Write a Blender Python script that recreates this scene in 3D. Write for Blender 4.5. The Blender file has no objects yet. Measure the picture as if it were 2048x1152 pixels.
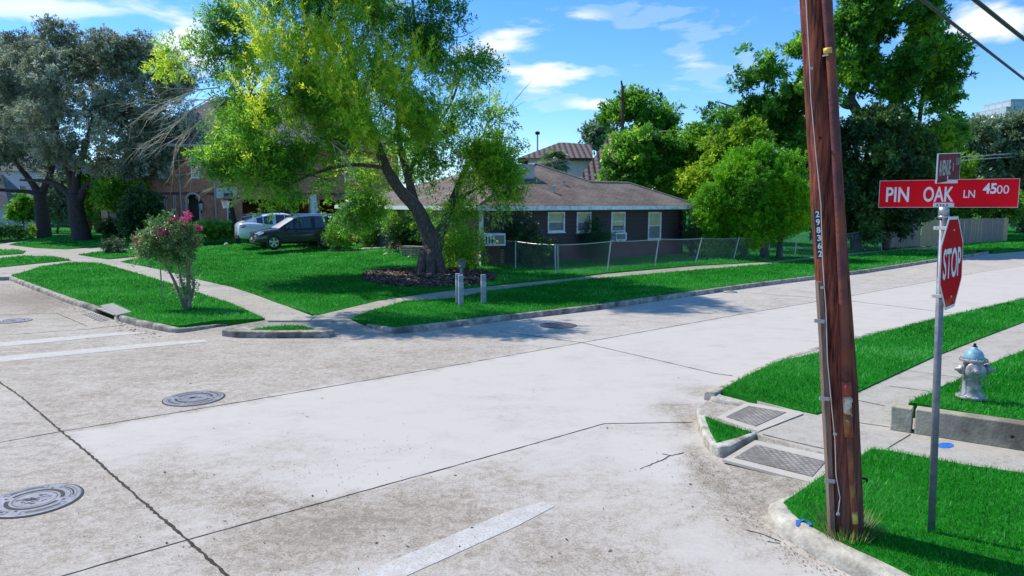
import bpy, math, random
import numpy as np
from mathutils import Vector, Matrix, noise
from mathutils.geometry import delaunay_2d_cdt, tessellate_polygon

random.seed(7)
rng = np.random.default_rng(7)
S = bpy.context.scene
COL = S.collection

# ------------------------------------------------------------------ camera
F = 1430.0                       # focal length in pixels of the 2048 wide photograph
CAMZ = 3.0
TH = math.atan(171.0 / F)        # downward pitch
cd = bpy.data.cameras.new('camera')
cd.sensor_width = 36.0
cd.lens = 36.0 * F / 2048.0
cd.clip_start = 0.1
cd.clip_end = 5000
cam = bpy.data.objects.new('camera', cd)
cam.location = (0, 0, CAMZ)
cam.rotation_euler = (math.pi / 2 - TH, 0, 0)
COL.objects.link(cam)
S.camera = cam
FW = Vector((0, math.cos(TH), -math.sin(TH)))
UP = Vector((0, math.sin(TH), math.cos(TH)))
RT = Vector((1, 0, 0))
CP = Vector((0, 0, CAMZ))

# ------------------------------------------------------------------ sun, sky, exposure
SUN_EL = 51.0
SUNDIR = Vector((-0.86, 0.51, 0)).normalized()          # horizontal direction towards the sun
el = math.radians(SUN_EL)
sv = Vector((SUNDIR.x * math.cos(el), SUNDIR.y * math.cos(el), math.sin(el)))
sl = bpy.data.lights.new('sun', 'SUN')
sl.energy = 3.6
sl.angle = math.radians(0.5)
sl.color = (1.0, 0.94, 0.84)
so = bpy.data.objects.new('sun', sl)
so.rotation_euler = sv.to_track_quat('Z', 'Y').to_euler()
so.location = (0, 0, 60)
COL.objects.link(so)

W = bpy.data.worlds.new('World')
S.world = W
W.use_nodes = True
wt = W.node_tree
wt.nodes.clear()
def wn(t, **k):
    n = wt.nodes.new(t)
    for a, b in k.items(): setattr(n, a, b)
    return n
sky = wn('ShaderNodeTexSky', sky_type='NISHITA', sun_disc=False)
sky.sun_elevation = el
sky.sun_rotation = math.atan2(SUNDIR.x, SUNDIR.y)
sky.altitude = 50
sky.air_density = 1.1
sky.dust_density = 0.0
sky.ozone_density = 3.2
tc = wn('ShaderNodeTexCoord')
hs = wn('ShaderNodeHueSaturation')
hs.inputs['Saturation'].default_value = 1.25
hs.inputs['Value'].default_value = 1.0
wt.links.new(sky.outputs[0], hs.inputs['Color'])
# clouds: soft noise, kept to patches of the sky
sep = wn('ShaderNodeSeparateXYZ'); wt.links.new(tc.outputs['Generated'], sep.inputs[0])
mp = wn('ShaderNodeMapping'); mp.inputs['Scale'].default_value = (1.0, 1.0, 3.4)
wt.links.new(tc.outputs['Generated'], mp.inputs[0])
nz = wn('ShaderNodeTexNoise'); nz.inputs['Scale'].default_value = 9.0
nz.inputs['Detail'].default_value = 9; nz.inputs['Roughness'].default_value = 0.55
nz.inputs['Distortion'].default_value = 0.3
wt.links.new(mp.outputs[0], nz.inputs['Vector'])
def pixdir(px, py):
    d = FW + RT * ((px - 1024) / F) + UP * ((576 - py) / F)
    return d.normalized()
clouds = [(1085, 152, 62, 20, 1.0), (1000, 92, 66, 22, 1.0), (1030, 148, 60, 22, .55), (365, 72, 42, 34, .95), (380, 110, 40, 25, .6),
          (1978, 42, 42, 22, .85), (1950, 30, 40, 16, .3), (1310, 180, 46, 12, .6), (1190, 207, 40, 9, .55),
          (1380, 124, 34, 10, .3), (1165, 32, 34, 9, .3), (60, 12, 150, 18, .4), (1300, 130, 30, 8, .22), (960, 60, 50, 20, .5)]
acc = None
for (cx, cy, rx, ry, amp) in clouds:
    c = pixdir(cx, cy)
    r = RT; u = c.cross(r).normalized(); u = -u if u.z < 0 else u
    vs = wn('ShaderNodeVectorMath', operation='SUBTRACT'); vs.inputs[1].default_value = c
    wt.links.new(tc.outputs['Generated'], vs.inputs[0])
    d1 = wn('ShaderNodeVectorMath', operation='DOT_PRODUCT'); d1.inputs[1].default_value = r * (F / rx)
    d2 = wn('ShaderNodeVectorMath', operation='DOT_PRODUCT'); d2.inputs[1].default_value = u * (F / ry)
    wt.links.new(vs.outputs[0], d1.inputs[0]); wt.links.new(vs.outputs[0], d2.inputs[0])
    cb = wn('ShaderNodeCombineXYZ'); wt.links.new(d1.outputs['Value'], cb.inputs[0]); wt.links.new(d2.outputs['Value'], cb.inputs[1])
    ln = wn('ShaderNodeVectorMath', operation='LENGTH'); wt.links.new(cb.outputs[0], ln.inputs[0])
    mr = wn('ShaderNodeMapRange'); mr.inputs['From Min'].default_value = 0.1; mr.inputs['From Max'].default_value = 1.75
    mr.inputs['To Min'].default_value = amp; mr.inputs['To Max'].default_value = 0.0
    wt.links.new(ln.outputs['Value'], mr.inputs['Value'])
    if acc is None: acc = mr.outputs[0]
    else:
        m = wn('ShaderNodeMath', operation='MAXIMUM'); wt.links.new(acc, m.inputs[0]); wt.links.new(mr.outputs[0], m.inputs[1]); acc = m.outputs[0]
m1 = wn('ShaderNodeMapRange'); m1.inputs['From Min'].default_value = 0.36; m1.inputs['From Max'].default_value = 0.62
m1.inputs['To Min'].default_value = -0.42; m1.inputs['To Max'].default_value = 0.42
wt.links.new(nz.outputs['Fac'], m1.inputs['Value'])
tint = wn('ShaderNodeMixRGB', blend_type='MULTIPLY'); tint.inputs['Fac'].default_value = 1; tr_ = wn('ShaderNodeMapRange', interpolation_type='SMOOTHSTEP'); tr_.inputs['From Min'].default_value = .28; tr_.inputs['From Max'].default_value = .75
wt.links.new(sep.outputs[2], tr_.inputs['Value'])
tm_ = wn('ShaderNodeMixRGB'); tm_.inputs['Color1'].default_value = (.52, .68, .98, 1); tm_.inputs['Color2'].default_value = (1.1, 1.04, 1.0, 1)
wt.links.new(tr_.outputs[0], tm_.inputs['Fac']); wt.links.new(tm_.outputs[0], tint.inputs['Color2'])
wt.links.new(hs.outputs[0], tint.inputs['Color1'])
m2 = wn('ShaderNodeMath', operation='ADD'); wt.links.new(acc, m2.inputs[0]); wt.links.new(m1.outputs[0], m2.inputs[1])
m3 = wn('ShaderNodeMapRange', interpolation_type='SMOOTHSTEP'); m3.inputs['From Min'].default_value = 0.22; m3.inputs['From Max'].default_value = 0.98
m3.inputs['To Max'].default_value = 0.92
wt.links.new(m2.outputs[0], m3.inputs['Value'])
mixc = wn('ShaderNodeMixRGB'); mixc.inputs['Color2'].default_value = (5.0, 5.15, 5.4, 1)
wt.links.new(m3.outputs[0], mixc.inputs['Fac']); wt.links.new(tint.outputs[0], mixc.inputs['Color1'])
bg = wn('ShaderNodeBackground'); bg.inputs['Strength'].default_value = 0.15
wt.links.new(mixc.outputs[0], bg.inputs['Color'])
wo = wn('ShaderNodeOutputWorld'); wt.links.new(bg.outputs[0], wo.inputs['Surface'])

S.view_settings.view_transform = 'Standard'
S.view_settings.look = 'None'
S.view_settings.gamma = 1
S.view_settings.exposure = 0.6
S.render.engine = 'CYCLES'
S.cycles.max_bounces = 6
S.cycles.diffuse_bounces = 3
S.cycles.glossy_bounces = 3
S.cycles.transmission_bounces = 4
S.cycles.transparent_max_bounces = 6

# ------------------------------------------------------------------ measuring helpers
def G(px, py, z=0.0):
    d = FW + RT * ((px - 1024) / F) + UP * ((576 - py) / F)
    t = (z - CAMZ) / d.z
    return CP + d * t
def D(px, py, depth):
    d = FW + RT * ((px - 1024) / F) + UP * ((576 - py) / F)
    return CP + d * (depth / d.y)
def proj(p):
    d = Vector(p) - CP
    zc = d.dot(FW)
    return 1024 + F * d.x / zc, 576 - F * d.dot(UP) / zc
def v2(p): return Vector((p[0], p[1]))
A0 = v2(G(854, 587.6, .14)); A1 = v2(G(1522, 525, .14))
B0 = v2(G(560, 608, .14)); B1 = v2(G(328, 541, .14))
AD = (A1 - A0).normalized(); BD = (B1 - B0).normalized()
AN = Vector((-AD.y, AD.x)); BN = Vector((BD.y, -BD.x))     # both point into the yard
def yz(x, y):
    p = Vector((x, y))
    d = min((p - A0).dot(AN), (p - B0).dot(BN))
    return 0.14 + 0.04 * max(0.0, min(13.0, d))
def GY(px, py):
    z = .3
    for i in range(40):
        p = G(px, py, z)
        z = .5 * z + .5 * yz(p.x, p.y)
    return Vector((p.x, p.y, yz(p.x, p.y)))

# ------------------------------------------------------------------ materials
MATS = {}
def newmat(name):
    m = bpy.data.materials.new(name); m.use_nodes = True
    nt = m.node_tree; nt.nodes.clear()
    out = nt.nodes.new('ShaderNodeOutputMaterial')
    b = nt.nodes.new('ShaderNodeBsdfPrincipled')
    nt.links.new(b.outputs[0], out.inputs['Surface'])
    return m, nt, b, out
def pm(name, c1, c2=None, scale=5, rough=.7, metal=0.0, bump=0.0, bscale=None, spec=.5, detail=6, lo=.35, hi=.65, stretch=None, coat=0, c3=None, s3=1.0, uv=False):
    if name in MATS: return MATS[name]
    m, nt, b, out = newmat(name)
    c2 = c2 or tuple(min(1, x * 1.25) for x in c1)
    tcn = nt.nodes.new('ShaderNodeTexCoord')
    src = tcn.outputs['UV' if uv else 'Object']
    if stretch:
        mpn = nt.nodes.new('ShaderNodeMapping'); mpn.inputs['Scale'].default_value = stretch
        nt.links.new(src, mpn.inputs[0]); src = mpn.outputs[0]
    n = nt.nodes.new('ShaderNodeTexNoise'); n.inputs['Scale'].default_value = scale; n.inputs['Detail'].default_value = detail
    n.inputs['Roughness'].default_value = .62
    nt.links.new(src, n.inputs['Vector'])
    r = nt.nodes.new('ShaderNodeValToRGB')
    r.color_ramp.elements[0].position = lo; r.color_ramp.elements[1].position = hi
    r.color_ramp.elements[0].color = (*c1, 1); r.color_ramp.elements[1].color = (*c2, 1)
    nt.links.new(n.outputs['Fac'], r.inputs['Fac'])
    col = r.outputs[0]
    if c3:
        n3 = nt.nodes.new('ShaderNodeTexNoise'); n3.inputs['Scale'].default_value = s3; n3.inputs['Detail'].default_value = 5
        nt.links.new(src, n3.inputs['Vector'])
        mr = nt.nodes.new('ShaderNodeMapRange'); mr.inputs['From Min'].default_value = .48; mr.inputs['From Max'].default_value = .66
        nt.links.new(n3.outputs['Fac'], mr.inputs['Value'])
        mx = nt.nodes.new('ShaderNodeMixRGB'); mx.inputs['Color2'].default_value = (*c3, 1)
        nt.links.new(mr.outputs[0], mx.inputs['Fac']); nt.links.new(col, mx.inputs['Color1']); col = mx.outputs[0]
    nt.links.new(col, b.inputs['Base Color'])
    b.inputs['Roughness'].default_value = rough
    b.inputs['Metallic'].default_value = metal
    b.inputs['Specular IOR Level'].default_value = spec
    if coat: b.inputs['Coat Weight'].default_value = coat
    if bump:
        nb = nt.nodes.new('ShaderNodeTexNoise'); nb.inputs['Scale'].default_value = bscale or scale * 4; nb.inputs['Detail'].default_value = 6
        nt.links.new(src, nb.inputs['Vector'])
        bp = nt.nodes.new('ShaderNodeBump'); bp.inputs['Strength'].default_value = bump; bp.inputs['Distance'].default_value = .02
        nt.links.new(nb.outputs['Fac'], bp.inputs['Height']); nt.links.new(bp.outputs[0], b.inputs['Normal'])
    MATS[name] = m
    return m
def leafmat(name, cA, cB, cC=None, rough=.5, trans=.35, spec=.4):
    """cA dark, cB light by the per-leaf attribute 'tint'; thin translucent leaves"""
    if name in MATS: return MATS[name]
    m, nt, b, out = newmat(name)
    at = nt.nodes.new('ShaderNodeAttribute'); at.attribute_name = 'tint'
    r = nt.nodes.new('ShaderNodeValToRGB')
    r.color_ramp.elements[0].color = (*cA, 1); r.color_ramp.elements[1].color = (*cB, 1)
    if cC:
        r.color_ramp.elements[1].position = .6
        e = r.color_ramp.elements.new(1.0); e.color = (*cC, 1)
    nt.links.new(at.outputs['Fac'], r.inputs['Fac'])
    nt.links.new(r.outputs[0], b.inputs['Base Color'])
    b.inputs['Roughness'].default_value = rough
    b.inputs['Specular IOR Level'].default_value = spec
    t = nt.nodes.new('ShaderNodeBsdfTranslucent')
    hv = nt.nodes.new('ShaderNodeHueSaturation'); hv.inputs['Value'].default_value = 1.5; hv.inputs['Hue'].default_value = .49
    nt.links.new(r.outputs[0], hv.inputs['Color']); nt.links.new(hv.outputs[0], t.inputs['Color'])
    mx = nt.nodes.new('ShaderNodeMixShader'); mx.inputs['Fac'].default_value = trans
    nt.links.new(b.outputs[0], mx.inputs[1]); nt.links.new(t.outputs[0], mx.inputs[2])
    nt.links.new(mx.outputs[0], out.inputs['Surface'])
    MATS[name] = m
    return m
def brickmat(name, c1, c2, mortar, bw=.215, bh=.075, ms=.012, rough=.85, off=.5, bump=.4):
    if name in MATS: return MATS[name]
    m, nt, b, out = newmat(name)
    t = nt.nodes.new('ShaderNodeTexCoord')
    br = nt.nodes.new('ShaderNodeTexBrick'); br.inputs['Scale'].default_value = 1.0
    br.inputs['Brick Width'].default_value = bw; br.inputs['Row Height'].default_value = bh
    br.inputs['Mortar Size'].default_value = ms; br.offset = off
    br.inputs['Color1'].default_value = (*c1, 1); br.inputs['Color2'].default_value = (*c2, 1); br.inputs['Mortar'].default_value = (*mortar, 1)
    nt.links.new(t.outputs['UV'], br.inputs['Vector'])
    n = nt.nodes.new('ShaderNodeTexNoise'); n.inputs['Scale'].default_value = 2.2; n.inputs['Detail'].default_value = 8
    nt.links.new(t.outputs['UV'], n.inputs['Vector'])
    mr = nt.nodes.new('ShaderNodeMapRange'); mr.inputs['From Min'].default_value = .3; mr.inputs['From Max'].default_value = .7
    mr.inputs['To Min'].default_value = .7; mr.inputs['To Max'].default_value = 1.25
    nt.links.new(n.outputs['Fac'], mr.inputs['Value'])
    mul = nt.nodes.new('ShaderNodeVectorMath'); mul.operation = 'SCALE'
    nt.links.new(br.outputs['Color'], mul.inputs[0]); nt.links.new(mr.outputs[0], mul.inputs['Scale'])
    nt.links.new(mul.outputs[0], b.inputs['Base Color'])
    b.inputs['Roughness'].default_value = rough
    bp = nt.nodes.new('ShaderNodeBump'); bp.inputs['Strength'].default_value = bump; bp.inputs['Distance'].default_value = .01
    inv = nt.nodes.new('ShaderNodeMath'); inv.operation = 'SUBTRACT'; inv.inputs[0].default_value = 1
    nt.links.new(br.outputs['Fac'], inv.inputs[1]); nt.links.new(inv.outputs[0], bp.inputs['Height'])
    nt.links.new(bp.outputs[0], b.inputs['Normal'])
    MATS[name] = m
    return m

# ------------------------------------------------------------------ object helpers
def tag(o, label=None, cat=None, group=None, kind=None):
    if label: o['label'] = label
    if cat: o['category'] = cat
    if group: o['group'] = group
    if kind: o['kind'] = kind
    return o
def empty(name, loc, label, cat, group=None, rz=0.0):
    o = bpy.data.objects.new(name, None)
    o.empty_display_size = .2
    o.location = loc; o.rotation_euler = (0, 0, rz)
    COL.objects.link(o)
    return tag(o, label, cat, group)
ORG = {}
def finish(o, mesh_obj_parent):
    COL.objects.link(o)
    if mesh_obj_parent is not None: o.parent = mesh_obj_parent
def rootloc(o):
    while o.parent is not None: o = o.parent
    return Vector(o.location)
def auto_uv(me):
    n = len(me.loops)
    if n == 0: return
    uvl = me.uv_layers.new(name='UVMap')
    co = np.empty(len(me.vertices) * 3, 'f'); me.vertices.foreach_get('co', co); co = co.reshape(-1, 3)
    lv = np.empty(n, 'i'); me.loops.foreach_get('vertex_index', lv)
    pn = np.empty(len(me.polygons) * 3, 'f'); me.polygons.foreach_get('normal', pn); pn = pn.reshape(-1, 3)
    lt = np.empty(len(me.polygons), 'i'); me.polygons.foreach_get('loop_total', lt)
    ln = np.repeat(pn, lt, axis=0)
    p = co[lv]
    h = np.hypot(ln[:, 0], ln[:, 1])
    tx = np.where(h > 1e-6, -ln[:, 1] / np.maximum(h, 1e-6), 1.0); ty = np.where(h > 1e-6, ln[:, 0] / np.maximum(h, 1e-6), 0.0)
    # keep the horizontal tangent pointing one way so both faces of a wall agree
    flat = np.abs(ln[:, 2]) > .98
    u = np.where(flat, p[:, 0], p[:, 0] * tx + p[:, 1] * ty)
    sl_ = np.sqrt(np.maximum(1e-6, 1 - ln[:, 2] ** 2))
    v = np.where(flat, p[:, 1], p[:, 2] / np.maximum(sl_, .2))
    uv = np.stack([u, v], 1).astype('f')
    uvl.data.foreach_set('uv', uv.ravel())
class MB:
    def __init__(s): s.v = []; s.f = []; s.t = []
    def add(s, vs, fs, tint=None):
        b = len(s.v); s.v.extend([tuple(x) for x in vs]); s.f.extend([tuple(b + i for i in f) for f in fs])
        if tint is not None: s.t.extend([tint] * len(fs))
        return s
    def box(s, c, sz, rz=0.0):
        c = Vector(c); hx, hy, hz = sz[0] / 2, sz[1] / 2, sz[2] / 2
        R = Matrix.Rotation(rz, 3, 'Z')
        vs = [c + R @ Vector((x * hx, y * hy, z * hz)) for z in (-1, 1) for x, y in ((-1, -1), (1, -1), (1, 1), (-1, 1))]
        return s.add(vs, [(3, 2, 1, 0), (4, 5, 6, 7), (0, 1, 5, 4), (1, 2, 6, 5), (2, 3, 7, 6), (3, 0, 4, 7)])
    def fbox(s, o, a, b, c):
        """box from corner o along vectors a, b, c"""
        o, a, b, c = map(Vector, (o, a, b, c))
        vs = [o, o + a, o + a + b, o + b, o + c, o + a + c, o + a + b + c, o + b + c]
        fs = [(3, 2, 1, 0), (4, 5, 6, 7), (0, 1, 5, 4), (1, 2, 6, 5), (2, 3, 7, 6), (3, 0, 4, 7)]
        if a.cross(b).dot(c) < 0: fs = [tuple(reversed(f)) for f in fs]
        return s.add(vs, fs)
    def tube(s, pts, rad, n=8, cap=True, jit=0.0):
        pts = [Vector(p) for p in pts]
        if not hasattr(rad, '__len__'): rad = [rad] * len(pts)
        vs = []; fs = []
        ref = Vector((0.13, .97, .2)).normalized()
        for i, p in enumerate(pts):
            if i == 0: t = pts[1] - p
            elif i == len(pts) - 1: t = p - pts[i - 1]
            else: t = (pts[i + 1] - pts[i]).normalized() + (p - pts[i - 1]).normalized()
            if t.length < 1e-9: t = Vector((0, 0, 1))
            t.normalize()
            r_ = ref if abs(t.dot(ref)) < .93 else Vector((1, 0, 0))
            x = t.cross(r_).normalized(); y = t.cross(x)
            for k in range(n):
                a = 2 * math.pi * k / n
                rr = rad[i] * (1 + (random.uniform(-jit, jit) if jit else 0))
                vs.append(p + x * math.cos(a) * rr + y * math.sin(a) * rr)
        for i in range(len(pts) - 1):
            for k in range(n):
                k2 = (k + 1) % n
                fs.append((i * n + k, (i + 1) * n + k, (i + 1) * n + k2, i * n + k2))
        if cap:
            fs.append(tuple(range(n))); fs.append(tuple(reversed(range((len(pts) - 1) * n, len(pts) * n))))
        return s.add(vs, fs)
    def lathe(s, c, prof, n=24, axis=None, cap=True):
        """prof: (radius, height) along axis"""
        c = Vector(c); ax = Vector(axis or (0, 0, 1)).normalized()
        r_ = Vector((0, 0, 1)) if abs(ax.z) < .9 else Vector((1, 0, 0))
        x = ax.cross(r_).normalized(); y = ax.cross(x)
        vs = []; fs = []
        for (r, h) in prof:
            for k in range(n):
                a = 2 * math.pi * k / n
                vs.append(c + ax * h + x * math.cos(a) * r + y * math.sin(a) * r)
        for i in range(len(prof) - 1):
            for k in range(n):
                k2 = (k + 1) % n
                fs.append((i * n + k, (i + 1) * n + k, (i + 1) * n + k2, i * n + k2))
        if cap:
            fs.append(tuple(range(n))); fs.append(tuple(reversed(range((len(prof) - 1) * n, len(prof) * n))))
        return s.add(vs, fs)
    def slab(s, poly, thick=.2):
        """closed slab: poly is a list of 3D points (top), sides go down"""
        tris = tessellate_polygon([[Vector((p[0], p[1], 0)) for p in poly]])
        n = len(poly)
        vs = [Vector(p) for p in poly] + [Vector((p[0], p[1], p[2] - thick)) for p in poly]
        fs = []
        for t in tris:
            a, b, c = (Vector(poly[i]) for i in t)
            fs.append(tuple(t) if (b - a).cross(c - a).z > 0 else tuple(reversed(t)))
        area = sum(poly[i][0] * poly[(i + 1) % n][1] - poly[(i + 1) % n][0] * poly[i][1] for i in range(n))
        for i in range(n):
            j = (i + 1) % n
            fs.append((i, n + i, n + j, j) if area > 0 else (j, n + j, n + i, i))
        return s.add(vs, fs)
    def build(s, name, mat, parent=None, local=False, smooth=False, bevel=0.0, fix=False):
        off = rootloc(parent) if (parent is not None and not local) else Vector((0, 0, 0))
        me = bpy.data.meshes.new(name)
        vs = [(v[0] - off.x, v[1] - off.y, v[2] - off.z) for v in s.v] if off.length else s.v
        me.from_pydata(vs, [], s.f)
        me.update()
        if fix:
            import bmesh
            bm = bmesh.new(); bm.from_mesh(me); bmesh.ops.remove_doubles(bm, verts=bm.verts, dist=1e-5); bmesh.ops.recalc_face_normals(bm, faces=bm.faces); bm.to_mesh(me); bm.free()
        auto_uv(me)
        if s.t:
            at = me.attributes.new('tint', 'FLOAT', 'FACE'); at.data.foreach_set('value', np.array(s.t, 'f'))
        if mat: me.materials.append(mat)
        if smooth: me.polygons.foreach_set('use_smooth', [True] * len(me.polygons))
        o = bpy.data.objects.new(name, me)
        finish(o, parent)
        if bevel:
            bv = o.modifiers.new('bevel', 'BEVEL'); bv.width = bevel; bv.segments = 2; bv.limit_method = 'ANGLE'
        return o
def fast_mesh(name, verts, nper, tint, mat, parent=None, local=False):
    """verts: (n, nper, 3) array, one face each"""
    verts = np.asarray(verts, 'f')
    n = verts.shape[0]
    if parent is not None and not local:
        verts = verts - np.array(rootloc(parent), 'f')
    me = bpy.data.meshes.new(name)
    me.vertices.add(n * nper); me.vertices.foreach_set('co', verts.reshape(-1))
    me.loops.add(n * nper); me.loops.foreach_set('vertex_index', np.arange(n * nper, dtype='i'))
    me.polygons.add(n); me.polygons.foreach_set('loop_start', np.arange(0, n * nper, nper, dtype='i'))
    me.update(calc_edges=True)
    if tint is not None:
        at = me.attributes.new('tint', 'FLOAT', 'FACE'); at.data.foreach_set('value', np.asarray(tint, 'f'))
    me.materials.append(mat)
    o = bpy.data.objects.new(name, me)
    finish(o, parent)
    return o
def copy_tree(o, parent=None):
    c = o.copy(); COL.objects.link(c); c.parent = parent
    for ch in list(o.children): copy_tree(ch, c)
    return c
def densify(poly, step):
    out = []
    n = len(poly)
    for i in range(n):
        a = Vector(poly[i]); b = Vector(poly[(i + 1) % n])
        k = max(1, int((b - a).length / step))
        for j in range(k): out.append(a.lerp(b, j / k))
    return out
def inpoly(x, y, poly):
    x = np.asarray(x); y = np.asarray(y)
    c = np.zeros(x.shape, bool)
    n = len(poly); j = n - 1
    for i in range(n):
        xi, yi = poly[i][0], poly[i][1]; xj, yj = poly[j][0], poly[j][1]
        if yi != yj:
            c ^= ((yi > y) != (yj > y)) & (x < (xj - xi) * (y - yi) / (yj - yi) + xi)
        j = i
    return c
def sheet_mesh(poly, zf, step, skirt=.2, dens=None):
    """triangulated sheet over a world polygon with heights zf(x, y); returns verts, tris, skirts"""
    P = densify([(p[0], p[1], 0) for p in poly], dens or step)
    xs = [p.x for p in P]; ys = [p.y for p in P]
    gx = np.arange(min(xs), max(xs), step); gy = np.arange(min(ys), max(ys), step)
    X, Y = np.meshgrid(gx, gy); X = X.ravel() + rng.uniform(-.1, .1, X.size) * step; Y = Y.ravel() + rng.uniform(-.1, .1, Y.size) * step
    k = inpoly(X, Y, [(p.x, p.y) for p in P])
    pts = [Vector((p.x, p.y)) for p in P] + [Vector((a, b)) for a, b in zip(X[k], Y[k])]
    n = len(P)
    r = delaunay_2d_cdt(pts, [(i, (i + 1) % n) for i in range(n)], [], 1, 1e-4)
    vs = [Vector((v.x, v.y, zf(v.x, v.y))) for v in r[0]]
    fs = []
    for f in r[2]:
        a, b, c = vs[f[0]], vs[f[1]], vs[f[2]]
        fs.append(tuple(f) if (b - a).cross(c - a).z > 0 else tuple(reversed(f)))
    tri = list(fs)
    if skirt:
        b0 = len(vs)
        cnt = {}
        for f in tri:
            for i in range(3):
                e = (f[i], f[(i + 1) % 3]); cnt[e] = 1
        for (a, b) in list(cnt):
            if (b, a) not in cnt:
                k = len(vs)
                vs.append(vs[a] - Vector((0, 0, skirt))); vs.append(vs[b] - Vector((0, 0, skirt)))
                fs.append((a, k, k + 1, b))
    return vs, fs, tri
LAWNS = []
def lawn(name, poly, zf, step, mat, blades=True, label=None):
    vs, fs, tri = sheet_mesh(poly, zf, step)
    m = MB(); m.add(vs, fs)
    o = m.build(name, mat)
    tag(o, kind='structure')
    if blades: LAWNS.append((vs, tri))
    return o

# ------------------------------------------------------------------ ground materials
def concrete_tone(name, dark, mid, pale, grain=1.0):
    m, nt, b, out = newmat(name)
    tcn = nt.nodes.new('ShaderNodeTexCoord'); src = tcn.outputs['Object']
    def nzz(scale, det=6, ro=.6, st=None, dist=0):
        s_ = src
        if st:
            q = nt.nodes.new('ShaderNodeMapping'); q.inputs['Scale'].default_value = st
            q.inputs['Rotation'].default_value = (0, 0, -math.atan2(AD.y, AD.x))
            nt.links.new(src, q.inputs[0]); s_ = q.outputs[0]
        n = nt.nodes.new('ShaderNodeTexNoise'); n.inputs['Scale'].default_value = scale; n.inputs['Detail'].default_value = det
        n.inputs['Roughness'].default_value = ro; n.inputs['Distortion'].default_value = dist; nt.links.new(s_, n.inputs['Vector']); return n.outputs['Fac']
    def math_(op, a, bb):
        n = nt.nodes.new('ShaderNodeMath'); n.operation = op
        for i, q in enumerate((a, bb)):
            if hasattr(q, 'node'): nt.links.new(q, n.inputs[i])
            else: n.inputs[i].default_value = q
        return n.outputs[0]
    def mrr(a, lo, hi, t0, t1):
        n = nt.nodes.new('ShaderNodeMapRange'); nt.links.new(a, n.inputs['Value'])
        n.inputs['From Min'].default_value = lo; n.inputs['From Max'].default_value = hi
        n.inputs['To Min'].default_value = t0; n.inputs['To Max'].default_value = t1
        return n.outputs[0]
    at = nt.nodes.new('ShaderNodeAttribute'); at.attribute_name = 'tone'
    big = mrr(nzz(.55, 7, .6, None, .6), .35, .65, -.10, .10)
    med = mrr(nzz(2.6, 9, .68, (0.6, 1.0, 1), .4), .34, .66, -.16, .16)
    fine = mrr(nzz(38, 9, .85), .36, .64, -.5, .5)
    mott = mrr(nzz(9, 8, .75, None, .5), .40, .60, -.22, .22)
    t = math_('ADD', at.outputs['Fac'], big); t = math_('ADD', t, med); wr = mrr(t, .55, 1.0, 1.0, .12); t2 = math_('ADD', t, math_('MULTIPLY', math_('ADD', fine, mott), wr))
    r = nt.nodes.new('ShaderNodeValToRGB')
    e = r.color_ramp.elements
    e[0].position = 0.0; e[0].color = (*dark, 1); e[1].position = 1.0; e[1].color = (*pale, 1)
    q = e.new(.5); q.color = (*mid, 1); q = e.new(.78); q.color = tuple(p * .93 for p in pale) + (1,)
    nt.links.new(t2, r.inputs['Fac'])
    # fine dark specks, only where the surface is worn
    sp = nzz(95, 3, .6); spm = mrr(sp, .36, .44, .55, 1.0)
    sp2 = mrr(nzz(55, 3, .6), .66, .72, 1.0, 1.18)
    worn = mrr(t, .55, 1.0, 1.0, 0.0)
    mx = nt.nodes.new('ShaderNodeMixRGB'); mx.blend_type = 'MULTIPLY'
    nt.links.new(worn, mx.inputs['Fac']); nt.links.new(r.outputs[0], mx.inputs['Color1'])
    cc = nt.nodes.new('ShaderNodeCombineXYZ'); mm = math_('MULTIPLY', spm, sp2)
    for i in range(3): nt.links.new(mm, cc.inputs[i])
    nt.links.new(cc.outputs[0], mx.inputs['Color2'])
    nt.links.new(mx.outputs[0], b.inputs['Base Color'])
    b.inputs['Roughness'].default_value = .88; b.inputs['Specular IOR Level'].default_value = .25
    bp = nt.nodes.new('ShaderNodeBump'); bp.inputs['Strength'].default_value = .28; bp.inputs['Distance'].default_value = .006
    nt.links.new(nzz(70, 8, .75), bp.inputs['Height']); nt.links.new(bp.outputs[0], b.inputs['Normal'])
    return m
M_ROAD = concrete_tone('road_concrete', (.235, .195, .15), (.385, .338, .275), (.49, .448, .395))
M_WALK = concrete_tone('sidewalk_concrete', (.19, .16, .12), (.35, .31, .25), (.44, .405, .345))
M_KERB = pm('kerb_concrete', (.16, .135, .10), (.44, .40, .32), scale=7, rough=.9, bump=.6, bscale=30, detail=9, lo=.34, hi=.62, c3=(.10, .09, .07), s3=2.2)
M_KERB2 = pm('pale_kerb_concrete', (.30, .27, .21), (.55, .51, .42), scale=6, rough=.9, bump=.5, bscale=30, detail=9, c3=(.20, .17, .12), s3=4)
M_JOINT = pm('joint_dirt', (.02, .018, .013), (.07, .06, .04), scale=20, rough=1)
M_SOIL = pm('lawn_base', (.008, .12, .008), (.015, .19, .012), scale=9, rough=.95, detail=10, bump=.5, bscale=60, spec=.1)
M_FARGRASS = pm('far_grass', (.010, .10, .010), (.02, .16, .015), scale=3, rough=.95, detail=10, spec=.1)
M_BLADE = leafmat('grass_blade', (.004, .14, .004), (.010, .33, .010), (.17, .48, .13), rough=.6, trans=.3, spec=.2)
M_DARK = pm('dark_void', (.006, .006, .006), (.012, .012, .012), rough=.9)
M_WHITE = pm('white_paint', (.74, .76, .73), (.84, .86, .83), scale=3, rough=.5, c3=(.5, .52, .5), s3=6)
M_ROADPAINT = pm('worn_road_paint', (.40, .375, .33), (.52, .50, .47), scale=6, rough=.85, detail=12, lo=.3, hi=.6, c3=(.35, .31, .26), s3=45)
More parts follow.
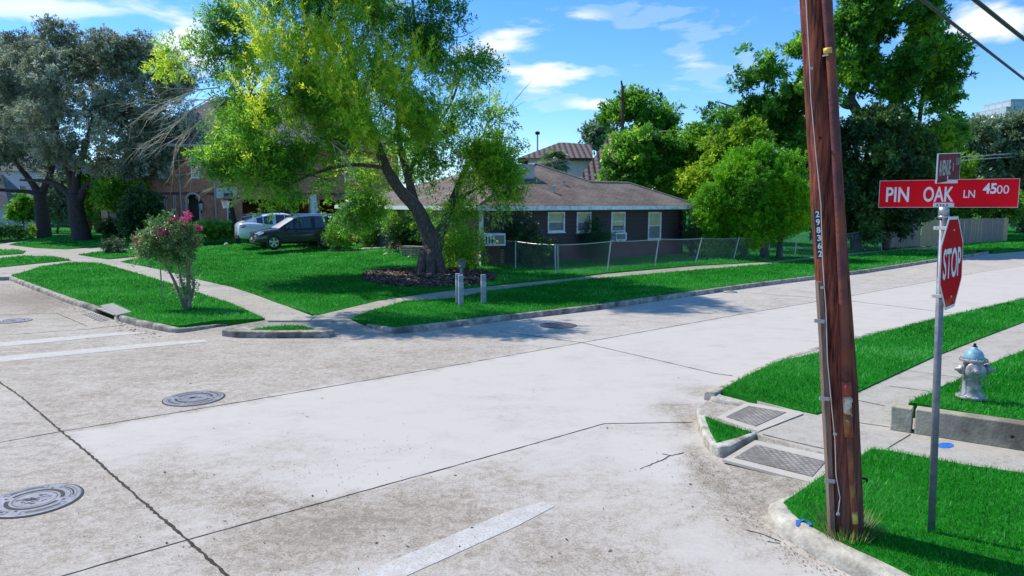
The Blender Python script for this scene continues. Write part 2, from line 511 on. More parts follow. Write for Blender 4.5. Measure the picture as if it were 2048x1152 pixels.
M_BLUEPAINT = pm('blue_marking_paint', (.01, .10, .38), (.02, .17, .55), scale=18, rough=.7)
M_GALV = pm('galvanised_steel', (.30, .32, .34), (.46, .48, .50), scale=9, rough=.42, metal=.55, bump=.08)
M_BARK = pm('tree_bark', (.045, .032, .024), (.15, .115, .09), scale=9, rough=.95, bump=1.0, bscale=22, stretch=(2.2, 2.2, .6), detail=9)
M_OAKBARK = pm('oak_bark', (.03, .024, .022), (.075, .062, .058), scale=9, rough=.95, bump=1.0, bscale=26, stretch=(2, 2, .6), detail=9)
M_TWIG = pm('bare_twig', (.42, .34, .25), (.62, .54, .44), scale=4, rough=.9)

# ------------------------------------------------------------------ ground sheet, road
def ground_z(x, y):
    z = yz(x, y)
    return z - .07 if z > .1401 else -.09
gm = MB()
gxs = list(np.arange(-90, 111, 3.0)); gys = list(np.arange(-14, 151, 3.0))
vs = [Vector((x, y, ground_z(x, y))) for y in gys for x in gxs]
nx = len(gxs)
fs = [(j * nx + i, j * nx + i + 1, (j + 1) * nx + i + 1, (j + 1) * nx + i) for j in range(len(gys) - 1) for i in range(nx - 1)]
gm.add(vs, fs)
R_ = 2400
for (x0, y0, x1, y1) in ((-R_, -R_, R_, -14), (-R_, 150.0, R_, R_), (-R_, -14, -90, 150.0), (110 - 2, -14, R_, 150.0)):
    gm.add([(x0, y0, -.1), (x1, y0, -.1), (x1, y1, -.1), (x0, y1, -.1)], [(0, 1, 2, 3)])
tag(gm.build('ground', M_FARGRASS), kind='structure')

def P0(lst, z=0.0): return [G(a, b, z) for a, b in lst]
kA = G(1976, 508); kAdir = Vector((AD.x, AD.y, 0))
kB = G(14, 559); kBdir = (G(14, 559) - G(137, 607)).normalized()
nearA = G(2048, 601)
road_poly = [kB + kBdir * 70, G(14, 557), G(74, 578), G(175, 613), G(353, 657), G(540, 637), G(620, 630), G(700, 640), G(790, 655), G(1190, 612),
             G(1500, 567), G(1976, 502), kA + kAdir * 160 + Vector((-2, 4, 0)), nearA + kAdir * 170, G(2048, 597), G(1700, 676), G(1560, 720), G(1470, 770),
             G(1640, 850), G(1700, 1000), G(1900, 1100), Vector((7, 2, 0)), Vector((9, -12, 0)), Vector((-40, -12, 0)), Vector((-75, 20, 0)), Vector((-90, 60, 0))]
def dens_vs_tone(px, py):
    """wear of the road slabs: 1 = clean pale slab, 0 = dirty"""
    def blob(cx, cy, rx, ry, a): return a * math.exp(-(((px - cx) / rx) ** 2 + ((py - cy) / ry) ** 2))
    jc = 732 - .177 * (px - 900)           # centre joint
    jb = 1080 - .279 * (px - 375)          # lower joint
    if px > 1208: jb = 847
    jx = 125 + (py - 862) / .86            # long transverse joint
    if py < 500 or px > 2200: return .62
    if px < jx:
        if py < 863 - .185 * (px - 123): t = .62
        else: t = .50
    elif py > jc and py < jb: t = .98 - blob(330, 960, 150, 60, .5) - blob(480, 1020, 160, 50, .55) - blob(560, 905, 120, 30, .25)
    elif py >= jb: t = .80 - blob(800, 1020, 320, 90, .48) - blob(560, 1100, 200, 90, .45) - blob(1120, 1130, 180, 60, .42) + blob(1350, 900, 160, 60, .3)
    else:
        t = .50 + blob(1500, 610, 500, 50, .38) + blob(1150, 670, 220, 30, .16) - blob(250, 740, 300, 50, .05)
        if px > 1164 + (py - 685) / .225: t = .70 - blob(1620, 640, 160, 30, .22) - blob(1650, 690, 160, 26, .2) - blob(1900, 600, 160, 30, .25)
    # gutter dirt along the kerbs
    t -= blob(1380, 835, 50, 16, .7) + blob(1345, 812, 45, 12, .65) + blob(1400, 780, 40, 12, .5) + blob(1370, 870, 20, 30, .5) + blob(1395, 920, 26, 40, .6) + blob(1440, 965, 50, 40, .75) + blob(1510, 1045, 50, 40, .65)
    t -= blob(1600, 1110, 70, 22, .4) + blob(1290, 855, 40, 10, .15)
    t -= blob(120, 600, 90, 22, .3) + blob(40, 600, 90, 25, .35)
    return t
vs, fs, tri = sheet_mesh(road_poly, lambda x, y: 0.0, 1.1, skirt=0, dens=1.1)
# finer sheet close to the camera
rm = MB(); rm.add(vs, fs)
ro = rm.build('road', M_ROAD)
sd = ro.modifiers.new('fine', 'SUBSURF'); sd.subdivision_type = 'SIMPLE'; sd.levels = 2; sd.render_levels = 2
dg = bpy.context.evaluated_depsgraph_get()
me2 = bpy.data.meshes.new_from_object(ro.evaluated_get(dg)); ro.modifiers.clear(); ro.data = me2
def set_tone(o, fn):
    me = o.data
    at = me.attributes.new('tone', 'FLOAT', 'POINT')
    vals = []
    for v in me.vertices:
        p = o.matrix_world @ v.co
        if p.y < 1.5: vals.append(.6); continue
        vals.append(fn(*proj(p)))
    at.data.foreach_set('value', np.array(vals, 'f'))
set_tone(ro, dens_vs_tone)
tag(ro, kind='structure')

# joints and cracks
def strip(m, pts, w, z=.004, jit=.25, step=.12):
    P = []
    for i in range(len(pts) - 1):
        a, b = pts[i], pts[i + 1]
        k = max(1, int((b - a).length / step))
        for j in range(k): P.append(a.lerp(b, j / k))
    P.append(pts[-1])
    V = []; Fc = []
    for i, p in enumerate(P):
        t = (P[min(i + 1, len(P) - 1)] - P[max(i - 1, 0)]); t.z = 0; t.normalize()
        nrm = Vector((-t.y, t.x, 0))
        o = nrm * random.uniform(-1, 1) * w * jit
        ww = w * random.uniform(.6, 1.4) / 2
        V += [Vector((p.x, p.y, p.z + z)) + o - nrm * ww, Vector((p.x, p.y, p.z + z)) + o + nrm * ww]
    for i in range(len(P) - 1): Fc.append((2 * i, 2 * i + 2, 2 * i + 3, 2 * i + 1))
    Fc = [tuple(reversed(f)) for f in Fc]
    m.add(V, Fc)
jm = MB()
strip(jm, P0([(-260, 935), (0, 885), (123, 863), (500, 801), (900, 732), (1164, 685.5)]), .018)
strip(jm, P0([(1164, 685.5), (1345, 653), (1480, 629), (1700, 592), (1875, 560), (1955, 545), (2060, 529)]), .022)
strip(jm, P0([(-200, 620), (0, 765), (40, 792), (80, 826), (123, 863), (190, 918), (270, 990), (375, 1080), (455, 1152), (500, 1192)]), .026, jit=.35, step=.05)
strip(jm, P0([(-40, 1200), (128, 1151), (375, 1080), (800, 962), (1026, 899.5), (1208, 847.6), (1310, 846), (1384, 845)]), .016)
strip(jm, P0([(1000, 663), (1164, 685.5), (1300, 717), (1427, 746.5), (1465, 752)]), .022)
strip(jm, P0([(1535, 589), (1626, 595), (1700, 602), (1928, 629), (1990, 636)]), .025)
strip(jm, P0([(-100, 677), (0, 671), (109, 663), (175, 658.6), (290, 645)]), .02)
strip(jm, P0([(-100, 633), (0, 630), (112, 626), (175, 653)]), .02)
tag(jm.build('road_joint', M_JOINT), kind='structure')
# painted crosswalk and stop lines
pmk = MB()
def pquad(m, pts, z=.004):
    v = P0(pts, z)
    n = len(v) // 2
    # ordered top edge left->right then bottom edge right->left
    a = sum(v[i].x * v[(i + 1) % len(v)].y - v[(i + 1) % len(v)].x * v[i].y for i in range(len(v)))
    if a < 0: v = list(reversed(v))
    m.add(v, [tuple(range(len(v)))])
pquad(pmk, [(-60, 690), (100, 676), (230, 665), (290, 663), (292, 666), (230, 671), (100, 684), (-60, 699)])
pquad(pmk, [(-60, 718), (150, 700), (300, 686), (410, 679), (418, 683), (300, 694), (150, 709), (-60, 730)])
pquad(pmk, [(690, 1162), (1011, 1024), (1085, 1003), (1110, 1012), (1036, 1051), (790, 1162)])
tag(pmk.build('road_marking', M_ROADPAINT), kind='structure')

# ------------------------------------------------------------------ lawns, sidewalks
def offset_line(pts, side, w):
    out = []
    for i, p in enumerate(pts):
        t = pts[min(i + 1, len(pts) - 1)] - pts[max(i - 1, 0)]; t.z = 0; t.normalize()
        out.append(p + Vector((-t.y, t.x, 0)) * side * w)
    return out
K_B1 = [(14, 559), (72.5, 582), (137, 607), (175, 619), (194, 627), (228, 640), (271, 652), (310, 660), (336, 664.5), (352, 666), (375, 664), (437, 654), (536, 642)]
K_A1 = [(700, 644), (744, 657), (775, 666), (792, 667.5), (830, 664), (900, 655.5), (1000, 643), (1190, 620.6), (1400, 590), (1500, 575.5), (1733, 546), (1867, 524.5), (1960, 511), (1980, 507)]
LB_px = [(25, 551), (82, 533), (137, 525), (170, 524.6), (205, 527), (273, 546), (328, 563), (410, 590), (465, 607), (536, 640), (470, 645),
         (350, 652), (273, 642), (175, 607), (77, 574)]
LA_px = [(692, 641), (740, 621), (810, 602), (909, 596), (975, 582), (1150, 560.5), (1269, 550), (1522, 529), (1695, 511), (1767, 503), (1834, 498),
         (1950, 499), (1974, 505), (1867, 520.7), (1733, 541), (1500, 567.5), (1300, 594), (1150, 612), (935, 642), (799, 652), (745, 645)]
Z15 = lambda x, y: .152
lawn('kerb_strip_lawn', [G(a, b, .15) for a, b in [(40, 546), (82, 533), (137, 525), (170, 524.6), (205, 527), (273, 546), (328, 563), (410, 590), (465, 607), (530, 637)]] + list(reversed(offset_line(P0(K_B1)[:-1], 1, .145))), Z15, .6, M_SOIL)
lawn('kerb_strip_lawn', [G(a, b, .15) for a, b in LA_px[1:12]] + list(reversed(offset_line(P0(K_A1)[1:-1], 1, .145))) + [G(700, 638, .15)], Z15, .8, M_SOIL)
# main yard: sidewalk edges out to the houses
yard_edge = [(633, 631), (755, 602), (876, 584), (964, 573), (1150, 554.6), (1210, 546), (1386, 531), (1522, 525), (1640, 512), (1695, 506), (1767, 500), (1834, 494)]
yard_back = [(1880, 486), (1880, 478), (1500, 486), (1100, 492), (700, 480), (640, 490), (500, 487), (400, 494), (350, 503), (283, 515), (240, 524)]
yard_left = [(273, 530), (328, 541), (396, 559), (465, 574), (506, 587.5), (560, 608)]
YARD = [GY(a, b) for a, b in yard_edge + yard_back + yard_left]
lawn('front_yard_lawn', YARD, lambda x, y: yz(x, y) + .012, .9, M_SOIL)
for k, pl in enumerate([[(0, 517), (50, 512.5), (110, 514), (143, 521), (70, 528), (-20, 537), (-80, 530)],
                        [(-40, 500), (30, 500), (52, 503), (45, 508), (-40, 514)],
                        [(18, 490), (60, 481), (110, 473), (200, 470), (330, 470), (360, 480), (300, 487), (200, 493), (130, 499), (70, 496)],
                        [(157, 510), (205, 503), (290, 499), (352, 497), (330, 505), (283, 511), (215, 519)],
                        [(60, 465), (70, 461), (190, 459), (320, 460), (320, 467), (200, 465.5), (90, 466.5)],
                        [(1926, 498), (1900, 490), (1960, 486), (2060, 484), (2060, 497), (1985, 503)],
                        [(2010, 478), (2015, 462), (2140, 455), (2140, 478)]]):
    PP = [GY(a, b) for a, b in pl]
    lawn('far_lawn_patch', PP, lambda x, y: max(.16, yz(x, y) + .03), 1.2, M_SOIL)

walk = []
def walkslab(poly3, name='sidewalk', mat=None, thick=.25, tone=.62, dens=.5):
    m = MB(); m.slab(poly3, thick)
    o = m.build(name, mat or M_WALK)
    at = o.data.attributes.new('tone', 'FLOAT', 'POINT'); at.data.foreach_set('value', np.full(len(o.data.vertices), tone, 'f'))
    tag(o, kind='structure')
    return o
SA = [G(a, b, .14) for a, b in [(625, 632), (700, 615), (755, 601), (876, 583), (964, 572), (1150, 553.6), (1210, 545), (1386, 530), (1522, 524), (1640, 511), (1767, 499), (1850, 492),
                               (1860, 497), (1767, 506), (1695, 513), (1522, 531), (1269, 552), (1150, 562), (975, 584), (909, 597.5), (810, 604), (740, 623), (700, 641), (620, 641)]]
walkslab(SA, tone=.55)
SB = [G(a, b, .14) for a, b in [(536, 641), (465, 609), (410, 592), (328, 565), (273, 548), (205, 529), (170, 526.5), (137, 527), (82, 535), (25, 553), (-60, 556), (-200, 540), (-200, 488), (0, 488), (60, 480), (200, 474), (340, 470),
                               (420, 474), (700, 478), (700, 494), (500, 488), (400, 496), (345, 505), (283, 516), (243, 524), (273, 529), (328, 540), (396, 558), (465, 573), (506, 586.5), (560, 607), (624.9, 632), (619.9, 641)]]
walkslab(SB, tone=.62)
# corner ramp down to the gutter
walkslab([G(534, 640, .141), G(622, 640, .141), G(702, 640, .141), G(746, 658, .004), G(690, 668, .004), G(560, 668, .004), G(437, 655, .004)], name='kerb_ramp', tone=.5, thick=.3)
# far driveway apron on the right
walkslab([G(1850, 497, .15), G(1890, 489, .15), G(1960, 486.5, .12), G(1984, 505, .004), G(1976, 508, .004), G(1955, 500, .12)], name='driveway', tone=.6)

def kerb(pts, side=1, h=.14, w=.17, scale0=1.0, scale1=1.0, mat=None, name='kerb', taper=3):
    """pts: base line on the road; side=+1 puts the kerb body to the left of travel"""
    P = []
    for i in range(len(pts) - 1):
        a, b = pts[i], pts[i + 1]; k = max(1, int((b - a).length / .35))
        for j in range(k): P.append(a.lerp(b, j / k))
    P.append(pts[-1])
    prof = [(-.002, -.06), (0, .02), (.006, .09), (.022, .122), (.05, .138), (w - .03, .141), (w, .13), (w, -.06)]
    vs = []; n = len(prof)
    for i, p in enumerate(P):
        t = (P[min(i + 1, len(P) - 1)] - P[max(i - 1, 0)]); t.z = 0; t.normalize()
        nr = Vector((-t.y, t.x, 0)) * side
        f = i / (len(P) - 1)
        sc = 1.0
        if scale0 != 1: sc = min(sc, scale0 + (1 - scale0) * min(1, f * taper))
        if scale1 != 1: sc = min(sc, scale1 + (1 - scale1) * min(1, (1 - f) * taper))
        wob = noise.noise(p * 1.7) * .012
        for (o, z) in prof: vs.append(p + nr * (o + wob) + Vector((0, 0, (z * h / .141 * sc if z > 0 else z) + noise.noise(p * 3) * .004)))
    fs = []
    for i in range(len(P) - 1):
        for k in range(n - 1):
            a, b = i * n + k, (i + 1) * n + k
            fs.append((a, b, b + 1, a + 1) if side > 0 else (a, a + 1, b + 1, b))
    fs.append(tuple(range(n)) if side < 0 else tuple(reversed(range(n))))
    e = (len(P) - 1) * n
    fs.append(tuple(range(e, e + n)) if side > 0 else tuple(reversed(range(e, e + n))))
    m = MB(); m.add(vs, fs)
    o = m.build(name, mat or M_KERB, smooth=False, fix=True)
    o.data.polygons.foreach_set('use_smooth', [len(p.vertices) == 4 for p in o.data.polygons])
    tag(o, kind='structure')
    return o
kerb([kB + kBdir * 40] + P0([(14, 559), (72.5, 582), (137, 607), (175, 619), (194, 627)]), side=1)
kerb(P0([(228, 640), (271, 652), (310, 660), (336, 664.5), (352, 666), (375, 664), (437, 654), (536, 642)]), side=1, scale1=.15, taper=1.6)
kerb(P0([(700, 644), (744, 657), (775, 666), (792, 667.5), (830, 664), (900, 655.5), (1000, 643), (1190, 620.6), (1400, 590), (1500, 575.5), (1733, 546), (1867, 524.5), (1960, 511), (1980, 507)]), side=1, scale0=.3, taper=18)
kerb(P0([(1985, 504), (2070, 496.5), (2300, 470)]), side=1)
kerb(P0([(1408, 800), (1432, 789), (1487, 760), (1556, 728), (1700, 685), (1870, 643), (2048, 601), (2400, 525)]), side=-1, mat=M_KERB2, h=.14)
# kerb along the near ramp
kerb([G(1412, 800), G(1432, 806), G(1520, 823), G(1606, 838)], side=1, mat=M_KERB2, scale1=.05, taper=1.0)
# near corner kerb under the utility pole
kerb(P0([(1640, 975), (1570, 1010), (1536, 1030), (1534, 1046), (1567, 1076), (1625, 1112), (1690, 1145), (1790, 1190), (1950, 1270)]), side=1, mat=M_KERB2, w=.2, scale0=.05, taper=6)

# corner island far
def block(px, z=.14, name='kerb_island', mat=None, thick=.2, bevel=.03):
    m = MB(); m.slab([G(a, b, z) for a, b in px], thick)
    o = m.build(name, mat or M_KERB, bevel=bevel, fix=True); tag(o, kind='structure'); return o
block([(443, 660), (470, 663), (560, 664), (640, 663.5), (668, 661), (662, 654), (620, 652.5), (560, 650.5), (500, 652.5), (452, 655)], name='kerb_island')
lawn('island_grass', [G(a, b, .15) for a, b in [(500, 658.5), (540, 653), (578, 650.5), (605, 651.5), (630, 658), (570, 659.5)]], lambda x, y: .15, .3, M_SOIL)
# near island: raised kerb with a triangle of grass
block([(1391, 812), (1398, 842), (1408, 868), (1424, 886), (1440, 893), (1462, 891), (1500, 872), (1524, 862), (1510, 858), (1470, 856), (1425, 836), (1402, 815)], mat=M_KERB2, name='kerb_island')
lawn('island_grass', [G(a, b, .145) for a, b in [(1409, 832), (1450, 848), (1504, 864), (1470, 875), (1433, 885), (1420, 862)]], lambda x, y: .145, .2, M_SOIL)

# near right corner: walk, ramps, lawns
SR = [G(a, b, .13) for a, b in [(1606, 828), (1560, 848), (1511, 867), (1525, 873), (1600, 892), (1668, 910), (1652, 942), (1567, 1003), (1556, 1016), (1590, 1040), (1660, 1080), (1760, 1130), (1900, 1200),
                               (2700, 1200), (2900, 700), (2500, 500), (2048, 596), (1700, 678), (1556, 722), (1487, 753), (1443, 778), (1520, 803)]]
walkslab(SR, tone=.72, thick=.25)
jm2 = MB()
zz = .131
for pl in ([(1811, 740.6), (1910, 754), (1960, 762)], [(1716, 845), (1789, 856)], [(1526, 869), (1600, 887), (1651, 898), (1720, 915)], [(1821, 869), (1774, 897), (1740, 918)],
           [(1511, 866), (1553, 850), (1606, 829)], [(1778, 772), (1860, 783)], [(1900, 700), (1980, 712)], [(1712, 800), (1770, 812)]):
    strip(jm2, [G(a, b, zz) for a, b in pl], .012 if pl[0][0] > 1800 else .018, z=.003)
tag(jm2.build('sidewalk_joint', M_JOINT), kind='structure')
jm3 = MB()
for pl in ([(410, 574), (470, 567)], [(482, 592), (540, 586)], [(137, 525), (240, 524)], [(620, 641), (632, 632)], [(810, 603), (800, 592)], [(1010, 579), (1000, 569)], [(1210, 557), (1195, 547)]):
    strip(jm3, [G(a, b, .14) for a, b in pl], .02, z=.003)
tag(jm3.build('sidewalk_joint', M_JOINT), kind='structure')
walkslab([G(1414, 802, .004), G(1432, 806, .012), G(1606, 828, .131), G(1511, 867, .131), G(1420, 835, .02), G(1384, 838, .004), G(1396, 815, .004)], name='kerb_ramp', tone=.55)
walkslab([G(1452, 919, .004), G(1485, 900, .05), G(1525, 873, .131), G(1600, 892, .131), G(1668, 910, .131), G(1652, 942, .131), G(1556, 1012, .131 * .2), G(1534, 1032, .004), G(1480, 975, .004)], name='kerb_ramp', tone=.34)
# pale borders round the tactile pads and the pads themselves
def padmat():
    m, nt, b, out = newmat('tactile_paver')
    t = nt.nodes.new('ShaderNodeTexCoord')
    v = nt.nodes.new('ShaderNodeTexVoronoi'); v.inputs['Scale'].default_value = 17; v.inputs['Randomness'].default_value = 0.1
    nt.links.new(t.outputs['Object'], v.inputs['Vector'])
    r = nt.nodes.new('ShaderNodeValToRGB'); r.color_ramp.elements[0].position = .25; r.color_ramp.elements[1].position = .5
    r.color_ramp.elements[0].color = (.27, .245, .215, 1); r.color_ramp.elements[1].color = (.15, .135, .118, 1)
    nt.links.new(v.outputs['Distance'], r.inputs['Fac'])
    n = nt.nodes.new('ShaderNodeTexNoise'); n.inputs['Scale'].default_value = 12; n.inputs['Detail'].default_value = 8
    nt.links.new(t.outputs['Object'], n.inputs['Vector'])
    mx = nt.nodes.new('ShaderNodeMixRGB'); mx.blend_type = 'OVERLAY'; mx.inputs['Fac'].default_value = .6
    nt.links.new(r.outputs[0], mx.inputs['Color1']); nt.links.new(n.outputs['Fac'], mx.inputs['Color2'])
    nt.links.new(mx.outputs[0], b.inputs['Base Color']); b.inputs['Roughness'].default_value = .9
    bp = nt.nodes.new('ShaderNodeBump'); bp.invert = True; bp.inputs['Distance'].default_value = .006
    nt.links.new(v.outputs['Distance'], bp.inputs['Height']); nt.links.new(bp.outputs[0], b.inputs['Normal'])
    return m
M_PAD = padmat()
def zpl(pts):
    """least squares plane through points -> z(x, y)"""
    Am = np.array([[p.x, p.y, 1] for p in pts]); bz = np.array([p.z for p in pts])
    c = np.linalg.lstsq(Am, bz, rcond=None)[0]
    return lambda x, y: c[0] * x + c[1] * y + c[2]
def on_plane(px, py, zf):
    z = .08
    for i in range(40):
        p = G(px, py, z); z = .5 * z + .5 * zf(p.x, p.y)
    return Vector((p.x, p.y, zf(p.x, p.y)))
zr1 = zpl([G(1414, 802, .02), G(1606, 828, .131), G(1511, 867, .131), G(1396, 825, .01)])
zr2 = zpl([G(1452, 919, .02), G(1525, 873, .131), G(1652, 942, .131), G(1668, 910, .131), G(1534, 1032, .02)])
def decal(name, px, zf, lift, mat, thick=.03, tone=None):
    pts = [on_plane(a, b, zf) + Vector((0, 0, lift)) for a, b in px]
    m = MB(); m.slab(pts, thick)
    o = m.build(name, mat)
    if tone is not None:
        at = o.data.attributes.new('tone', 'FLOAT', 'POINT'); at.data.foreach_set('value', np.full(len(o.data.vertices), tone, 'f'))
    return o
tag(decal('ramp_border', [(1432, 836), (1494, 806), (1600, 824), (1606, 829), (1512, 866)], zr1, .012, M_WALK, tone=.9), kind='structure')
tag(decal('ramp_border', [(1445, 921), (1510, 882), (1668, 915), (1664, 938), (1627, 968)], zr2, .012, M_WALK, tone=.9), kind='structure')
pad1 = decal('tactile_pad', [(1452, 836), (1497, 814), (1572, 827), (1511, 855)], zr1, .02, M_PAD)
tag(pad1, 'smaller grey tactile warning pad on the ramp farther from the utility pole', 'tactile pad')
pad2 = decal('tactile_pad', [(1469, 918), (1513, 892), (1651.5, 926), (1624, 956)], zr2, .02, M_PAD)
tag(pad2, 'wide grey tactile warning pad beside the foot of the utility pole', 'tactile pad')

R1 = [(1443, 779), (1487, 754), (1556, 722.5), (1636, 705), (1706, 679), (1870, 638), (2048, 597), (2500, 500), (2500, 560), (2048, 643), (1960, 676), (1867, 713), (1712.5, 784), (1655, 818), (1633, 827), (1591, 818), (1520, 800)]
lawn('kerb_strip_lawn', [G(a, b, .15) for a, b in R1], lambda x, y: .15, .35, M_SOIL)
R3 = [(1567, 1004), (1610, 976), (1650, 948), (1690, 925), (1722, 912), (1742, 898), (1771, 900), (1876, 920), (1946, 932), (2048, 946), (2300, 990), (2500, 1300), (1980, 1230), (1859, 1168), (1760, 1120), (1713, 1098), (1669, 1075), (1596, 1035)]
lawn('corner_lawn', [G(a, b, .145) for a, b in R3], lambda x, y: .148, .25, M_SOIL)
# raised lawn behind the low wall
R4 = [(1833, 806, .43), (1817, 806, .42), (1867, 784, .36), (1922, 754, .28), (1978, 729, .2), (2048, 700, .16), (2200, 645, .16), (2500, 560, .16), (2900, 800, .43), (2500, 915, .43), (2048, 843, .43)]
R4w = [G(a, b, c) for a, b, c in R4]
def r4z(x, y):
    num = 0; den = 0
    for p in R4w:
        w_ = 1.0 / (((p.x - x) ** 2 + (p.y - y) ** 2) ** 1.5 + 1e-4); num += w_ * p.z; den += w_
    return num / den
lawn('raised_lawn', R4w, r4z, .3, M_SOIL)

# low concrete wall
M_WALLC = pm('weathered_wall_concrete', (.30, .27, .18), (.52, .47, .34), scale=3.5, rough=.92, bump=.5, bscale=30, detail=10, c3=(.17, .14, .10), s3=1.6)
wa = G(1828, 867.5, .13); wb = G(2048, 902.5, .13); wdir = (wb - wa).normalized(); wn_ = Vector((-wdir.y, wdir.x, 0))
if wn_.y < 0: wn_ = -wn_
lw = empty('low_retaining_wall', wa, 'low weathered concrete retaining wall in front of the fire hydrant lawn', 'wall')
m = MB(); m.fbox(wa, wdir * 6.5, wn_ * .2, Vector((0, 0, .315))); wallo = m.build('wall_panel', M_WALLC, lw, bevel=.012)
m = MB(); m.fbox(wa - wdir * .03 - wdir * .24, wdir * .235, wn_ * .2, Vector((0, 0, .31))); m.build('end_block', M_WALLC, lw, bevel=.015)
m = MB(); m.lathe(wa + wdir * 1.0 - wn_ * .002 + Vector((0, 0, .15)), [(.0, 0), (.018, 0), (.018, .01)], 12, axis=tuple(-wn_)); m.build('weep_hole', M_DARK, lw)
# paint marks
def ell(px, py, rx, ry, z, n=20):
    return [G(px + rx * math.cos(a), py + ry * math.sin(a), z) for a in [2 * math.pi * k / n for k in range(n)]]
m = MB(); m.add(list(reversed(ell(1891, 890.5, 17, 5.5, .134))), [tuple(range(20))])
tag(m.build('paint_mark', M_BLUEPAINT, fix=False), 'blue spray painted oval on the sidewalk below the low wall', 'paint mark')
m = MB(); strip(m, [G(1594, 1053, .137), G(1596, 1044, .139), G(1606, 1040, .143), G(1618, 1043, .146)], .035, z=.006, jit=.1, step=.02)
strip(m, [G(1617, 1042, .146), G(1620, 1052, .146)], .03, z=.007, jit=.1, step=.02)
tag(m.build('paint_mark', M_BLUEPAINT), 'blue spray painted arc on the kerb near the utility pole', 'paint mark')

# ------------------------------------------------------------------ grass blades
EXCL = [[tuple(G(a, b, .165))[:2] for a, b in ((190, 612), (226, 603), (272, 624), (236, 636))]]
def blades(vs, tris, dfun, wfun, hfun, name='grass'):
    T = np.array([[vs[a], vs[b], vs[c]] for a, b, c in tris])
    ctr = T.mean(1); dist = np.hypot(ctr[:, 0], ctr[:, 1])
    ar = .5 * np.linalg.norm(np.cross(T[:, 1] - T[:, 0], T[:, 2] - T[:, 0]), axis=1)
    cnt = rng.poisson(ar * dfun(dist))
    idx = np.repeat(np.arange(len(T)), cnt); n = len(idx)
    u = rng.random(n); v = rng.random(n); k = u + v > 1; u[k] = 1 - u[k]; v[k] = 1 - v[k]
    p = T[idx, 0] + (T[idx, 1] - T[idx, 0]) * u[:, None] + (T[idx, 2] - T[idx, 0]) * v[:, None]
    d = np.hypot(p[:, 0], p[:, 1])
    vis = (np.abs(p[:, 0]) < p[:, 1] * .80 + 1.5)
    for ex in EXCL: vis &= ~inpoly(p[:, 0], p[:, 1], ex)
    p = p[vis]; d = d[vis]; n = len(p)
    a = rng.uniform(0, 2 * np.pi, n)
    side = np.stack([np.cos(a), np.sin(a), np.zeros(n)], 1) * wfun(d)[:, None] * .5 * rng.uniform(.6, 1.3, n)[:, None]
    lean = rng.normal(0, .45, (n, 2)); h = hfun(d) * rng.uniform(.5, 1.25, n)
    clump = np.array([noise.noise(Vector((x * .9, y * .9, 3.3))) for x, y in p[:, :2]])
    cl2 = np.array([noise.noise(Vector((x * .25, y * .25, 8.3))) for x, y in p[:, :2]])
    h = h * (1 + clump * .35)
    tip = p + np.stack([lean[:, 0] * h, lean[:, 1] * h, h], 1)
    V = np.stack([p - side, p + side, tip], 1)
    tint = np.clip(.42 + .5 * clump + .4 * cl2 + rng.normal(0, .2, n) + (rng.random(n) > .93) * .6, 0, 1)
    return V, tint
allV = []; allT = []
for (vs_, tr_) in LAWNS:
    V, t = blades(vs_, tr_, lambda d: np.clip(210000 / d ** 2, 14, 3600), lambda d: .0065 * np.maximum(1, d / 7), lambda d: np.clip(.052 + .0006 * d, .05, .075))
    allV.append(V); allT.append(t)
gv = np.concatenate(allV); gt = np.concatenate(allT)
print('grass blades', len(gv))
go = fast_mesh('grass', gv, 3, gt, M_BLADE)
tag(go, kind='stuff')

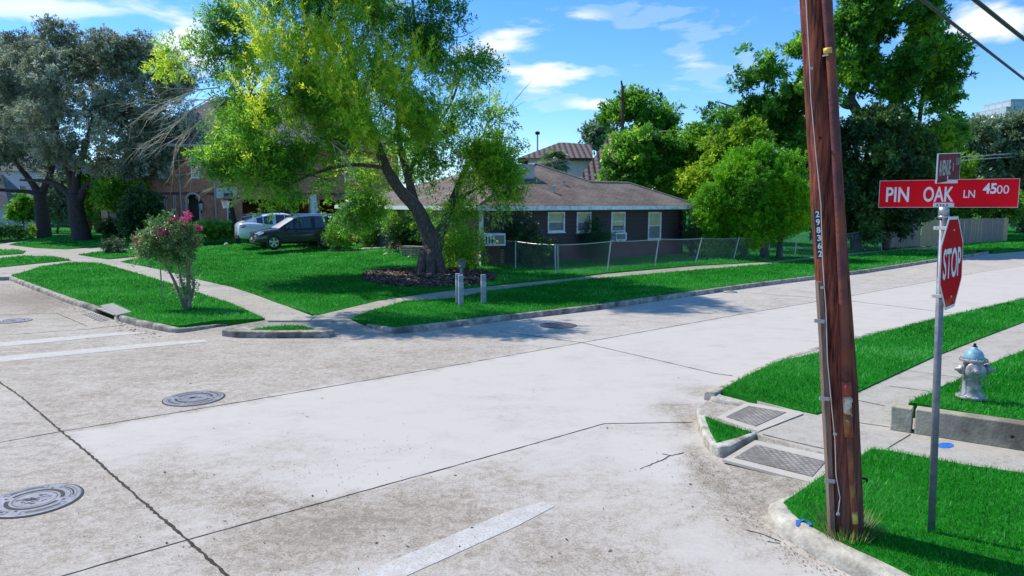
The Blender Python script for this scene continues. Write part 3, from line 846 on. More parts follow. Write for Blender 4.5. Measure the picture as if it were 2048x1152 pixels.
# ------------------------------------------------------------------ foliage
def foliage(lobes, n_spray, per, leaf, spray_len, seed, droop=0.0, shell=.55, spread=.35, gap=.0, gscale=.6, outb=.7, tbias=0.0, fan=.9, zmin=None, upb=.25):
    """lobes: (centre, (rx, ry, rz), weight). Returns leaf quads (n,4,3) and tints"""
    r = np.random.default_rng(seed)
    w = np.array([l[1][0] * l[1][1] * l[1][2] * l[2] for l in lobes]) ** .72; w /= w.sum()
    li = r.choice(len(lobes), n_spray, p=w)
    C = np.array([l[0] for l in lobes])[li]; Rr = np.array([l[1] for l in lobes])[li]
    dr = r.normal(size=(n_spray, 3)); dr /= np.linalg.norm(dr, axis=1)[:, None]
    rad = shell + (1 - shell) * r.random(n_spray) ** .6
    deep = r.random(n_spray) < .22
    rad[deep] *= r.random(deep.sum()) ** .5
    P = C + dr * Rr * rad[:, None]
    nz_ = np.array([noise.noise(Vector(p) * gscale) for p in P])
    k = nz_ > (gap - .5)
    if zmin is not None: k &= P[:, 2] > zmin
    P = P[k]; dr = dr[k]; nz_ = nz_[k]; m_ = len(P)
    ax = dr * outb + r.normal(size=(m_, 3)) * .55; ax[:, 2] += upb - droop
    ax /= np.linalg.norm(ax, axis=1)[:, None]
    sl2 = spray_len * r.uniform(.5, 1.35, m_)
    ctint = .45 + .75 * np.array([noise.noise(Vector(p) * .7 + Vector((9, 4, 2))) for p in P]) + r.normal(0, .16, m_) + tbias
    I = np.repeat(np.arange(m_), per); N = len(I)
    t = r.random(N)
    off = r.normal(size=(N, 3)); off -= (off * ax[I]).sum(1)[:, None] * ax[I]; off /= np.linalg.norm(off, axis=1)[:, None]
    base = P[I] + ax[I] * (t * sl2[I])[:, None] + off * (spread * sl2[I] * (1.05 - t) * r.random(N))[:, None]
    base[:, 2] -= droop * (t * sl2[I]) ** 2 * .6
    ld = ax[I] * (1 - fan * .5) + off * fan * .8 + r.normal(size=(N, 3)) * .25; ld[:, 2] -= droop * .5
    ld /= np.linalg.norm(ld, axis=1)[:, None]
    up = r.normal(size=(N, 3)) * .6; up[:, 2] += 1
    sd_ = np.cross(ld, up); sd_ /= np.linalg.norm(sd_, axis=1)[:, None]
    L = leaf[0] * r.uniform(.7, 1.3, N); Wd = leaf[1] * r.uniform(.7, 1.3, N)
    a = base; b = base + ld * (L * .45)[:, None] + sd_ * (Wd * .5)[:, None]; c = base + ld * L[:, None]; d = base + ld * (L * .45)[:, None] - sd_ * (Wd * .5)[:, None]
    tint = np.clip(ctint[I] + r.normal(0, .1, N) + .10 * (t - .5), 0, 1)
    return np.stack([a, b, c, d], 1), tint
def LBs(D0, lst, lump=7):
    """lobes given as px, py, rx, ry[, dy[, weight]] at distance D0"""
    out = []
    for l in lst:
        px, py, rx, ry = l[:4]; dy = l[4] if len(l) > 4 else 0; w = l[5] if len(l) > 5 else 1
        d_ = D0 + dy; k = d_ / F
        c = D(px, py, d_)
        rr_ = np.array([rx * k, max(rx, ry) * k * (.85), ry * k])
        out.append((np.array(c), rr_ * .86, w))
        r_ = np.random.default_rng(int(px * 7 + py * 3 + 5000))
        for q in range(lump):
            dv_ = r_.normal(size=3); dv_[1] *= .8; dv_ /= np.linalg.norm(dv_); sc = r_.uniform(.22, .46)
            out.append((np.array(c) + dv_ * rr_ * r_.uniform(.68, .92), np.maximum(rr_ * sc, rr_.min() * sc * np.array([1.1, 1, .8])), w * 1.2))
    return out
def billow(D0, lst, n, r0, r1, seed=1, core=.35):
    """a crown as many small overlapping leaf masses over the surface of its main masses"""
    r_ = np.random.default_rng(seed + 900); main = LBs(D0, lst, 0)
    w = np.array([m_[1][0] * m_[1][2] * m_[2] for m_ in main]); w = w / w.sum(); out = [(c, r * .8, q * core) for c, r, q in main]
    k = D0 / F
    for i in r_.choice(len(main), n, p=w):
        c, rr_, q = main[i]; dv_ = r_.normal(size=3); dv_[1] = -abs(dv_[1]) * .9 if r_.random() < .72 else abs(dv_[1]); dv_ /= np.linalg.norm(dv_)
        rad = r_.uniform(r0, r1) * k
        out.append((c + dv_ * rr_ * r_.uniform(.82, 1.02), np.array([rad, rad, rad * r_.uniform(.6, .85)]), 3.0 * q ** .3))
    return out
def limb(m, pts, r0, r1, n=8, wob=.0, seg=4):
    """smooth tapered limb through points (Catmull-Rom)"""
    P = [Vector(p) for p in pts]; out = []
    Q = [P[0] * 2 - P[1]] + P + [P[-1] * 2 - P[-2]]
    for i in range(1, len(Q) - 2):
        for j in range(seg):
            t = j / seg; a, b, c, d = Q[i - 1], Q[i], Q[i + 1], Q[i + 2]
            out.append(.5 * ((2 * b) + (c - a) * t + (2 * a - 5 * b + 4 * c - d) * t * t + (3 * b - a - 3 * c + d) * t ** 3))
    out.append(P[-1])
    nn = len(out)
    rs = [r0 + (r1 - r0) * (i / (nn - 1)) ** .8 for i in range(nn)]
    m.tube(out, rs, n, jit=.05)
    return out
def grow(m, start, direction, length, r, depth, rr, spread=.6, up=.1):
    """small recursive twigs"""
    p = Vector(start); d = Vector(direction).normalized(); pts = [p.copy()]; k = 4
    for i in range(k):
        d = (d + Vector((rr.uniform(-1, 1), rr.uniform(-1, 1), rr.uniform(-1, 1))) * .18 + Vector((0, 0, up * .2))).normalized()
        p = p + d * length / k; pts.append(p.copy())
    m.tube(pts, [r * (1 - .75 * i / k) for i in range(k + 1)], 4, cap=False)
    if depth > 0:
        for i in range(1, k + 1):
            for q in range(2 if depth > 1 else 1):
                nd = (d + Vector((rr.uniform(-1, 1), rr.uniform(-1, 1), rr.uniform(-1, 1))) * spread).normalized()
                grow(m, pts[i], nd, length * .55, r * .5, depth - 1, rr, spread, up)

# --- the big tree in the yard
LM_MAIN = leafmat('willow_oak_leaf', (.04, .18, .03), (.22, .48, .03), (.62, .68, .05), rough=.5, trans=.52, spec=.4)
tb = GY(862, 546)
DT = tb.y
T1 = empty('shade_tree', tb, 'tall leaning yellow green shade tree on the mulch bed in the front yard', 'tree')
tm = MB()
def TP(px, py, dd=0): return D(px, py, DT + dd)
limb(tm, [tb + Vector((0, 0, -.2)), TP(863, 520), TP(868, 480), TP(862, 462)], .44, .34, 14)
for a in range(7):
    an = a * 2 * math.pi / 7 + .3
    limb(tm, [tb + Vector((math.cos(an) * .75, math.sin(an) * .75, -.12)), tb + Vector((math.cos(an) * .45, math.sin(an) * .45, .12)), tb + Vector((math.cos(an) * .2, math.sin(an) * .2, .9))], .13, .2, 8)
limb(tm, [TP(866, 500), TP(852, 455), TP(832, 415), TP(800, 380), TP(772, 335), TP(755, 290), TP(738, 245)], .34, .14, 12)
limb(tm, [TP(738, 247), TP(722, 190, -1), TP(700, 120, -1), TP(690, 40)], .17, .05)
limb(tm, [TP(755, 290), TP(690, 240, 1), TP(600, 200, 1), TP(500, 190, 0), TP(430, 215, -1)], .13, .04)
limb(tm, [TP(832, 415, .2), TP(815, 350, .6), TP(798, 280, 1), TP(800, 200, 1.5), TP(830, 90, 1.5), TP(825, 0, 1.5)], .20, .05, 10)
limb(tm, [TP(815, 350, .6), TP(850, 280, 2), TP(900, 210, 2), TP(930, 120, 2)], .12, .03)
limb(tm, [TP(870, 480), TP(888, 450, .5), TP(905, 400, 1), TP(930, 340, 2), TP(960, 280, 2)], .26, .06, 10)
limb(tm, [TP(905, 400, 1), TP(950, 380, 1), TP(1000, 350, 1)], .09, .03)
limb(tm, [TP(772, 335), TP(700, 330, -1), TP(620, 350, -2), TP(560, 380, -2)], .09, .03)
limb(tm, [TP(738, 250), TP(640, 170, 2), TP(540, 100, 2), TP(430, 90, 2)], .1, .03)
tb_r = random.Random(17)
for (px, py, dd) in ((700, 120, -1), (722, 190, -1), (690, 60, 0), (600, 200, 1), (500, 190, 0), (640, 170, 2), (540, 100, 2), (800, 200, 1.5), (830, 90, 1.5), (900, 210, 2), (960, 280, 2), (930, 340, 2),
                     (620, 350, -2), (700, 330, -1), (798, 280, 1), (850, 280, 2), (755, 290, 0), (905, 400, 1), (430, 90, 2)):
    for q in range(2): grow(tm, TP(px, py, dd), Vector((tb_r.uniform(-1, 1), tb_r.uniform(-.8, .8), tb_r.uniform(-.1, 1))), tb_r.uniform(1.2, 2.2), .03, 1, tb_r, spread=.7, up=.2)
tm.build('trunk', M_BARK, T1, smooth=True)
rr = random.Random(3)
for (px, py, dd, tx, ty, ln) in ((440, 175, -1, -1, -.15, 2.2), (430, 190, -1, -1, -.5, 2.4), (450, 200, -1, -.8, -.9, 2.6), (470, 215, -1, -.6, -1, 2.2), (420, 200, -1, -1, .1, 1.8), (470, 170, 0, -1, .5, 1.9),
                                 (560, 375, -2, -1, -.3, 1.3), (540, 370, -2, -1, -.1, 1.4), (640, 270, -2.5, .8, -.3, 1.2)):
    bmz = MB(); grow(bmz, TP(px, py, dd), Vector((tx, rr.uniform(-.3, .3), ty)), ln, .028, 2, rr, spread=.42, up=-.1)
    bmz.build('bare_branch', M_TWIG, T1)
lob = billow(DT, [(480, 60, 75, 75, 1), (430, 130, 55, 42, 1), (378, 60, 22, 42, 1, .5), (600, 10, 120, 85, 0), (760, -50, 150, 110, 0), (700, -170, 150, 110, 0), (560, -110, 120, 90, 0), (450, -150, 100, 70, -6), (330, -150, 110, 70, -6), (230, -140, 80, 60, -5.5), (875, 30, 75, 75, 0), (920, 60, 40, 60, 0, .5),  # unseen forward lobes above the view added so the crown shades the road
               (690, 140, 120, 85, 0), (540, 170, 95, 60, 0), (470, 225, 60, 42, 0, .7), (590, 255, 110, 65, -2), (520, 310, 100, 50, -2), (440, 300, 50, 50, -1, .5), (690, 250, 85, 60, -2.5),
               (650, 330, 100, 48, -2, .9), (560, 350, 80, 42, -2, .8), (470, 370, 55, 36, -2, .6), (620, 385, 70, 34, 0, .5), (700, 385, 60, 60, 1.8, .6), (750, 400, 40, 40, 2, .3),
               (830, 150, 105, 85, 0), (920, 160, 55, 60, 0, .6), (970, 190, 35, 30, 0, .3), (880, 250, 95, 75, 1), (960, 270, 60, 55, 1, .8), (900, 340, 100, 60, 1.5), (980, 340, 55, 45, 1, 1), (1012, 300, 38, 50, 1, .9), (1018, 370, 36, 36, 1, .9), (975, 230, 40, 40, 1, .7), (1010, 400, 30, 18, 1, .5),
               (800, 270, 40, 35, -1.5, .7), (930, 400, 80, 50, .5), (900, 440, 55, 40, 1.5), (960, 430, 45, 36, .5, .7), (915, 490, 40, 40, 1.5, .7), (370, 130, 45, 40, 0, .5), (350, 140, 20, 20, 0, .4), (800, 330, 40, 40, 2, .5)], 210, 20, 42, seed=5, core=.28)
V, t = foliage(lob, 14500, 30, (.15, .045), .68, 11, droop=.22, shell=.45, spread=.30, gap=.36, gscale=.9, tbias=-.02)
# young upright plumes on top and front
plum = LBs(DT, [(620, 150, 90, 90, -2), (720, 200, 90, 80, -2.5), (570, 90, 80, 60, -1.5), (830, 200, 80, 70, -2), (660, 60, 110, 50, -1), (560, 230, 70, 50, -2.5)])
V2, t2 = foliage(plum, 900, 70, (.14, .035), 1.2, 12, droop=-.4, shell=.6, spread=.14, gap=.3, tbias=.35, fan=.8, outb=.3, upb=.5)
fast_mesh('crown', np.concatenate([V, V2]), 4, np.concatenate([t, t2]), LM_MAIN, T1)

def tree(name, label, base, D0, lobes, trunk_pts, mat, bark, n, per, leaf, spray, seed, group=None, lump=7, bil=None, bcore=.35, **kw):
    base = Vector(base)
    T = empty(name, base, label, 'tree', group)
    m = MB()
    for (pts, r0, r1) in trunk_pts:
        limb(m, [D(p[0], p[1], D0 + (p[2] if len(p) > 2 else 0)) if not isinstance(p, Vector) else p for p in pts], r0, r1, 9)
    m.build('trunk', bark, T, smooth=True)
    V, t = foliage(billow(D0, lobes, *bil, seed=seed, core=bcore) if bil else LBs(D0, lobes, lump), n, per, leaf, spray, seed, **kw)
    fast_mesh('crown', V, 4, t, mat, T)
    return T
LM_OAK = leafmat('live_oak_leaf', (.08, .125, .07), (.28, .34, .22), (.56, .60, .48), rough=.55, trans=.25, spec=.35)
b = GY(166, 481); DO = b.y
tree('live_oak', 'large dark silvery live oak with thick trunk standing on the verge lawn', b, DO,
     [(210, 170, 150, 95), (300, 210, 95, 80), (340, 280, 50, 60), (250, 110, 100, 48), (330, 150, 50, 45, 0, .8), (180, 270, 160, 70), (290, 330, 90, 42), (350, 330, 40, 45, 0, .7), (130, 110, 90, 55), (240, 350, 90, 30, 0, .7), (60, 180, 90, 80, 2)],
     [([b + Vector((0, 0, -.2)), (160, 455), (152, 415), (148, 388)], .72, .5), ([(148, 395), (140, 350), (120, 300), (110, 220)], .4, .1), ([(150, 392), (155, 340), (175, 280), (200, 180)], .4, .1),
      ([(158, 400), (175, 370), (215, 345), (290, 330)], .35, .08), ([(145, 395), (120, 372), (85, 362), (40, 360)], .3, .08)],
     LM_OAK, M_OAKBARK, 12500, 20, (.18, .085), .55, 21, bil=(150, 14, 30), gap=.22, shell=.5, droop=.1, outb=.9)
b = GY(90, 473); D2 = b.y
tree('live_oak', 'second live oak, its slimmer dark trunk left of the thick one', b, D2,
     [(70, 160, 110, 90), (-20, 200, 100, 110), (60, 250, 110, 70), (10, 300, 90, 50), (110, 330, 60, 30), (-60, 320, 80, 60), (20, 110, 80, 50), (120, 350, 40, 16, 4, .5)],
     [([b + Vector((0, 0, -.2)), (86, 440), (82, 405), (80, 385)], .6, .45), ([(80, 392), (60, 384), (30, 382), (-20, 378)], .22, .12), ([(80, 390), (60, 360), (30, 320), (0, 250)], .34, .1), ([(82, 390), (100, 350), (110, 300), (100, 220)], .34, .1)],
     LM_OAK, M_OAKBARK, 8500, 20, (.19, .09), .55, 22, bil=(110, 14, 30), gap=.2, shell=.5, droop=.1, outb=.9)

LM_RIGHT = leafmat('pecan_leaf', (.03, .13, .015), (.12, .36, .03), (.38, .58, .05), rough=.42, trans=.48, spec=.6)
LM_DARK = leafmat('dark_evergreen_leaf', (.02, .06, .02), (.05, .13, .035), (.14, .26, .05), rough=.45, trans=.25)
LM_BRIGHT = leafmat('bright_shrub_leaf', (.04, .17, .015), (.13, .36, .025), (.36, .56, .05), rough=.5, trans=.4)
LM_YEL = leafmat('yellow_green_leaf', (.10, .24, .012), (.28, .46, .02), (.48, .60, .04), rough=.5, trans=.42)
LM_JUN = leafmat('arborvitae_leaf', (.035, .17, .008), (.13, .42, .010), (.34, .60, .015), rough=.55, trans=.35)
LM_GREY = leafmat('grey_green_leaf', (.07, .13, .06), (.18, .27, .13), (.36, .44, .25), rough=.4, trans=.25, spec=.7)
b = GY(1792, 492)
tree('pecan_tree', 'very tall bright green tree rising behind the utility pole and street signs', b, 46,
     [(1765, 40, 110, 80), (1850, 120, 70, 85), (1700, 110, 65, 75), (1650, 70, 40, 80, 0, .8), (1790, 130, 90, 70), (1850, 230, 62, 60), (1860, 290, 45, 50, 0, .8), (1790, -50, 120, 80), (1880, 200, 45, 40, 0, .7), (1690, 30, 60, 60),
      (1870, 350, 25, 30, 0, .5), (1790, 190, 50, 30, 0, .5)],
     [([b + Vector((0, 0, -.3)), (1790, 430), (1770, 340), (1735, 260), (1700, 200)], .55, .3), ([(1690, 215), (1712, 172), (1740, 120), (1780, 40)], .3, .08), ([(1712, 172), (1745, 185), (1790, 200), (1830, 190)], .12, .04),
      ([b, (1815, 400), (1828, 320), (1840, 230), (1850, 150)], .35, .08)],
     LM_RIGHT, M_BARK, 5200, 34, (.27, .11), .7, 31, bil=(80, 17, 34), gap=.52, shell=.5, droop=.15, tbias=-.02)
b = GY(1640, 497)
tree('pecan_tree', 'broad bright green tree between the utility pole and the round clipped evergreen', b, 44,
     [(1570, 170, 70, 80), (1500, 190, 60, 45), (1440, 205, 32, 18, 0, 1.2), (1540, 260, 85, 65), (1475, 140, 30, 28, 0, .6), (1590, 100, 36, 45, 0, .7), (1610, 250, 60, 90), (1480, 255, 45, 36, 0, .8), (1600, 330, 50, 50, 2)],
     [([b + Vector((0, 0, -.3)), (1635, 430), (1610, 330), (1580, 240), (1570, 150)], .4, .1), ([(1620, 370), (1560, 300), (1500, 230), (1440, 205)], .2, .04)],
     LM_RIGHT, M_BARK, 3500, 34, (.25, .10), .66, 32, bil=(60, 15, 30), gap=.52, shell=.5, droop=.15, tbias=-.05)
b = GY(1712, 500)
tree('evergreen_tree', 'dark shady evergreen tree directly behind the utility pole', b, 43.5,
     [(1740, 300, 100, 70), (1700, 380, 80, 70), (1790, 380, 70, 60), (1650, 320, 40, 80), (1650, 420, 50, 60), (1830, 330, 40, 60), (1740, 440, 70, 40, 0, .8), (1720, 250, 50, 40, 0, .7), (1800, 430, 50, 40, 0, .7)],
     [([b + Vector((0, 0, -.3)), (1710, 450), (1712, 400), (1735, 300)], .38, .1), ([b + Vector((2, .5, 0)), (1775, 440), (1780, 380), (1790, 330)], .25, .06)],
     LM_DARK, M_BARK, 4600, 24, (.24, .11), .6, 33, bil=(70, 15, 30), gap=.16, shell=.4, droop=.2)
b = GY(1530, 517)
tree('round_evergreen', 'dense rounded bright green evergreen beside the bungalow and behind the fence', b, b.y + .5,
     [(1500, 395, 92, 92), (1540, 365, 62, 62), (1440, 430, 50, 60), (1580, 410, 34, 70), (1425, 475, 36, 28), (1550, 450, 55, 40), (1478, 470, 55, 28), (1430, 492, 40, 20), (1510, 330, 50, 35), (1575, 350, 30, 35)],
     [([b + Vector((0, 0, -.3)), (1528, 490), (1520, 440), (1510, 380)], .3, .08), ([b + Vector((-1.1, 0, -.2)), (1490, 490), (1480, 440), (1470, 380)], .22, .06), ([b + Vector((.7, 0, -.2)), (1560, 490), (1565, 440), (1560, 380)], .2, .06)],
     LM_JUN, M_BARK, 15000, 24, (.10, .042), .36, 34, bil=(150, 13, 21), bcore=2.2, tbias=.12, gap=-.2, shell=.7, droop=-.25, spread=.3, gscale=1.3, outb=.9, upb=.35)
bgt = [('background_tree', 'mid green bushy tree behind the tiled roof house, under the distant utility pole', 1235, 47, [(1262, 320, 44, 46), (1240, 375, 36, 28), (1275, 285, 34, 20), (1285, 345, 46, 48)], LM_RIGHT, 1900, 41),
       ('background_tree', 'leafy tree whose mop of upright shoots stands beside the distant utility pole', 1295, 60, [(1295, 232, 52, 36), (1260, 225, 30, 28), (1320, 250, 38, 30), (1290, 260, 55, 26), (1240, 245, 20, 30)], LM_BRIGHT, 1300, 42),
       ('background_tree', 'bright green tree with fresh shoots behind the bungalow roof ridge', 1335, 48, [(1335, 320, 62, 40), (1345, 360, 55, 40), (1300, 370, 45, 40), (1370, 300, 40, 30)], LM_BRIGHT, 1800, 43),
       ('background_tree', 'yellow green low tree above the right end of the bungalow roof', 1360, 45, [(1365, 385, 40, 26), (1340, 380, 34, 18), (1395, 370, 30, 30)], LM_YEL, 900, 44),
       ('background_tree', 'dark green tree between the bright shoots and the round evergreen', 1420, 48, [(1415, 320, 45, 46), (1395, 290, 25, 25), (1440, 350, 50, 40)], LM_RIGHT, 1500, 45),
       ('background_tree', 'yellow green crown directly above the round clipped evergreen', 1470, 42, [(1470, 285, 45, 36), (1450, 320, 40, 30), (1500, 300, 30, 30)], LM_YEL, 1100, 46),
       ('background_tree', 'small dark tree beside the peak of the tiled roof', 1197, 80, [(1197, 272, 17, 11)], LM_GREY, 250, 47),
       ('background_tree', 'yellow green tree glowing behind the small avenue sign', 1860, 56, [(1865, 305, 38, 34), (1845, 345, 34, 34), (1900, 340, 30, 30), (1830, 320, 20, 30)], LM_YEL, 1100, 48),
       ('background_tree', 'grey green sprawling tree above the wooden fence', 1985, 62, [(1990, 290, 60, 55), (2040, 320, 60, 85), (1935, 320, 42, 42), (1975, 365, 70, 45), (2060, 250, 40, 30), (1920, 385, 50, 30)], LM_GREY, 3800, 49),
       ('background_tree', 'dark spreading tree at the far end of the wooden fence', 2045, 66, [(2050, 390, 60, 40), (2020, 410, 40, 30), (2090, 420, 60, 40)], LM_GREY, 1600, 50),
       ('background_tree', 'low reddish green hedge tree leaning over the wooden fence', 1900, 58, [(1900, 408, 40, 22), (1955, 405, 50, 20), (1850, 400, 40, 24), (2000, 415, 30, 16)], LM_RIGHT, 1300, 51)]
for q, (px, w_, h_, mt_, adj) in enumerate(((-60, 70, 60, LM_RIGHT, 'farthest left'), (20, 60, 50, LM_GREY, 'behind the white house'), (105, 60, 55, LM_RIGHT, 'between the oak trunks'), (185, 60, 50, LM_YEL, 'right of the thick oak trunk'),
                                             (260, 50, 60, LM_RIGHT, 'behind the brick house wing'))):
    bgt.append(('background_tree', 'distant tree filling the gap under the live oaks, ' + adj, px, 105, [(px, 400 - h_ * .6, w_ * .7, h_ * .6), (px + 20, 430, w_ * .6, 30), (px - 25, 425, w_ * .5, 34)], mt_, 900, 140 + q))
for (nm, lab, px, D0, lobes_, mt, n_, sd2) in bgt:
    bb = D(px, 480, D0); bb.z = yz(bb.x, bb.y) - .1
    topx, topy = lobes_[0][0], lobes_[0][1]
    sc = D0 / 46
    tree(nm, lab, bb, D0, lobes_, [([bb, bb.lerp(D(topx, topy, D0), .5) + Vector((.2, 0, 0)), D(topx, topy, D0)], .22, .05)], mt, M_BARK, n_, 22, (.26 * sc, .12 * sc), .65 * sc, sd2, group='trees beyond the yard', bil=(26 + n_ // 60, 10, 22), gap=.3, shell=.45,
         droop=-.2 if mt is LM_BRIGHT else .1)

# ------------------------------------------------------------------ shrubs
M_PINK = leafmat('pink_blossom', (.50, .05, .16), (.75, .14, .28), (.85, .35, .45), rough=.6, trans=.3)
M_MAUVE = leafmat('mauve_blossom', (.50, .20, .42), (.62, .30, .52), (.72, .45, .62), rough=.6, trans=.3)
M_WFLOW = leafmat('white_blossom', (.6, .6, .5), (.7, .7, .6), (.8, .8, .7), rough=.6, trans=.2)
M_TERRA = pm('terracotta', (.38, .13, .05), (.5, .2, .09), scale=6, rough=.8)
def shrub(name, label, px, py, w, h, mat, n, seed, cat='shrub', group=None, leaf=(.10, .045), flowers=None, fmat=None, ft=(.05, .03), stems=5, base=None, D0=None, **kw):
    b = Vector(base) if base is not None else GY(px, py)
    if D0: b = D(px, py, D0)
    k = b.y / F
    W_, H_ = w * k, h * k
    T = empty(name, b, label, cat, group)
    m = MB()
    for i in range(stems):
        a = 2 * math.pi * i / stems + seed
        top = b + Vector((math.cos(a) * W_ * .28, math.sin(a) * W_ * .28, H_ * .6))
        limb(m, [b + Vector((math.cos(a) * .05, math.sin(a) * .05, -.05)), b.lerp(top, .5) + Vector((0, 0, .05)), top], max(.012, .012 * H_ * 1.5), .006, 5, seg=2)
    m.build('stems', M_BARK, T)
    lobes_ = [(np.array(b + Vector((0, 0, H_ * .52))), np.array([W_ * .42, W_ * .42, H_ * .42]), 1.0),
              (np.array(b + Vector((W_ * .2, 0, H_ * .35))), np.array([W_ * .3, W_ * .3, H_ * .3]), .7),
              (np.array(b + Vector((-W_ * .22, -.1, H_ * .38))), np.array([W_ * .28, W_ * .28, H_ * .28]), .7)]
    kw.setdefault('gap', .1); kw.setdefault('shell', .4); kw.setdefault('droop', 0.0)
    V, t = foliage(lobes_, n, 14, leaf, min(.35, .25 * H_ + .08), seed, **kw)
    V[:, :, 2] = np.maximum(V[:, :, 2], b.z + .01)
    fast_mesh('foliage', V, 4, t, mat, T)
    if flowers:
        r = np.random.default_rng(seed + 100)
        Fs = []
        for (fx, fy, fr) in flowers:
            c = D(fx, fy, b.y + r.uniform(-.25, .25) * W_)
            lob_ = [(np.array(c), np.array([fr * k] * 3) * np.array([1, 1, 1.15]), 1.0)]
            Vf, tf = foliage(lob_, int(26), 7, ft, fr * k * .5, seed + int(fx), gap=-1, shell=.3)
            Fs.append((Vf, tf))
        fast_mesh('blossom', np.concatenate([x[0] for x in Fs]), 4, np.concatenate([x[1] for x in Fs]), fmat or M_PINK, T)
    return T
# crape myrtle on the kerb strip
cb_ = G(373, 616, .15); DC = cb_.y
CM = empty('crape_myrtle', cb_, 'pink flowering multi stemmed small tree staked on the kerb strip lawn', 'tree')
m = MB()
CP_ = lambda a, b_, dd=0: D(a, b_, DC + dd)
limb(m, [cb_ + Vector((-.05, 0, -.05)), CP_(358, 585), CP_(345, 555), CP_(334, 535), CP_(322, 505)], .055, .02, 8)
limb(m, [cb_ + Vector((0, .05, -.05)), CP_(368, 585), CP_(362, 560), CP_(358, 540), CP_(350, 500)], .05, .02, 8)
limb(m, [cb_ + Vector((.08, 0, -.05)), CP_(378, 580), CP_(376, 555), CP_(376, 532), CP_(378, 505)], .06, .04, 8)
limb(m, [cb_ + Vector((.03, 0, -.05)), CP_(384, 590), CP_(388, 565), CP_(380, 545), CP_(385, 510)], .045, .02, 8)
limb(m, [CP_(334, 535), CP_(310, 515), CP_(290, 490)], .02, .008, 6); limb(m, [CP_(378, 510), CP_(390, 490), CP_(402, 465)], .02, .006, 6)
limb(m, [CP_(350, 505), CP_(352, 480), CP_(368, 440)], .02, .006, 6)
m.build('trunk', pm('crape_bark', (.14, .10, .075), (.34, .26, .2), scale=8, rough=.85, stretch=(1, 1, .4)), CM, smooth=True)
LM_CRAPE = leafmat('crape_leaf', (.06, .15, .03), (.24, .40, .12), (.55, .64, .32), rough=.38, trans=.3, spec=.8)
V, t = foliage(LBs(DC, [(330, 490, 44, 30), (362, 478, 30, 36), (298, 482, 26, 20), (350, 518, 26, 20, 0, .6), (378, 505, 16, 26, 0, .6), (345, 450, 40, 14, 0, .4), (362, 560, 18, 30, 0, .12), (384, 565, 12, 26, 0, .1), (376, 580, 14, 24, 0, .10), (390, 600, 14, 10, 0, .08), (288, 505, 20, 14, 0, .4), (352, 590, 14, 16, 0, .1)]),
               760, 18, (.066, .033), .26, 51, gap=.05, shell=.2, droop=0)
fast_mesh('foliage', V, 4, t, LM_CRAPE, CM)
Fv = []
for (fx, fy, fr) in ((276, 479, 7), (278, 487, 7), (290, 472, 4.5), (324, 464, 8), (337, 464, 5), (350, 468, 5), (313, 476, 5), (372, 434, 6), (368, 448, 5), (367, 455, 6.5), (396, 457, 5), (371, 474, 5), (389, 485, 5), (310, 474, 4), (376, 430, 5), (343, 443, 3), (352, 437, 3), (305, 462, 3)):
    c = D(fx, fy, DC + random.uniform(-.3, .3)); k = DC / F
    Vf, tf = foliage([(np.array(c), np.array([fr * k * 1.3] * 3), 1)], 34, 10, (.034, .028), fr * k * .6, int(fx * 3), gap=-1, shell=.3)
    Fv.append((Vf, tf))
fast_mesh('blossom', np.concatenate([x[0] for x in Fv]), 4, np.concatenate([x[1] for x in Fv]), M_PINK, CM)
m = MB(); m.tube([G(326, 611, .1), D(320, 530, G(326, 611, .15).y), D(316, 452, G(326, 611, .15).y + .1)], .018, 8)
tag(m.build('tree_stake', pm('weathered_stake', (.22, .24, .16), (.38, .40, .30), scale=6, rough=.8)), 'thin grey green wooden stake propping the pink flowering tree', 'stake')

shrub('flowering_shrub', 'low shrub with mauve pink blossoms in front of the dark car', 622, 499, 62, 38, leafmat('pale_shrub_leaf', (.05, .12, .04), (.16, .30, .12), (.34, .45, .25), rough=.5), 190, 61,
      flowers=[(618, 461, 5), (624, 464, 5), (632, 462, 5), (638, 455, 6), (640, 466, 4), (612, 464, 3), (628, 458, 4)], fmat=M_MAUVE)
shrub('leafy_shrub', 'upright light green shrub between the dark car and the terracotta pot', 677, 501, 48, 66, LM_BRIGHT, 330, 62, tbias=.15)
shrub('leafy_shrub', 'tall narrow bright green clump growing out of the terracotta pot', 698, 488, 20, 46, LM_BRIGHT, 90, 63)
shrub('flowering_shrub', 'rounded shrub with pale pink flowers near the garage corner', 738, 494, 52, 54, LM_BRIGHT, 260, 64, tbias=-.1,
      flowers=[(715, 455, 4), (722, 450, 4), (735, 447, 4), (745, 456, 4), (712, 468, 3), (752, 450, 3), (728, 462, 3)], fmat=M_MAUVE)
shrub('dark_round_bush', 'dark round bush on the left of the leaning tree trunk', 812, 503, 78, 66, LM_DARK, 460, 65)
shrub('climbing_shrub', 'pale leafy shrub against the garage wall behind the dark round bush', 800, 478, 70, 66, LM_BRIGHT, 300, 66, tbias=.1, D0=36)
shrub('leafy_shrub', 'dark shrub covering the corner wall of the bungalow', 1045, 531, 74, 100, LM_DARK, 520, 67)
shrub('leafy_shrub', 'mixed green shrub behind the first span of the chain link fence', 1083, 533, 70, 56, LM_RIGHT, 330, 68, tbias=-.2)
shrub('conifer_shrub', 'feathery dark green conifer in front of the second bungalow window', 1190, 521, 64, 88, leafmat('cypress_leaf', (.012, .06, .02), (.03, .13, .035), (.10, .26, .06), rough=.5), 420, 69, leaf=(.12, .03), droop=.2)
shrub('leafy_shrub', 'small round dark bush alone on the verge by the driveway', 228, 507, 44, 30, leafmat('small_bush_leaf', (.02, .05, .02), (.06, .12, .05), (.15, .2, .1)), 200, 70)
shrub('leafy_shrub', 'feathery shrub hanging low at the right foot of the leaning tree', 918, 524, 64, 62, LM_BRIGHT, 300, 71, tbias=-.05)
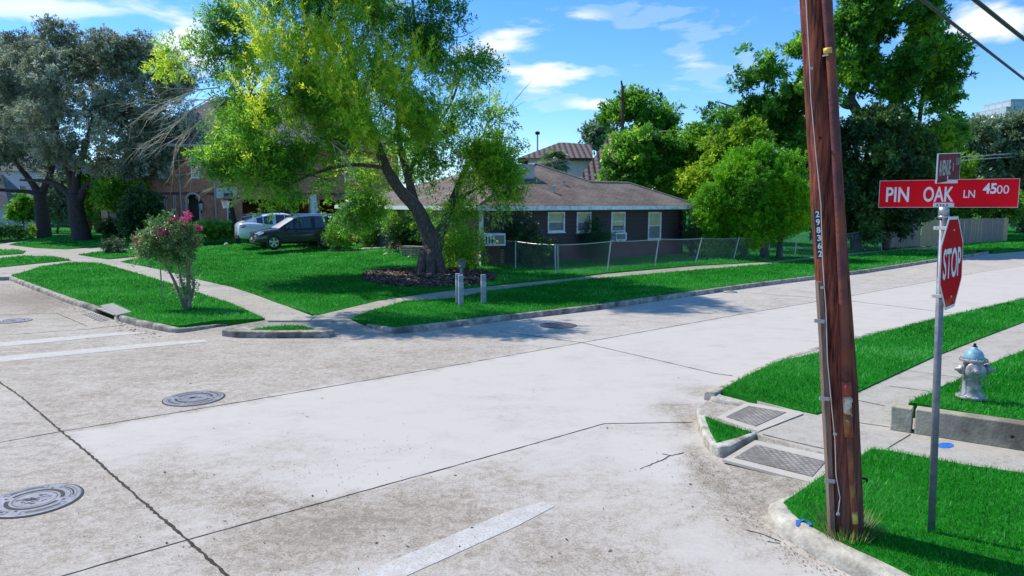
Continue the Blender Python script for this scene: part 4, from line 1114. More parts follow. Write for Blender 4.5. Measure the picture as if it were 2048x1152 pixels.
shrub('leafy_shrub', 'dark shrub at the right end corner of the bungalow', 1385, 513, 34, 92, LM_DARK, 300, 72)
shrub('leafy_shrub', 'bush spilling through the fence below the round evergreen', 1440, 514, 70, 40, LM_JUN, 330, 73, leaf=(.07, .03))
# arching fern plant
fb = GY(772, 492)
FP = empty('arching_plant', fb, 'arching bright green strap leaved plant by the stone planter', 'plant')
fv = []
for i in range(26):
    a = random.uniform(0, 2 * math.pi); L = random.uniform(.8, 1.3); hgt = random.uniform(.7, 1.4)
    dx, dy = math.cos(a), math.sin(a); prev = None
    for s_ in range(9):
        t_ = s_ / 8; r_ = L * t_; z_ = hgt * (1.9 * t_ - 1.25 * t_ * t_)
        w_ = .045 * (1 - t_ * .85); c = fb + Vector((dx * r_, dy * r_, z_)); n_ = Vector((-dy, dx, 0)) * w_
        if prev: fv.append([prev[0], prev[1], c + n_, c - n_])
        prev = (c - n_, c + n_)
fast_mesh('fronds', np.array([[list(p) for p in q] for q in fv]), 4, np.random.default_rng(5).uniform(.3, .9, len(fv)), LM_BRIGHT, FP)

# far left garden: round topped tree, hedges, pots
b = D(47, 462, 68); b.z = .2
tree('round_topiary_tree', 'round clipped lollipop tree in front of the white house', b, 68, [(46, 418, 26, 20), (60, 420, 16, 18), (32, 424, 14, 14)],
     [([b, (46, 440), (46, 420)], .12, .06)], LM_BRIGHT, M_BARK, 700, 18, (.22, .1), .45, 81, gap=.0, shell=.5, tbias=-.1)
b = D(115, 466, 64); b.z = .3
tree('small_garden_tree', 'pale leafy small tree seen between the two live oak trunks', b, 64, [(118, 405, 24, 34), (105, 425, 22, 20), (130, 430, 16, 20)],
     [([b, (116, 440), (116, 410)], .1, .04)], leafmat('pale_tree_leaf', (.08, .15, .08), (.22, .34, .20), (.42, .5, .36)), M_BARK, 650, 18, (.24, .1), .5, 82, gap=.1)
b = D(238, 470, 52); b.z = .4
tree('small_garden_tree', 'sunlit small ornamental tree in front of the brick house, right of the thick oak trunk', b, 52, [(235, 385, 42, 24), (210, 375, 22, 16), (275, 380, 28, 18), (225, 405, 30, 14, 0, .6)],
     [([b, (240, 430), (238, 390)], .1, .04)], LM_BRIGHT, M_BARK, 750, 18, (.2, .09), .5, 83, gap=.12, tbias=.15)
b = D(282, 474, 50); b.z = .4
tree('magnolia_bush', 'dark glossy magnolia bush in front of the brick house', b, 50, [(280, 415, 40, 36), (265, 440, 34, 22), (300, 430, 24, 26)],
     [([b, (282, 450), (282, 415)], .1, .04)], LM_DARK, M_OAKBARK, 900, 18, (.2, .1), .45, 84, gap=.0)
def hedge(label, px0, px1, py0, py1, D0, mat, n, seed, flowers=0, fm=None):
    a = D(px0, py1, D0); c = D(px1, py1, D0); k = D0 / F
    h_ = (py1 - py0) * k
    T = empty('hedge', a.lerp(c, .5), label, 'hedge')
    lobes_ = [(np.array(a.lerp(c, (i + .5) / 5) + Vector((0, random.uniform(-.2, .2), h_ * .5))), np.array([(c - a).length / 8, .6, h_ * .5]), 1) for i in range(5)]
    V, t = foliage(lobes_, n, 16, (.16, .08), .3, seed, gap=-.2, shell=.3)
    fast_mesh('foliage', V, 4, t, mat, T)
    if flowers:
        V, t = foliage([(l[0] + np.array([0, -.1, .08]), l[1] * 1.05, 1) for l in lobes_], flowers, 5, (.09, .07), .08, seed + 1, gap=-.4, shell=.95)
        fast_mesh('blossom', V, 4, t, fm or M_WFLOW, T)
hedge('low green hedge with white flowers at the far left garden edge', -30, 66, 450, 478, 60, LM_BRIGHT, 420, 91, 110)
hedge('hedge of grey leaves with white flowers between the oak trunks', 95, 160, 436, 452, 68, LM_GREY, 320, 92, 260)
hedge('dark clipped hedge running in front of the brick house', 205, 320, 440, 468, 54, LM_DARK, 620, 93, 60)
hedge('dark low hedge right of the terracotta topiary pots', 198, 262, 448, 466, 57, LM_RIGHT, 260, 97, 0)
hedge('short yellow green box hedge beside the arched entrance', 302, 338, 441, 458, 49, LM_YEL, 220, 94)
hedge('leafy planting bed under the brick house window left of the basketball hoop', 398, 468, 446, 474, 47, LM_RIGHT, 420, 95, 0)
hedge('grassy fern clump at the corner of the brick house bed', 380, 432, 452, 476, 46, LM_BRIGHT, 300, 96, 0)
for i, (px, lab) in enumerate(((178, 'clipped cone topiary in a terracotta pot, nearer the thick oak trunk'), (195, 'clipped cone topiary in a terracotta pot, farther from the thick oak trunk'))):
    b = D(px, 464, 58)
    T = empty('potted_topiary', b, lab, 'potted plant', 'terracotta topiary pots')
    m = MB(); m.lathe(b, [(.16, 0), (.3, .62), (.34, .64), (.34, .72), (.28, .72), (.27, .66)], 16); m.build('pot', M_TERRA, T, smooth=False)
    lobes_ = [(np.array(b + Vector((0, 0, .75 + j * .22))), np.array([.34 - j * .08, .34 - j * .08, .2]), 1) for j in range(4)]
    V, t = foliage(lobes_, 140, 12, (.09, .05), .12, 200 + i, gap=-.5, shell=.6)
    fast_mesh('foliage', V, 4, t, LM_BRIGHT, T)
b = GY(700, 492)
m = MB(); m.lathe(b + Vector((0, 0, -.02)), [(.16, 0), (.24, .34), (.27, .35), (.27, .41), (.22, .41), (.22, .36)], 18)
tag(m.build('flower_pot', M_TERRA), 'round terracotta pot between two shrubs in front of the garage', 'pot')
b = GY(453, 492)
m = MB(); m.lathe(b + Vector((0, 0, -.03)), [(.02, 0), (.13, .02), (.15, .12), (.11, .2), (.03, .23)], 9)
tag(m.build('garden_stone', pm('sandstone', (.45, .34, .2), (.6, .48, .32), scale=5, rough=.9, bump=.6)), 'small tan stone lying alone on the yard lawn', 'stone')

# palm behind the bungalow
pb = D(1105, 480, 44); pb.z = .6
PA = empty('fan_palm', pb, 'silvery fan palm rising behind the bungalow roof ridge', 'tree')
m = MB(); limb(m, [pb, pb + Vector((.1, 0, 2)), D(1108, 335, 44)], .22, .16, 10); m.build('trunk', M_BARK, PA)
fv = []; ctr = D(1108, 328, 44)
for i in range(70):
    a = random.uniform(0, 2 * math.pi); el_ = random.uniform(-.5, 1.2); d = Vector((math.cos(a) * math.cos(el_), math.sin(a) * math.cos(el_), math.sin(el_)))
    stem = ctr + d * random.uniform(.35, .6)
    sidev = d.cross(Vector((0, 0, 1))).normalized(); upv = sidev.cross(d)
    for q in range(15):
        an = (q - 7) / 7 * 1.25; ld = (d * math.cos(an) + sidev * math.sin(an)).normalized()
        L = random.uniform(.55, .8); w_ = sidev * .0 + upv.cross(ld).normalized() * .035
        mid = stem + ld * L * .5; tip = stem + ld * L + Vector((0, 0, -.22))
        fv.append([stem, mid + w_, tip, mid - w_])
fast_mesh('fronds', np.array([[list(p) for p in q] for q in fv]), 4, np.random.default_rng(6).uniform(.2, 1, len(fv)), LM_GREY, PA)

# ------------------------------------------------------------------ walls with openings
def wall(m, o, d, length, z0, z1, thick, openings=()):
    """o start, d unit direction; wall body lies on the left of d; openings (s0, s1, za, zb)"""
    d = Vector(d).normalized(); nrm = Vector((-d.y, d.x, 0)) * thick
    ss = sorted(set([0, length] + [x for q in openings for x in q[:2]])); zs = sorted(set([z0, z1] + [x for q in openings for x in q[2:4]]))
    for i in range(len(ss) - 1):
        for j in range(len(zs) - 1):
            sc_, zc_ = (ss[i] + ss[i + 1]) / 2, (zs[j] + zs[j + 1]) / 2
            if any(q[0] < sc_ < q[1] and q[2] < zc_ < q[3] for q in openings): continue
            m.fbox(Vector((o.x, o.y, zs[j])) + d * ss[i], d * (ss[i + 1] - ss[i]), nrm, Vector((0, 0, zs[j + 1] - zs[j])))
M_GLASS = pm('dark_window_glass', (.02, .025, .03), (.05, .06, .065), scale=1.5, rough=.08, spec=.8)
M_SHADE = pm('cream_roller_shade', (.45, .42, .22), (.58, .53, .30), scale=2, rough=.8)
M_SCREEN = pm('insect_screen', (.16, .17, .17), (.22, .23, .23), scale=3, rough=.6)
def window(root, o, d, s0, s1, z0, z1, name='window', mat=None, out=.03, fw=.07, shade=True, rails=1, sill=True, ac=False, recess=.05, shade_m=None, glass_low=None):
    """framed sash window on the outside face (right of d)"""
    d = Vector(d).normalized(); n = Vector((d.y, -d.x, 0)); O = Vector((o.x, o.y, 0))
    m = MB()
    P = lambda s, z, off: O + d * s + n * off + Vector((0, 0, z))
    for (a, b_, c, e) in ((s0, s0 + fw, z0, z1), (s1 - fw, s1, z0, z1), (s0 + fw, s1 - fw, z1 - fw, z1), (s0 + fw, s1 - fw, z0, z0 + fw)):
        m.fbox(P(a, c, out), d * (b_ - a), -n * (out + recess), Vector((0, 0, e - c)))
    for r in range(rails):
        zc = z0 + (z1 - z0) * (r + 1) / (rails + 1)
        m.fbox(P(s0 + fw, zc - .02, .0), d * (s1 - s0 - 2 * fw), -n * .04, Vector((0, 0, .04)))
    w = m.build(name, mat or M_WHITE, root)
    g = MB(); g.fbox(P(s0 + fw, z0 + fw, -.045), d * (s1 - s0 - 2 * fw), -n * .006, Vector((0, 0, z1 - z0 - 2 * fw))); g.build('pane', M_GLASS, w)
    if shade:
        g = MB(); zc = z0 + (z1 - z0) * .5; g.fbox(P(s0 + fw, zc + .02, -.03), d * (s1 - s0 - 2 * fw), -n * .008, Vector((0, 0, z1 - fw - zc - .02))); g.build('roller_shade', shade_m or M_SHADE, w)
        g = MB(); g.fbox(P(s0 + fw, z0 + fw, -.032), d * (s1 - s0 - 2 * fw), -n * .008, Vector((0, 0, zc - z0 - fw - .02))); g.build('insect_screen', M_SCREEN, w)
    if sill:
        g = MB(); g.fbox(P(s0 - .03, z0 - .05, out + .03), d * (s1 - s0 + .06), -n * (out + .03), Vector((0, 0, .05))); g.build('sill', mat or M_WHITE, w)
    return w

# ------------------------------------------------------------------ bungalow
def shinglemat(name, c1, c2, c3):
    m, nt, b, out = newmat(name)
    t = nt.nodes.new('ShaderNodeTexCoord')
    br = nt.nodes.new('ShaderNodeTexBrick'); br.inputs['Scale'].default_value = 1
    br.inputs['Brick Width'].default_value = .33; br.inputs['Row Height'].default_value = .145; br.inputs['Mortar Size'].default_value = .012
    br.inputs['Color1'].default_value = (*c1, 1); br.inputs['Color2'].default_value = (*c2, 1); br.inputs['Mortar'].default_value = tuple(x * .45 for x in c1) + (1,)
    nt.links.new(t.outputs['UV'], br.inputs['Vector'])
    n = nt.nodes.new('ShaderNodeTexNoise'); n.inputs['Scale'].default_value = .7; n.inputs['Detail'].default_value = 8; n.inputs['Roughness'].default_value = .65
    nt.links.new(t.outputs['Object'], n.inputs['Vector'])
    mr = nt.nodes.new('ShaderNodeMapRange'); mr.inputs['From Min'].default_value = .45; mr.inputs['From Max'].default_value = .72; mr.inputs['To Max'].default_value = .75
    nt.links.new(n.outputs['Fac'], mr.inputs['Value'])
    mx = nt.nodes.new('ShaderNodeMixRGB'); mx.inputs['Color2'].default_value = (*c3, 1)
    nt.links.new(mr.outputs[0], mx.inputs['Fac']); nt.links.new(br.outputs['Color'], mx.inputs['Color1'])
    n2 = nt.nodes.new('ShaderNodeTexNoise'); n2.inputs['Scale'].default_value = 22; n2.inputs['Detail'].default_value = 5
    nt.links.new(t.outputs['Object'], n2.inputs['Vector'])
    m3_ = nt.nodes.new('ShaderNodeMapRange'); m3_.inputs['From Min'].default_value = .3; m3_.inputs['From Max'].default_value = .7; m3_.inputs['To Min'].default_value = .75; m3_.inputs['To Max'].default_value = 1.2
    nt.links.new(n2.outputs['Fac'], m3_.inputs['Value'])
    sc = nt.nodes.new('ShaderNodeVectorMath'); sc.operation = 'SCALE'; nt.links.new(mx.outputs[0], sc.inputs[0]); nt.links.new(m3_.outputs[0], sc.inputs['Scale'])
    nt.links.new(sc.outputs[0], b.inputs['Base Color']); b.inputs['Roughness'].default_value = .95
    bp = nt.nodes.new('ShaderNodeBump'); bp.inputs['Strength'].default_value = .7; bp.inputs['Distance'].default_value = .02; bp.invert = True
    nt.links.new(br.outputs['Fac'], bp.inputs['Height']); nt.links.new(bp.outputs[0], b.inputs['Normal'])
    return m
M_SHING = shinglemat('brown_shingles', (.12, .085, .068), (.175, .13, .105), (.28, .235, .19))
def sidingmat(name, c, step=.2):
    m, nt, b, out = newmat(name)
    t = nt.nodes.new('ShaderNodeTexCoord'); sp = nt.nodes.new('ShaderNodeSeparateXYZ'); nt.links.new(t.outputs['Object'], sp.inputs[0])
    md = nt.nodes.new('ShaderNodeMath'); md.operation = 'MULTIPLY'; md.inputs[1].default_value = 1 / step; nt.links.new(sp.outputs[2], md.inputs[0])
    fr = nt.nodes.new('ShaderNodeMath'); fr.operation = 'FRACT'; nt.links.new(md.outputs[0], fr.inputs[0])
    r = nt.nodes.new('ShaderNodeValToRGB'); r.color_ramp.elements[0].color = tuple(x * .35 for x in c) + (1,); r.color_ramp.elements[0].position = .04; r.color_ramp.elements[1].position = .10
    r.color_ramp.elements[1].color = (*c, 1); nt.links.new(fr.outputs[0], r.inputs['Fac'])
    nt.links.new(r.outputs[0], b.inputs['Base Color']); b.inputs['Roughness'].default_value = .7
    bp = nt.nodes.new('ShaderNodeBump'); bp.inputs['Distance'].default_value = .015; bp.inputs['Strength'].default_value = .8; bp.invert = True
    nt.links.new(fr.outputs[0], bp.inputs['Height']); nt.links.new(bp.outputs[0], b.inputs['Normal'])
    return m
M_SIDING = sidingmat('dark_brown_siding', (.055, .036, .036))
M_BRBRICK = brickmat('dark_brown_brick', (.15, .05, .048), (.19, .075, .06), (.07, .045, .042))
W1 = GY(1364, 509); W0 = GY(1151, 521)
adir = Vector((W1.x - W0.x, W1.y - W0.y, 0)).normalized(); bdir = Vector((-adir.y, adir.x, 0))
def at_px(o, d, px):
    lo, hi = -40.0, 60.0
    s = 1 if proj(o + d * 1)[0] > proj(o)[0] else -1
    # px is monotonic along d in the visible range
    for i in range(60):
        mid = (lo + hi) / 2
        p = o + d * mid
        zc = (p - CP).dot(FW)
        v = proj(p)[0] if zc > 1 else (-1e9 if s > 0 else 1e9)
        if (v < px) == (s > 0): lo = mid
        else: hi = mid
    return lo
EZ = 2.86
C0 = W0 + adir * at_px(W0, adir, 962); C0.z = .3
LA_ = (Vector((W1.x, W1.y, 0)) - Vector((C0.x, C0.y, 0))).length
BG = empty('bungalow', C0, 'single storey dark brown bungalow with a low brown shingle hip roof', 'house')
def sA(px): return at_px(Vector((C0.x, C0.y, 2)), adir, px)
def zA(px, py):  # height of a pixel on the front wall
    p = Vector((C0.x, C0.y, 0)) + adir * sA(px); return D(px, py, p.y).z
wins = [(1095, 1129, 424, 464), (1153, 1182, 424, 464), (1222, 1250, 424, 481), (1296, 1322, 424, 479)]
W_A = [(sA(a), sA(b_), zA((a + b_) / 2, d_), zA((a + b_) / 2, c_)) for (a, b_, c_, d_) in wins]
brz = zA(1250, 482)
op = [(a + .02, b_ - .02, c_ + .02, d_ - .02) for a, b_, c_, d_ in W_A]
m = MB(); wall(m, C0, adir, LA_, brz, EZ - .05, .15, op); m.build('siding_wall', M_SIDING, BG)
m = MB(); wall(m, C0 - bdir * .03, adir, LA_ + .02, .05, brz - .002, .18, [(a, b_, c_, d_) for a, b_, c_, d_ in op if c_ < brz - .01]); m.build('brick_base', M_BRBRICK, BG)
m = MB(); wall(m, W1 - adir * .15, bdir, 9, .05, EZ - .05, .15); m.build('side_wall', M_SIDING, BG)
for i, (a, b_, c_, d_) in enumerate(W_A):
    w = window(BG, C0, adir, a, b_, c_, d_, rails=1 if i != 2 else 2)
    if i == 2:
        n_ = Vector((adir.y, -adir.x, 0)); O = Vector((C0.x, C0.y, 0)) + adir * (a + .12) + Vector((0, 0, c_ + .02))
        g = MB(); g.fbox(O + n_ * .25, adir * (b_ - a - .22), -n_ * .32, Vector((0, 0, .36))); ac = g.build('air_conditioner', M_WHITE, w, bevel=.01)
        g = MB(); g.fbox(O + n_ * .254 + adir * .05 + Vector((0, 0, .05)), adir * (b_ - a - .36), -n_ * .003, Vector((0, 0, .25))); g.build('grille', M_SCREEN, ac)
# garage facing the other street: left facade
LBW = 14.6
m = MB(); wall(m, C0, bdir * 1.0, LBW, .1, EZ - .05, -.15, [(4.5, 7.0, .1, 2.2), (9.0, 13.6, .1, 2.15)]); m.build('side_street_wall', brickmat('tan_brick', (.20, .11, .075), (.27, .16, .11), (.25, .2, .16)), BG)
m = MB(); m.fbox(Vector((C0.x, C0.y, .2)) + bdir * 9.02 + adir * .12, bdir * 4.56, adir * .04, Vector((0, 0, 1.94))); m.build('garage_door', pm('dark_garage_door', (.05, .045, .05), (.07, .065, .07), scale=2), BG)
m = MB(); m.fbox(Vector((C0.x, C0.y, .3)) - adir * .02 - bdir * .02, adir * .14, bdir * .14, Vector((0, 0, EZ - .35))); m.build('corner_board', M_WHITE, BG)
m = MB(); m.fbox(Vector((C0.x, C0.y, .3)) + adir * .9 - bdir * .035, adir * 1.0, bdir * .05, Vector((0, 0, EZ - .35 - .9))); 
# roof
sl_ = .40
oh = .5
def AB(a, b_, z): return Vector((C0.x, C0.y, 0)) + adir * a + bdir * b_ + Vector((0, 0, z))
def solveA(px, b_, z):
    o = AB(0, b_, z); return at_px(o, adir, px)
hP = 5.3; zP = EZ + hP * sl_
aP = solveA(1070, hP - oh, zP); hR = 2.9; zR = EZ + hR * sl_
aR1 = solveA(1256, hR - oh, zR); aR2 = solveA(1181, hR - oh, zR)
E0 = AB(-oh, -oh, EZ); E1 = AB(LA_ + oh, -oh, EZ); Pk = AB(aP, hP - oh, zP); R1_ = AB(aR1, hR - oh, zR); R2_ = AB(aR2, hR - oh, zR)
E2 = AB(LA_ + oh, 2 * hR - oh, EZ); E3 = AB(-oh, LBW + oh, EZ); Pb = AB(aP, LBW - 5, zP); E4 = AB(2 * aP, LBW + oh, EZ)
m = MB()
m.add([E0, E1, R1_, R2_, Pk], [(0, 1, 2, 3, 4)])
m.add([E1, E2, R1_], [(0, 1, 2)]); m.add([E0, Pk, Pb, E3], [(0, 1, 2, 3)]); m.add([E3, Pb, E4], [(0, 1, 2)])
m.add([E2, AB(aR2, 2 * hR - oh, EZ), R2_, R1_], [(0, 1, 2, 3)]); m.add([R2_, AB(aR2, 2 * hR - oh, EZ), E4, Pb, Pk], [(0, 1, 2, 3, 4)])
th = Vector((0, 0, -.03))
rf = m.build('roof', M_SHING, BG, fix=False)
# pale ridge caps
m = MB()
for a_, b__ in ((E1, R1_), (R1_, R2_), (R2_, Pk), (E0, Pk), (Pk, Pb)):
    m.tube([a_ + Vector((0, 0, .01)), b__ + Vector((0, 0, .02))], .06, 5)
m.build('ridge_cap', pm('ridge_shingle', (.22, .17, .14), (.36, .30, .25), scale=6, rough=.95), rf)
m = MB()   # fascia boards
fz = .2
m.fbox(E0 + Vector((0, 0, -fz)) - bdir * .01, adir * (LA_ + 2 * oh), bdir * .03, Vector((0, 0, fz - .01)))
m.fbox(E1 + Vector((0, 0, -fz)) + bdir * .021, adir * .03, bdir * (2 * hR), Vector((0, 0, fz - .01)))
m.fbox(E0 + Vector((0, 0, -fz)) + bdir * .021 - adir * .03, adir * .03, bdir * (LBW + 2 * oh), Vector((0, 0, fz - .01)))
m.build('fascia', M_WHITE, BG)
m = MB(); m.fbox(E0 + Vector((0, 0, -fz + .01)) + bdir * .03, adir * (LA_ + 2 * oh), bdir * (oh - .02), Vector((0, 0, .02)))
m.fbox(E0 + Vector((0, 0, -fz + .01)) + bdir * (oh + .02), adir * (oh - .02), bdir * LBW, Vector((0, 0, .02)))
m.build('soffit', pm('soffit_paint', (.5, .5, .44), (.6, .6, .52), scale=3), BG)
def onroof(px, py):
    # point on the front roof plane
    n = (E1 - E0).cross(R1_ - E0); d = FW + RT * ((px - 1024) / F) + UP * ((576 - py) / F)
    return CP + d * ((E0 - CP).dot(n) / d.dot(n))
for (px, py, h_) in ((1107, 385, .34), (1128, 370, .26)):
    p = onroof(px, py); g = MB(); g.lathe(p + Vector((0, 0, -.1)), [(.06, 0), (.06, h_), (.085, h_ + .01), (.085, h_ + .07), (.0, h_ + .09)], 12); g.build('vent_pipe', M_GALV, rf)
p0 = onroof(1069, 357); p1 = onroof(1000, 357)
g = MB(); hh = .62; g.fbox(Vector((p1.x, p1.y, p0.z - .2)), Vector((p0.x - p1.x, p0.y - p1.y, 0)), bdir * .9, Vector((0, 0, hh + .25))); g.build('chimney', brickmat('whitewashed_brick', (.52, .47, .45), (.62, .57, .55), (.40, .36, .34)), rf)
g = MB(); g.lathe(Vector((p0.x, p0.y, p0.z + hh + .05)) - adir * .3 + bdir * .4, [(.16, 0), (.16, .12), (.24, .16), (.1, .26)], 12); g.build('chimney_cap', M_DARK, rf)
# stone planter
M_STONE = brickmat('limestone_courses', (.42, .36, .24), (.30, .26, .17), (.12, .10, .07), bw=.42, bh=.10, ms=.02)
s0 = GY(803, 514); s1 = GY(1005, 530); sdir = (Vector((s1.x - s0.x, s1.y - s0.y, 0))).normalized()
PL = empty('stone_planter', s0, 'long low limestone planter wall at the corner of the bungalow', 'planter')
m = MB(); m.fbox(Vector((s0.x, s0.y, .1)), Vector((s1.x - s0.x, s1.y - s0.y, 0)), Vector((-sdir.y, sdir.x, 0)) * .35, Vector((0, 0, .2 + .72))); m.build('front_wall', M_STONE, PL, bevel=.02)
m = MB(); m.fbox(Vector((s1.x, s1.y, .1)) + Vector((-sdir.y, sdir.x, 0)) * .36 - sdir * .35, sdir * .35, Vector((-sdir.y, sdir.x, 0)) * 1.4, Vector((0, 0, .92))); m.build('return_wall', M_STONE, PL, bevel=.02)
# big window air conditioner at the corner
ap = D(1004, 492, C0.y - .9)
AC = empty('window_air_conditioner', ap, 'white boxy air conditioner jutting out above the stone planter', 'air conditioner')
m = MB(); m.box(ap + Vector((-.42, .2, .26)), (.98, .62, .5), .35); m.build('casing', M_WHITE, AC, bevel=.015)
m = MB(); c_ = ap + Vector((-.42, .2, .26)); R = Matrix.Rotation(.35, 3, 'Z')
m.fbox(c_ + R @ Vector((.02, -.315, -.18)), R @ Vector((.42, 0, 0)), R @ Vector((0, .008, 0)), Vector((0, 0, .36))); m.build('grille', M_SCREEN, AC)
m = MB(); 
for i in range(3): m.fbox(c_ + R @ Vector((-.36 + i * .12, -.315, -.16)), R @ Vector((.06, 0, 0)), R @ Vector((0, .008, 0)), Vector((0, 0, .3)))
m.build('louvre', M_DARK, AC)
# stone border along the bed
m = MB(); limbp = [GY(a, b_) for a, b_ in ((768, 511), (776, 506), (800, 503), (820, 516), (836, 519))]
m.tube(densify(limbp, .25)[:-12], .08, 6, jit=.25)
tag(m.build('bed_edging', pm('edging_stone', (.42, .38, .3), (.58, .54, .46), scale=5)), 'pale stone edging curving in front of the limestone planter', 'edging')
m = MB()
m.tube([GY(655 + i * 3.5, 502 - i * .17) for i in range(44)], .075, 6, jit=.3)
tag(m.build('bed_edging', pm('edging_stone', (.4, .36, .28), (.56, .52, .44), scale=5)), 'row of pale stones edging the flower bed by the dark car', 'edging')

# ------------------------------------------------------------------ brick two storey house, left
M_RBRICK = brickmat('red_brick', (.52, .11, .05), (.64, .19, .09), (.42, .27, .17), ms=.014)
M_STUCCO = pm('beige_stucco', (.42, .36, .28), (.52, .45, .36), scale=3, rough=.9)
M_SLATE = shinglemat('grey_roof_shingles', (.13, .12, .125), (.20, .19, .19), (.26, .25, .25))
H0 = D(292, 470, 52.0); H1 = D(800, 470, 58.0); H0.z = H1.z = 0
hd = (H1 - H0).normalized(); hn = Vector((hd.y, -hd.x, 0)); hl = (H1 - H0).length
RH = empty('brick_house', Vector((H0.x, H0.y, .4)), 'large two storey red brick house with arched entrance behind the front trees', 'house')
def sH(px): return at_px(Vector((H0.x, H0.y, 3)), hd, px)
def zH(px, py): p = Vector((H0.x, H0.y, 0)) + hd * sH(px); return D(px, py, p.y).z
ops = [(sH(375), sH(397), .3, zH(386, 388)), (sH(328), sH(334), zH(331, 438), zH(331, 388)), (sH(346), sH(352), zH(349, 438), zH(349, 388)), (sH(453), sH(464), zH(458, 447), zH(458, 400)),
       (sH(484), sH(618), .3, zH(550, 399)), (sH(640), sH(700), .3, zH(670, 399)),
       (sH(385), sH(402), 4.8, 6.3), (sH(520), sH(545), 4.8, 6.3), (sH(690), sH(715), 4.8, 6.3), (sH(320), sH(336), 4.8, 6.3)]
m = MB(); wall(m, H0, hd, hl, .2, 7.2, .3, ops); rhw = m.build('wall', M_RBRICK, RH)
m = MB(); wall(m, H1, -hn, 10, .2, 7.2, .3); m.build('side_wall', M_RBRICK, RH)
m = MB(); wall(m, H0 - hn * 10, hn, 10, .2, 7.2, .3); m.build('side_wall', M_RBRICK, RH)
# arch surround
m = MB(); ac_ = Vector((H0.x, H0.y, 0)) + hd * ((ops[0][0] + ops[0][1]) / 2); rw = (ops[0][1] - ops[0][0]) / 2; zt = ops[0][3]
prev = None
pts = [(-rw, .3)] + [(-rw * math.cos(a), zt - rw + rw * math.sin(a)) for a in [math.pi * k / 10 for k in range(11)]] + [(rw, .3)]
for i in range(len(pts) - 1):
    (x0, z0_), (x1, z1_) = pts[i], pts[i + 1]
    f = lambda x, z: ((x * (1 + .16 / rw)), z + (.14 if z > zt - rw else 0) * ((z - (zt - rw)) / rw if z > zt - rw else 0))
    a0, b0 = f(x0, z0_); a1, b1 = f(x1, z1_)
    q = [ac_ + hd * u + Vector((0, 0, w_)) for u, w_ in ((x0, z0_), (x1, z1_), (a1, b1), (a0, b0))]
    vs_ = [p + hn * .06 for p in q] + [p - hn * .7 for p in q]
    m.add(vs_, [(0, 1, 2, 3), (7, 6, 5, 4), (0, 4, 5, 1), (1, 5, 6, 2), (2, 6, 7, 3), (3, 7, 4, 0)])
# spandrels fill the square corners of the opening above the arch
for sgn in (-1, 1):
    poly = [(sgn * rw, zt - rw)] + [(sgn * rw * math.cos(a), zt - rw + rw * math.sin(a)) for a in [math.pi / 2 * k / 6 for k in range(7)]] + [(sgn * rw, zt)]
    q = [ac_ + hd * u + Vector((0, 0, w_)) + hn * .005 for u, w_ in poly]
    m.add(q, [tuple(range(len(q)))])
m.build('entrance_arch', M_STUCCO, RH, fix=True)
m = MB(); m.fbox(ac_ - hd * rw - hn * .75 + Vector((0, 0, .3)), hd * 2 * rw, -hn * .05, Vector((0, 0, zt - .3))); m.build('entrance_door', pm('dark_wood_door', (.05, .03, .02), (.09, .05, .03), scale=4, stretch=(1, 1, .2)), RH)
# dark interiors behind the openings (carport bays)
for k, o_ in enumerate(ops[4:6]):
    m = MB(); O = Vector((H0.x, H0.y, 0)) + hd * (o_[0] - .3)
    m.fbox(O - hn * 6 + Vector((0, 0, .2)), hd * (o_[1] - o_[0] + .6), -hn * .2, Vector((0, 0, 3.4)))
    m.fbox(O - hn * .31 + Vector((0, 0, 3.3)), hd * (o_[1] - o_[0] + .6), -hn * 5.6, Vector((0, 0, .12)))
    m.fbox(O - hn * .31 + Vector((0, 0, .2)), hd * .15, -hn * 5.6, Vector((0, 0, 3.05)))
    m.build('carport_bay', M_RBRICK, RH)
for k, o_ in enumerate([ops[i] for i in (1, 2, 3, 6, 7, 8, 9)]):
    window(RH, H0, hd, o_[0], o_[1], o_[2], o_[3], rails=1, shade=False, fw=.08, recess=.15, mat=M_STUCCO if k < 2 else M_WHITE)
for px in (362, 431):
    s_ = sH(px); b_ = Vector((H0.x, H0.y, 0)) + hd * s_ + hn * .08
    m = MB(); m.tube([b_ + Vector((0, 0, .5)), b_ + Vector((0, 0, 7.0))], .06, 8); m.build('downspout', M_STUCCO, RH)
m = MB(); s_ = sH(626); b_ = Vector((H0.x, H0.y, 0)) + hd * s_ + hn * .8
m.box(b_ + Vector((0, 0, 1.9)), (.42, .42, 3.4), .1); m.build('column', M_WHITE, RH, bevel=.02)
m = MB(); m.fbox(Vector((H0.x, H0.y, 3.55)) + hn * .04, hd * hl, -hn * .03, Vector((0, 0, .2))); m.build('brick_band', brickmat('band_brick', (.16, .05, .035), (.2, .075, .05), (.15, .1, .08), bw=.075, bh=.2), RH)
m = MB()
e0 = H0 - hd * .5 + hn * .5 + Vector((0, 0, 7.2)); e1 = H1 + hd * .5 + hn * .5 + Vector((0, 0, 7.2)); e2 = e1 - hn * 11; e3 = e0 - hn * 11
r0 = e0 + hd * 5.5 - hn * 5.5 + Vector((0, 0, 4.2)); r1 = e1 - hd * 5.5 - hn * 5.5 + Vector((0, 0, 4.2))
m.add([e0, e1, r1, r0], [(0, 1, 2, 3)]); m.add([e1, e2, r1], [(0, 1, 2)]); m.add([e2, e3, r0, r1], [(0, 1, 2, 3)]); m.add([e3, e0, r0], [(0, 1, 2)])
m.add([e0, e1, e2, e3], [(3, 2, 1, 0)])
rr_ = m.build('roof', M_SLATE, RH)
m = MB(); m.fbox(e0 + hn * .02 - Vector((0, 0, .2)), hd * (hl + 1), -hn * .03, Vector((0, 0, .19))); m.build('fascia', M_STUCCO, RH)
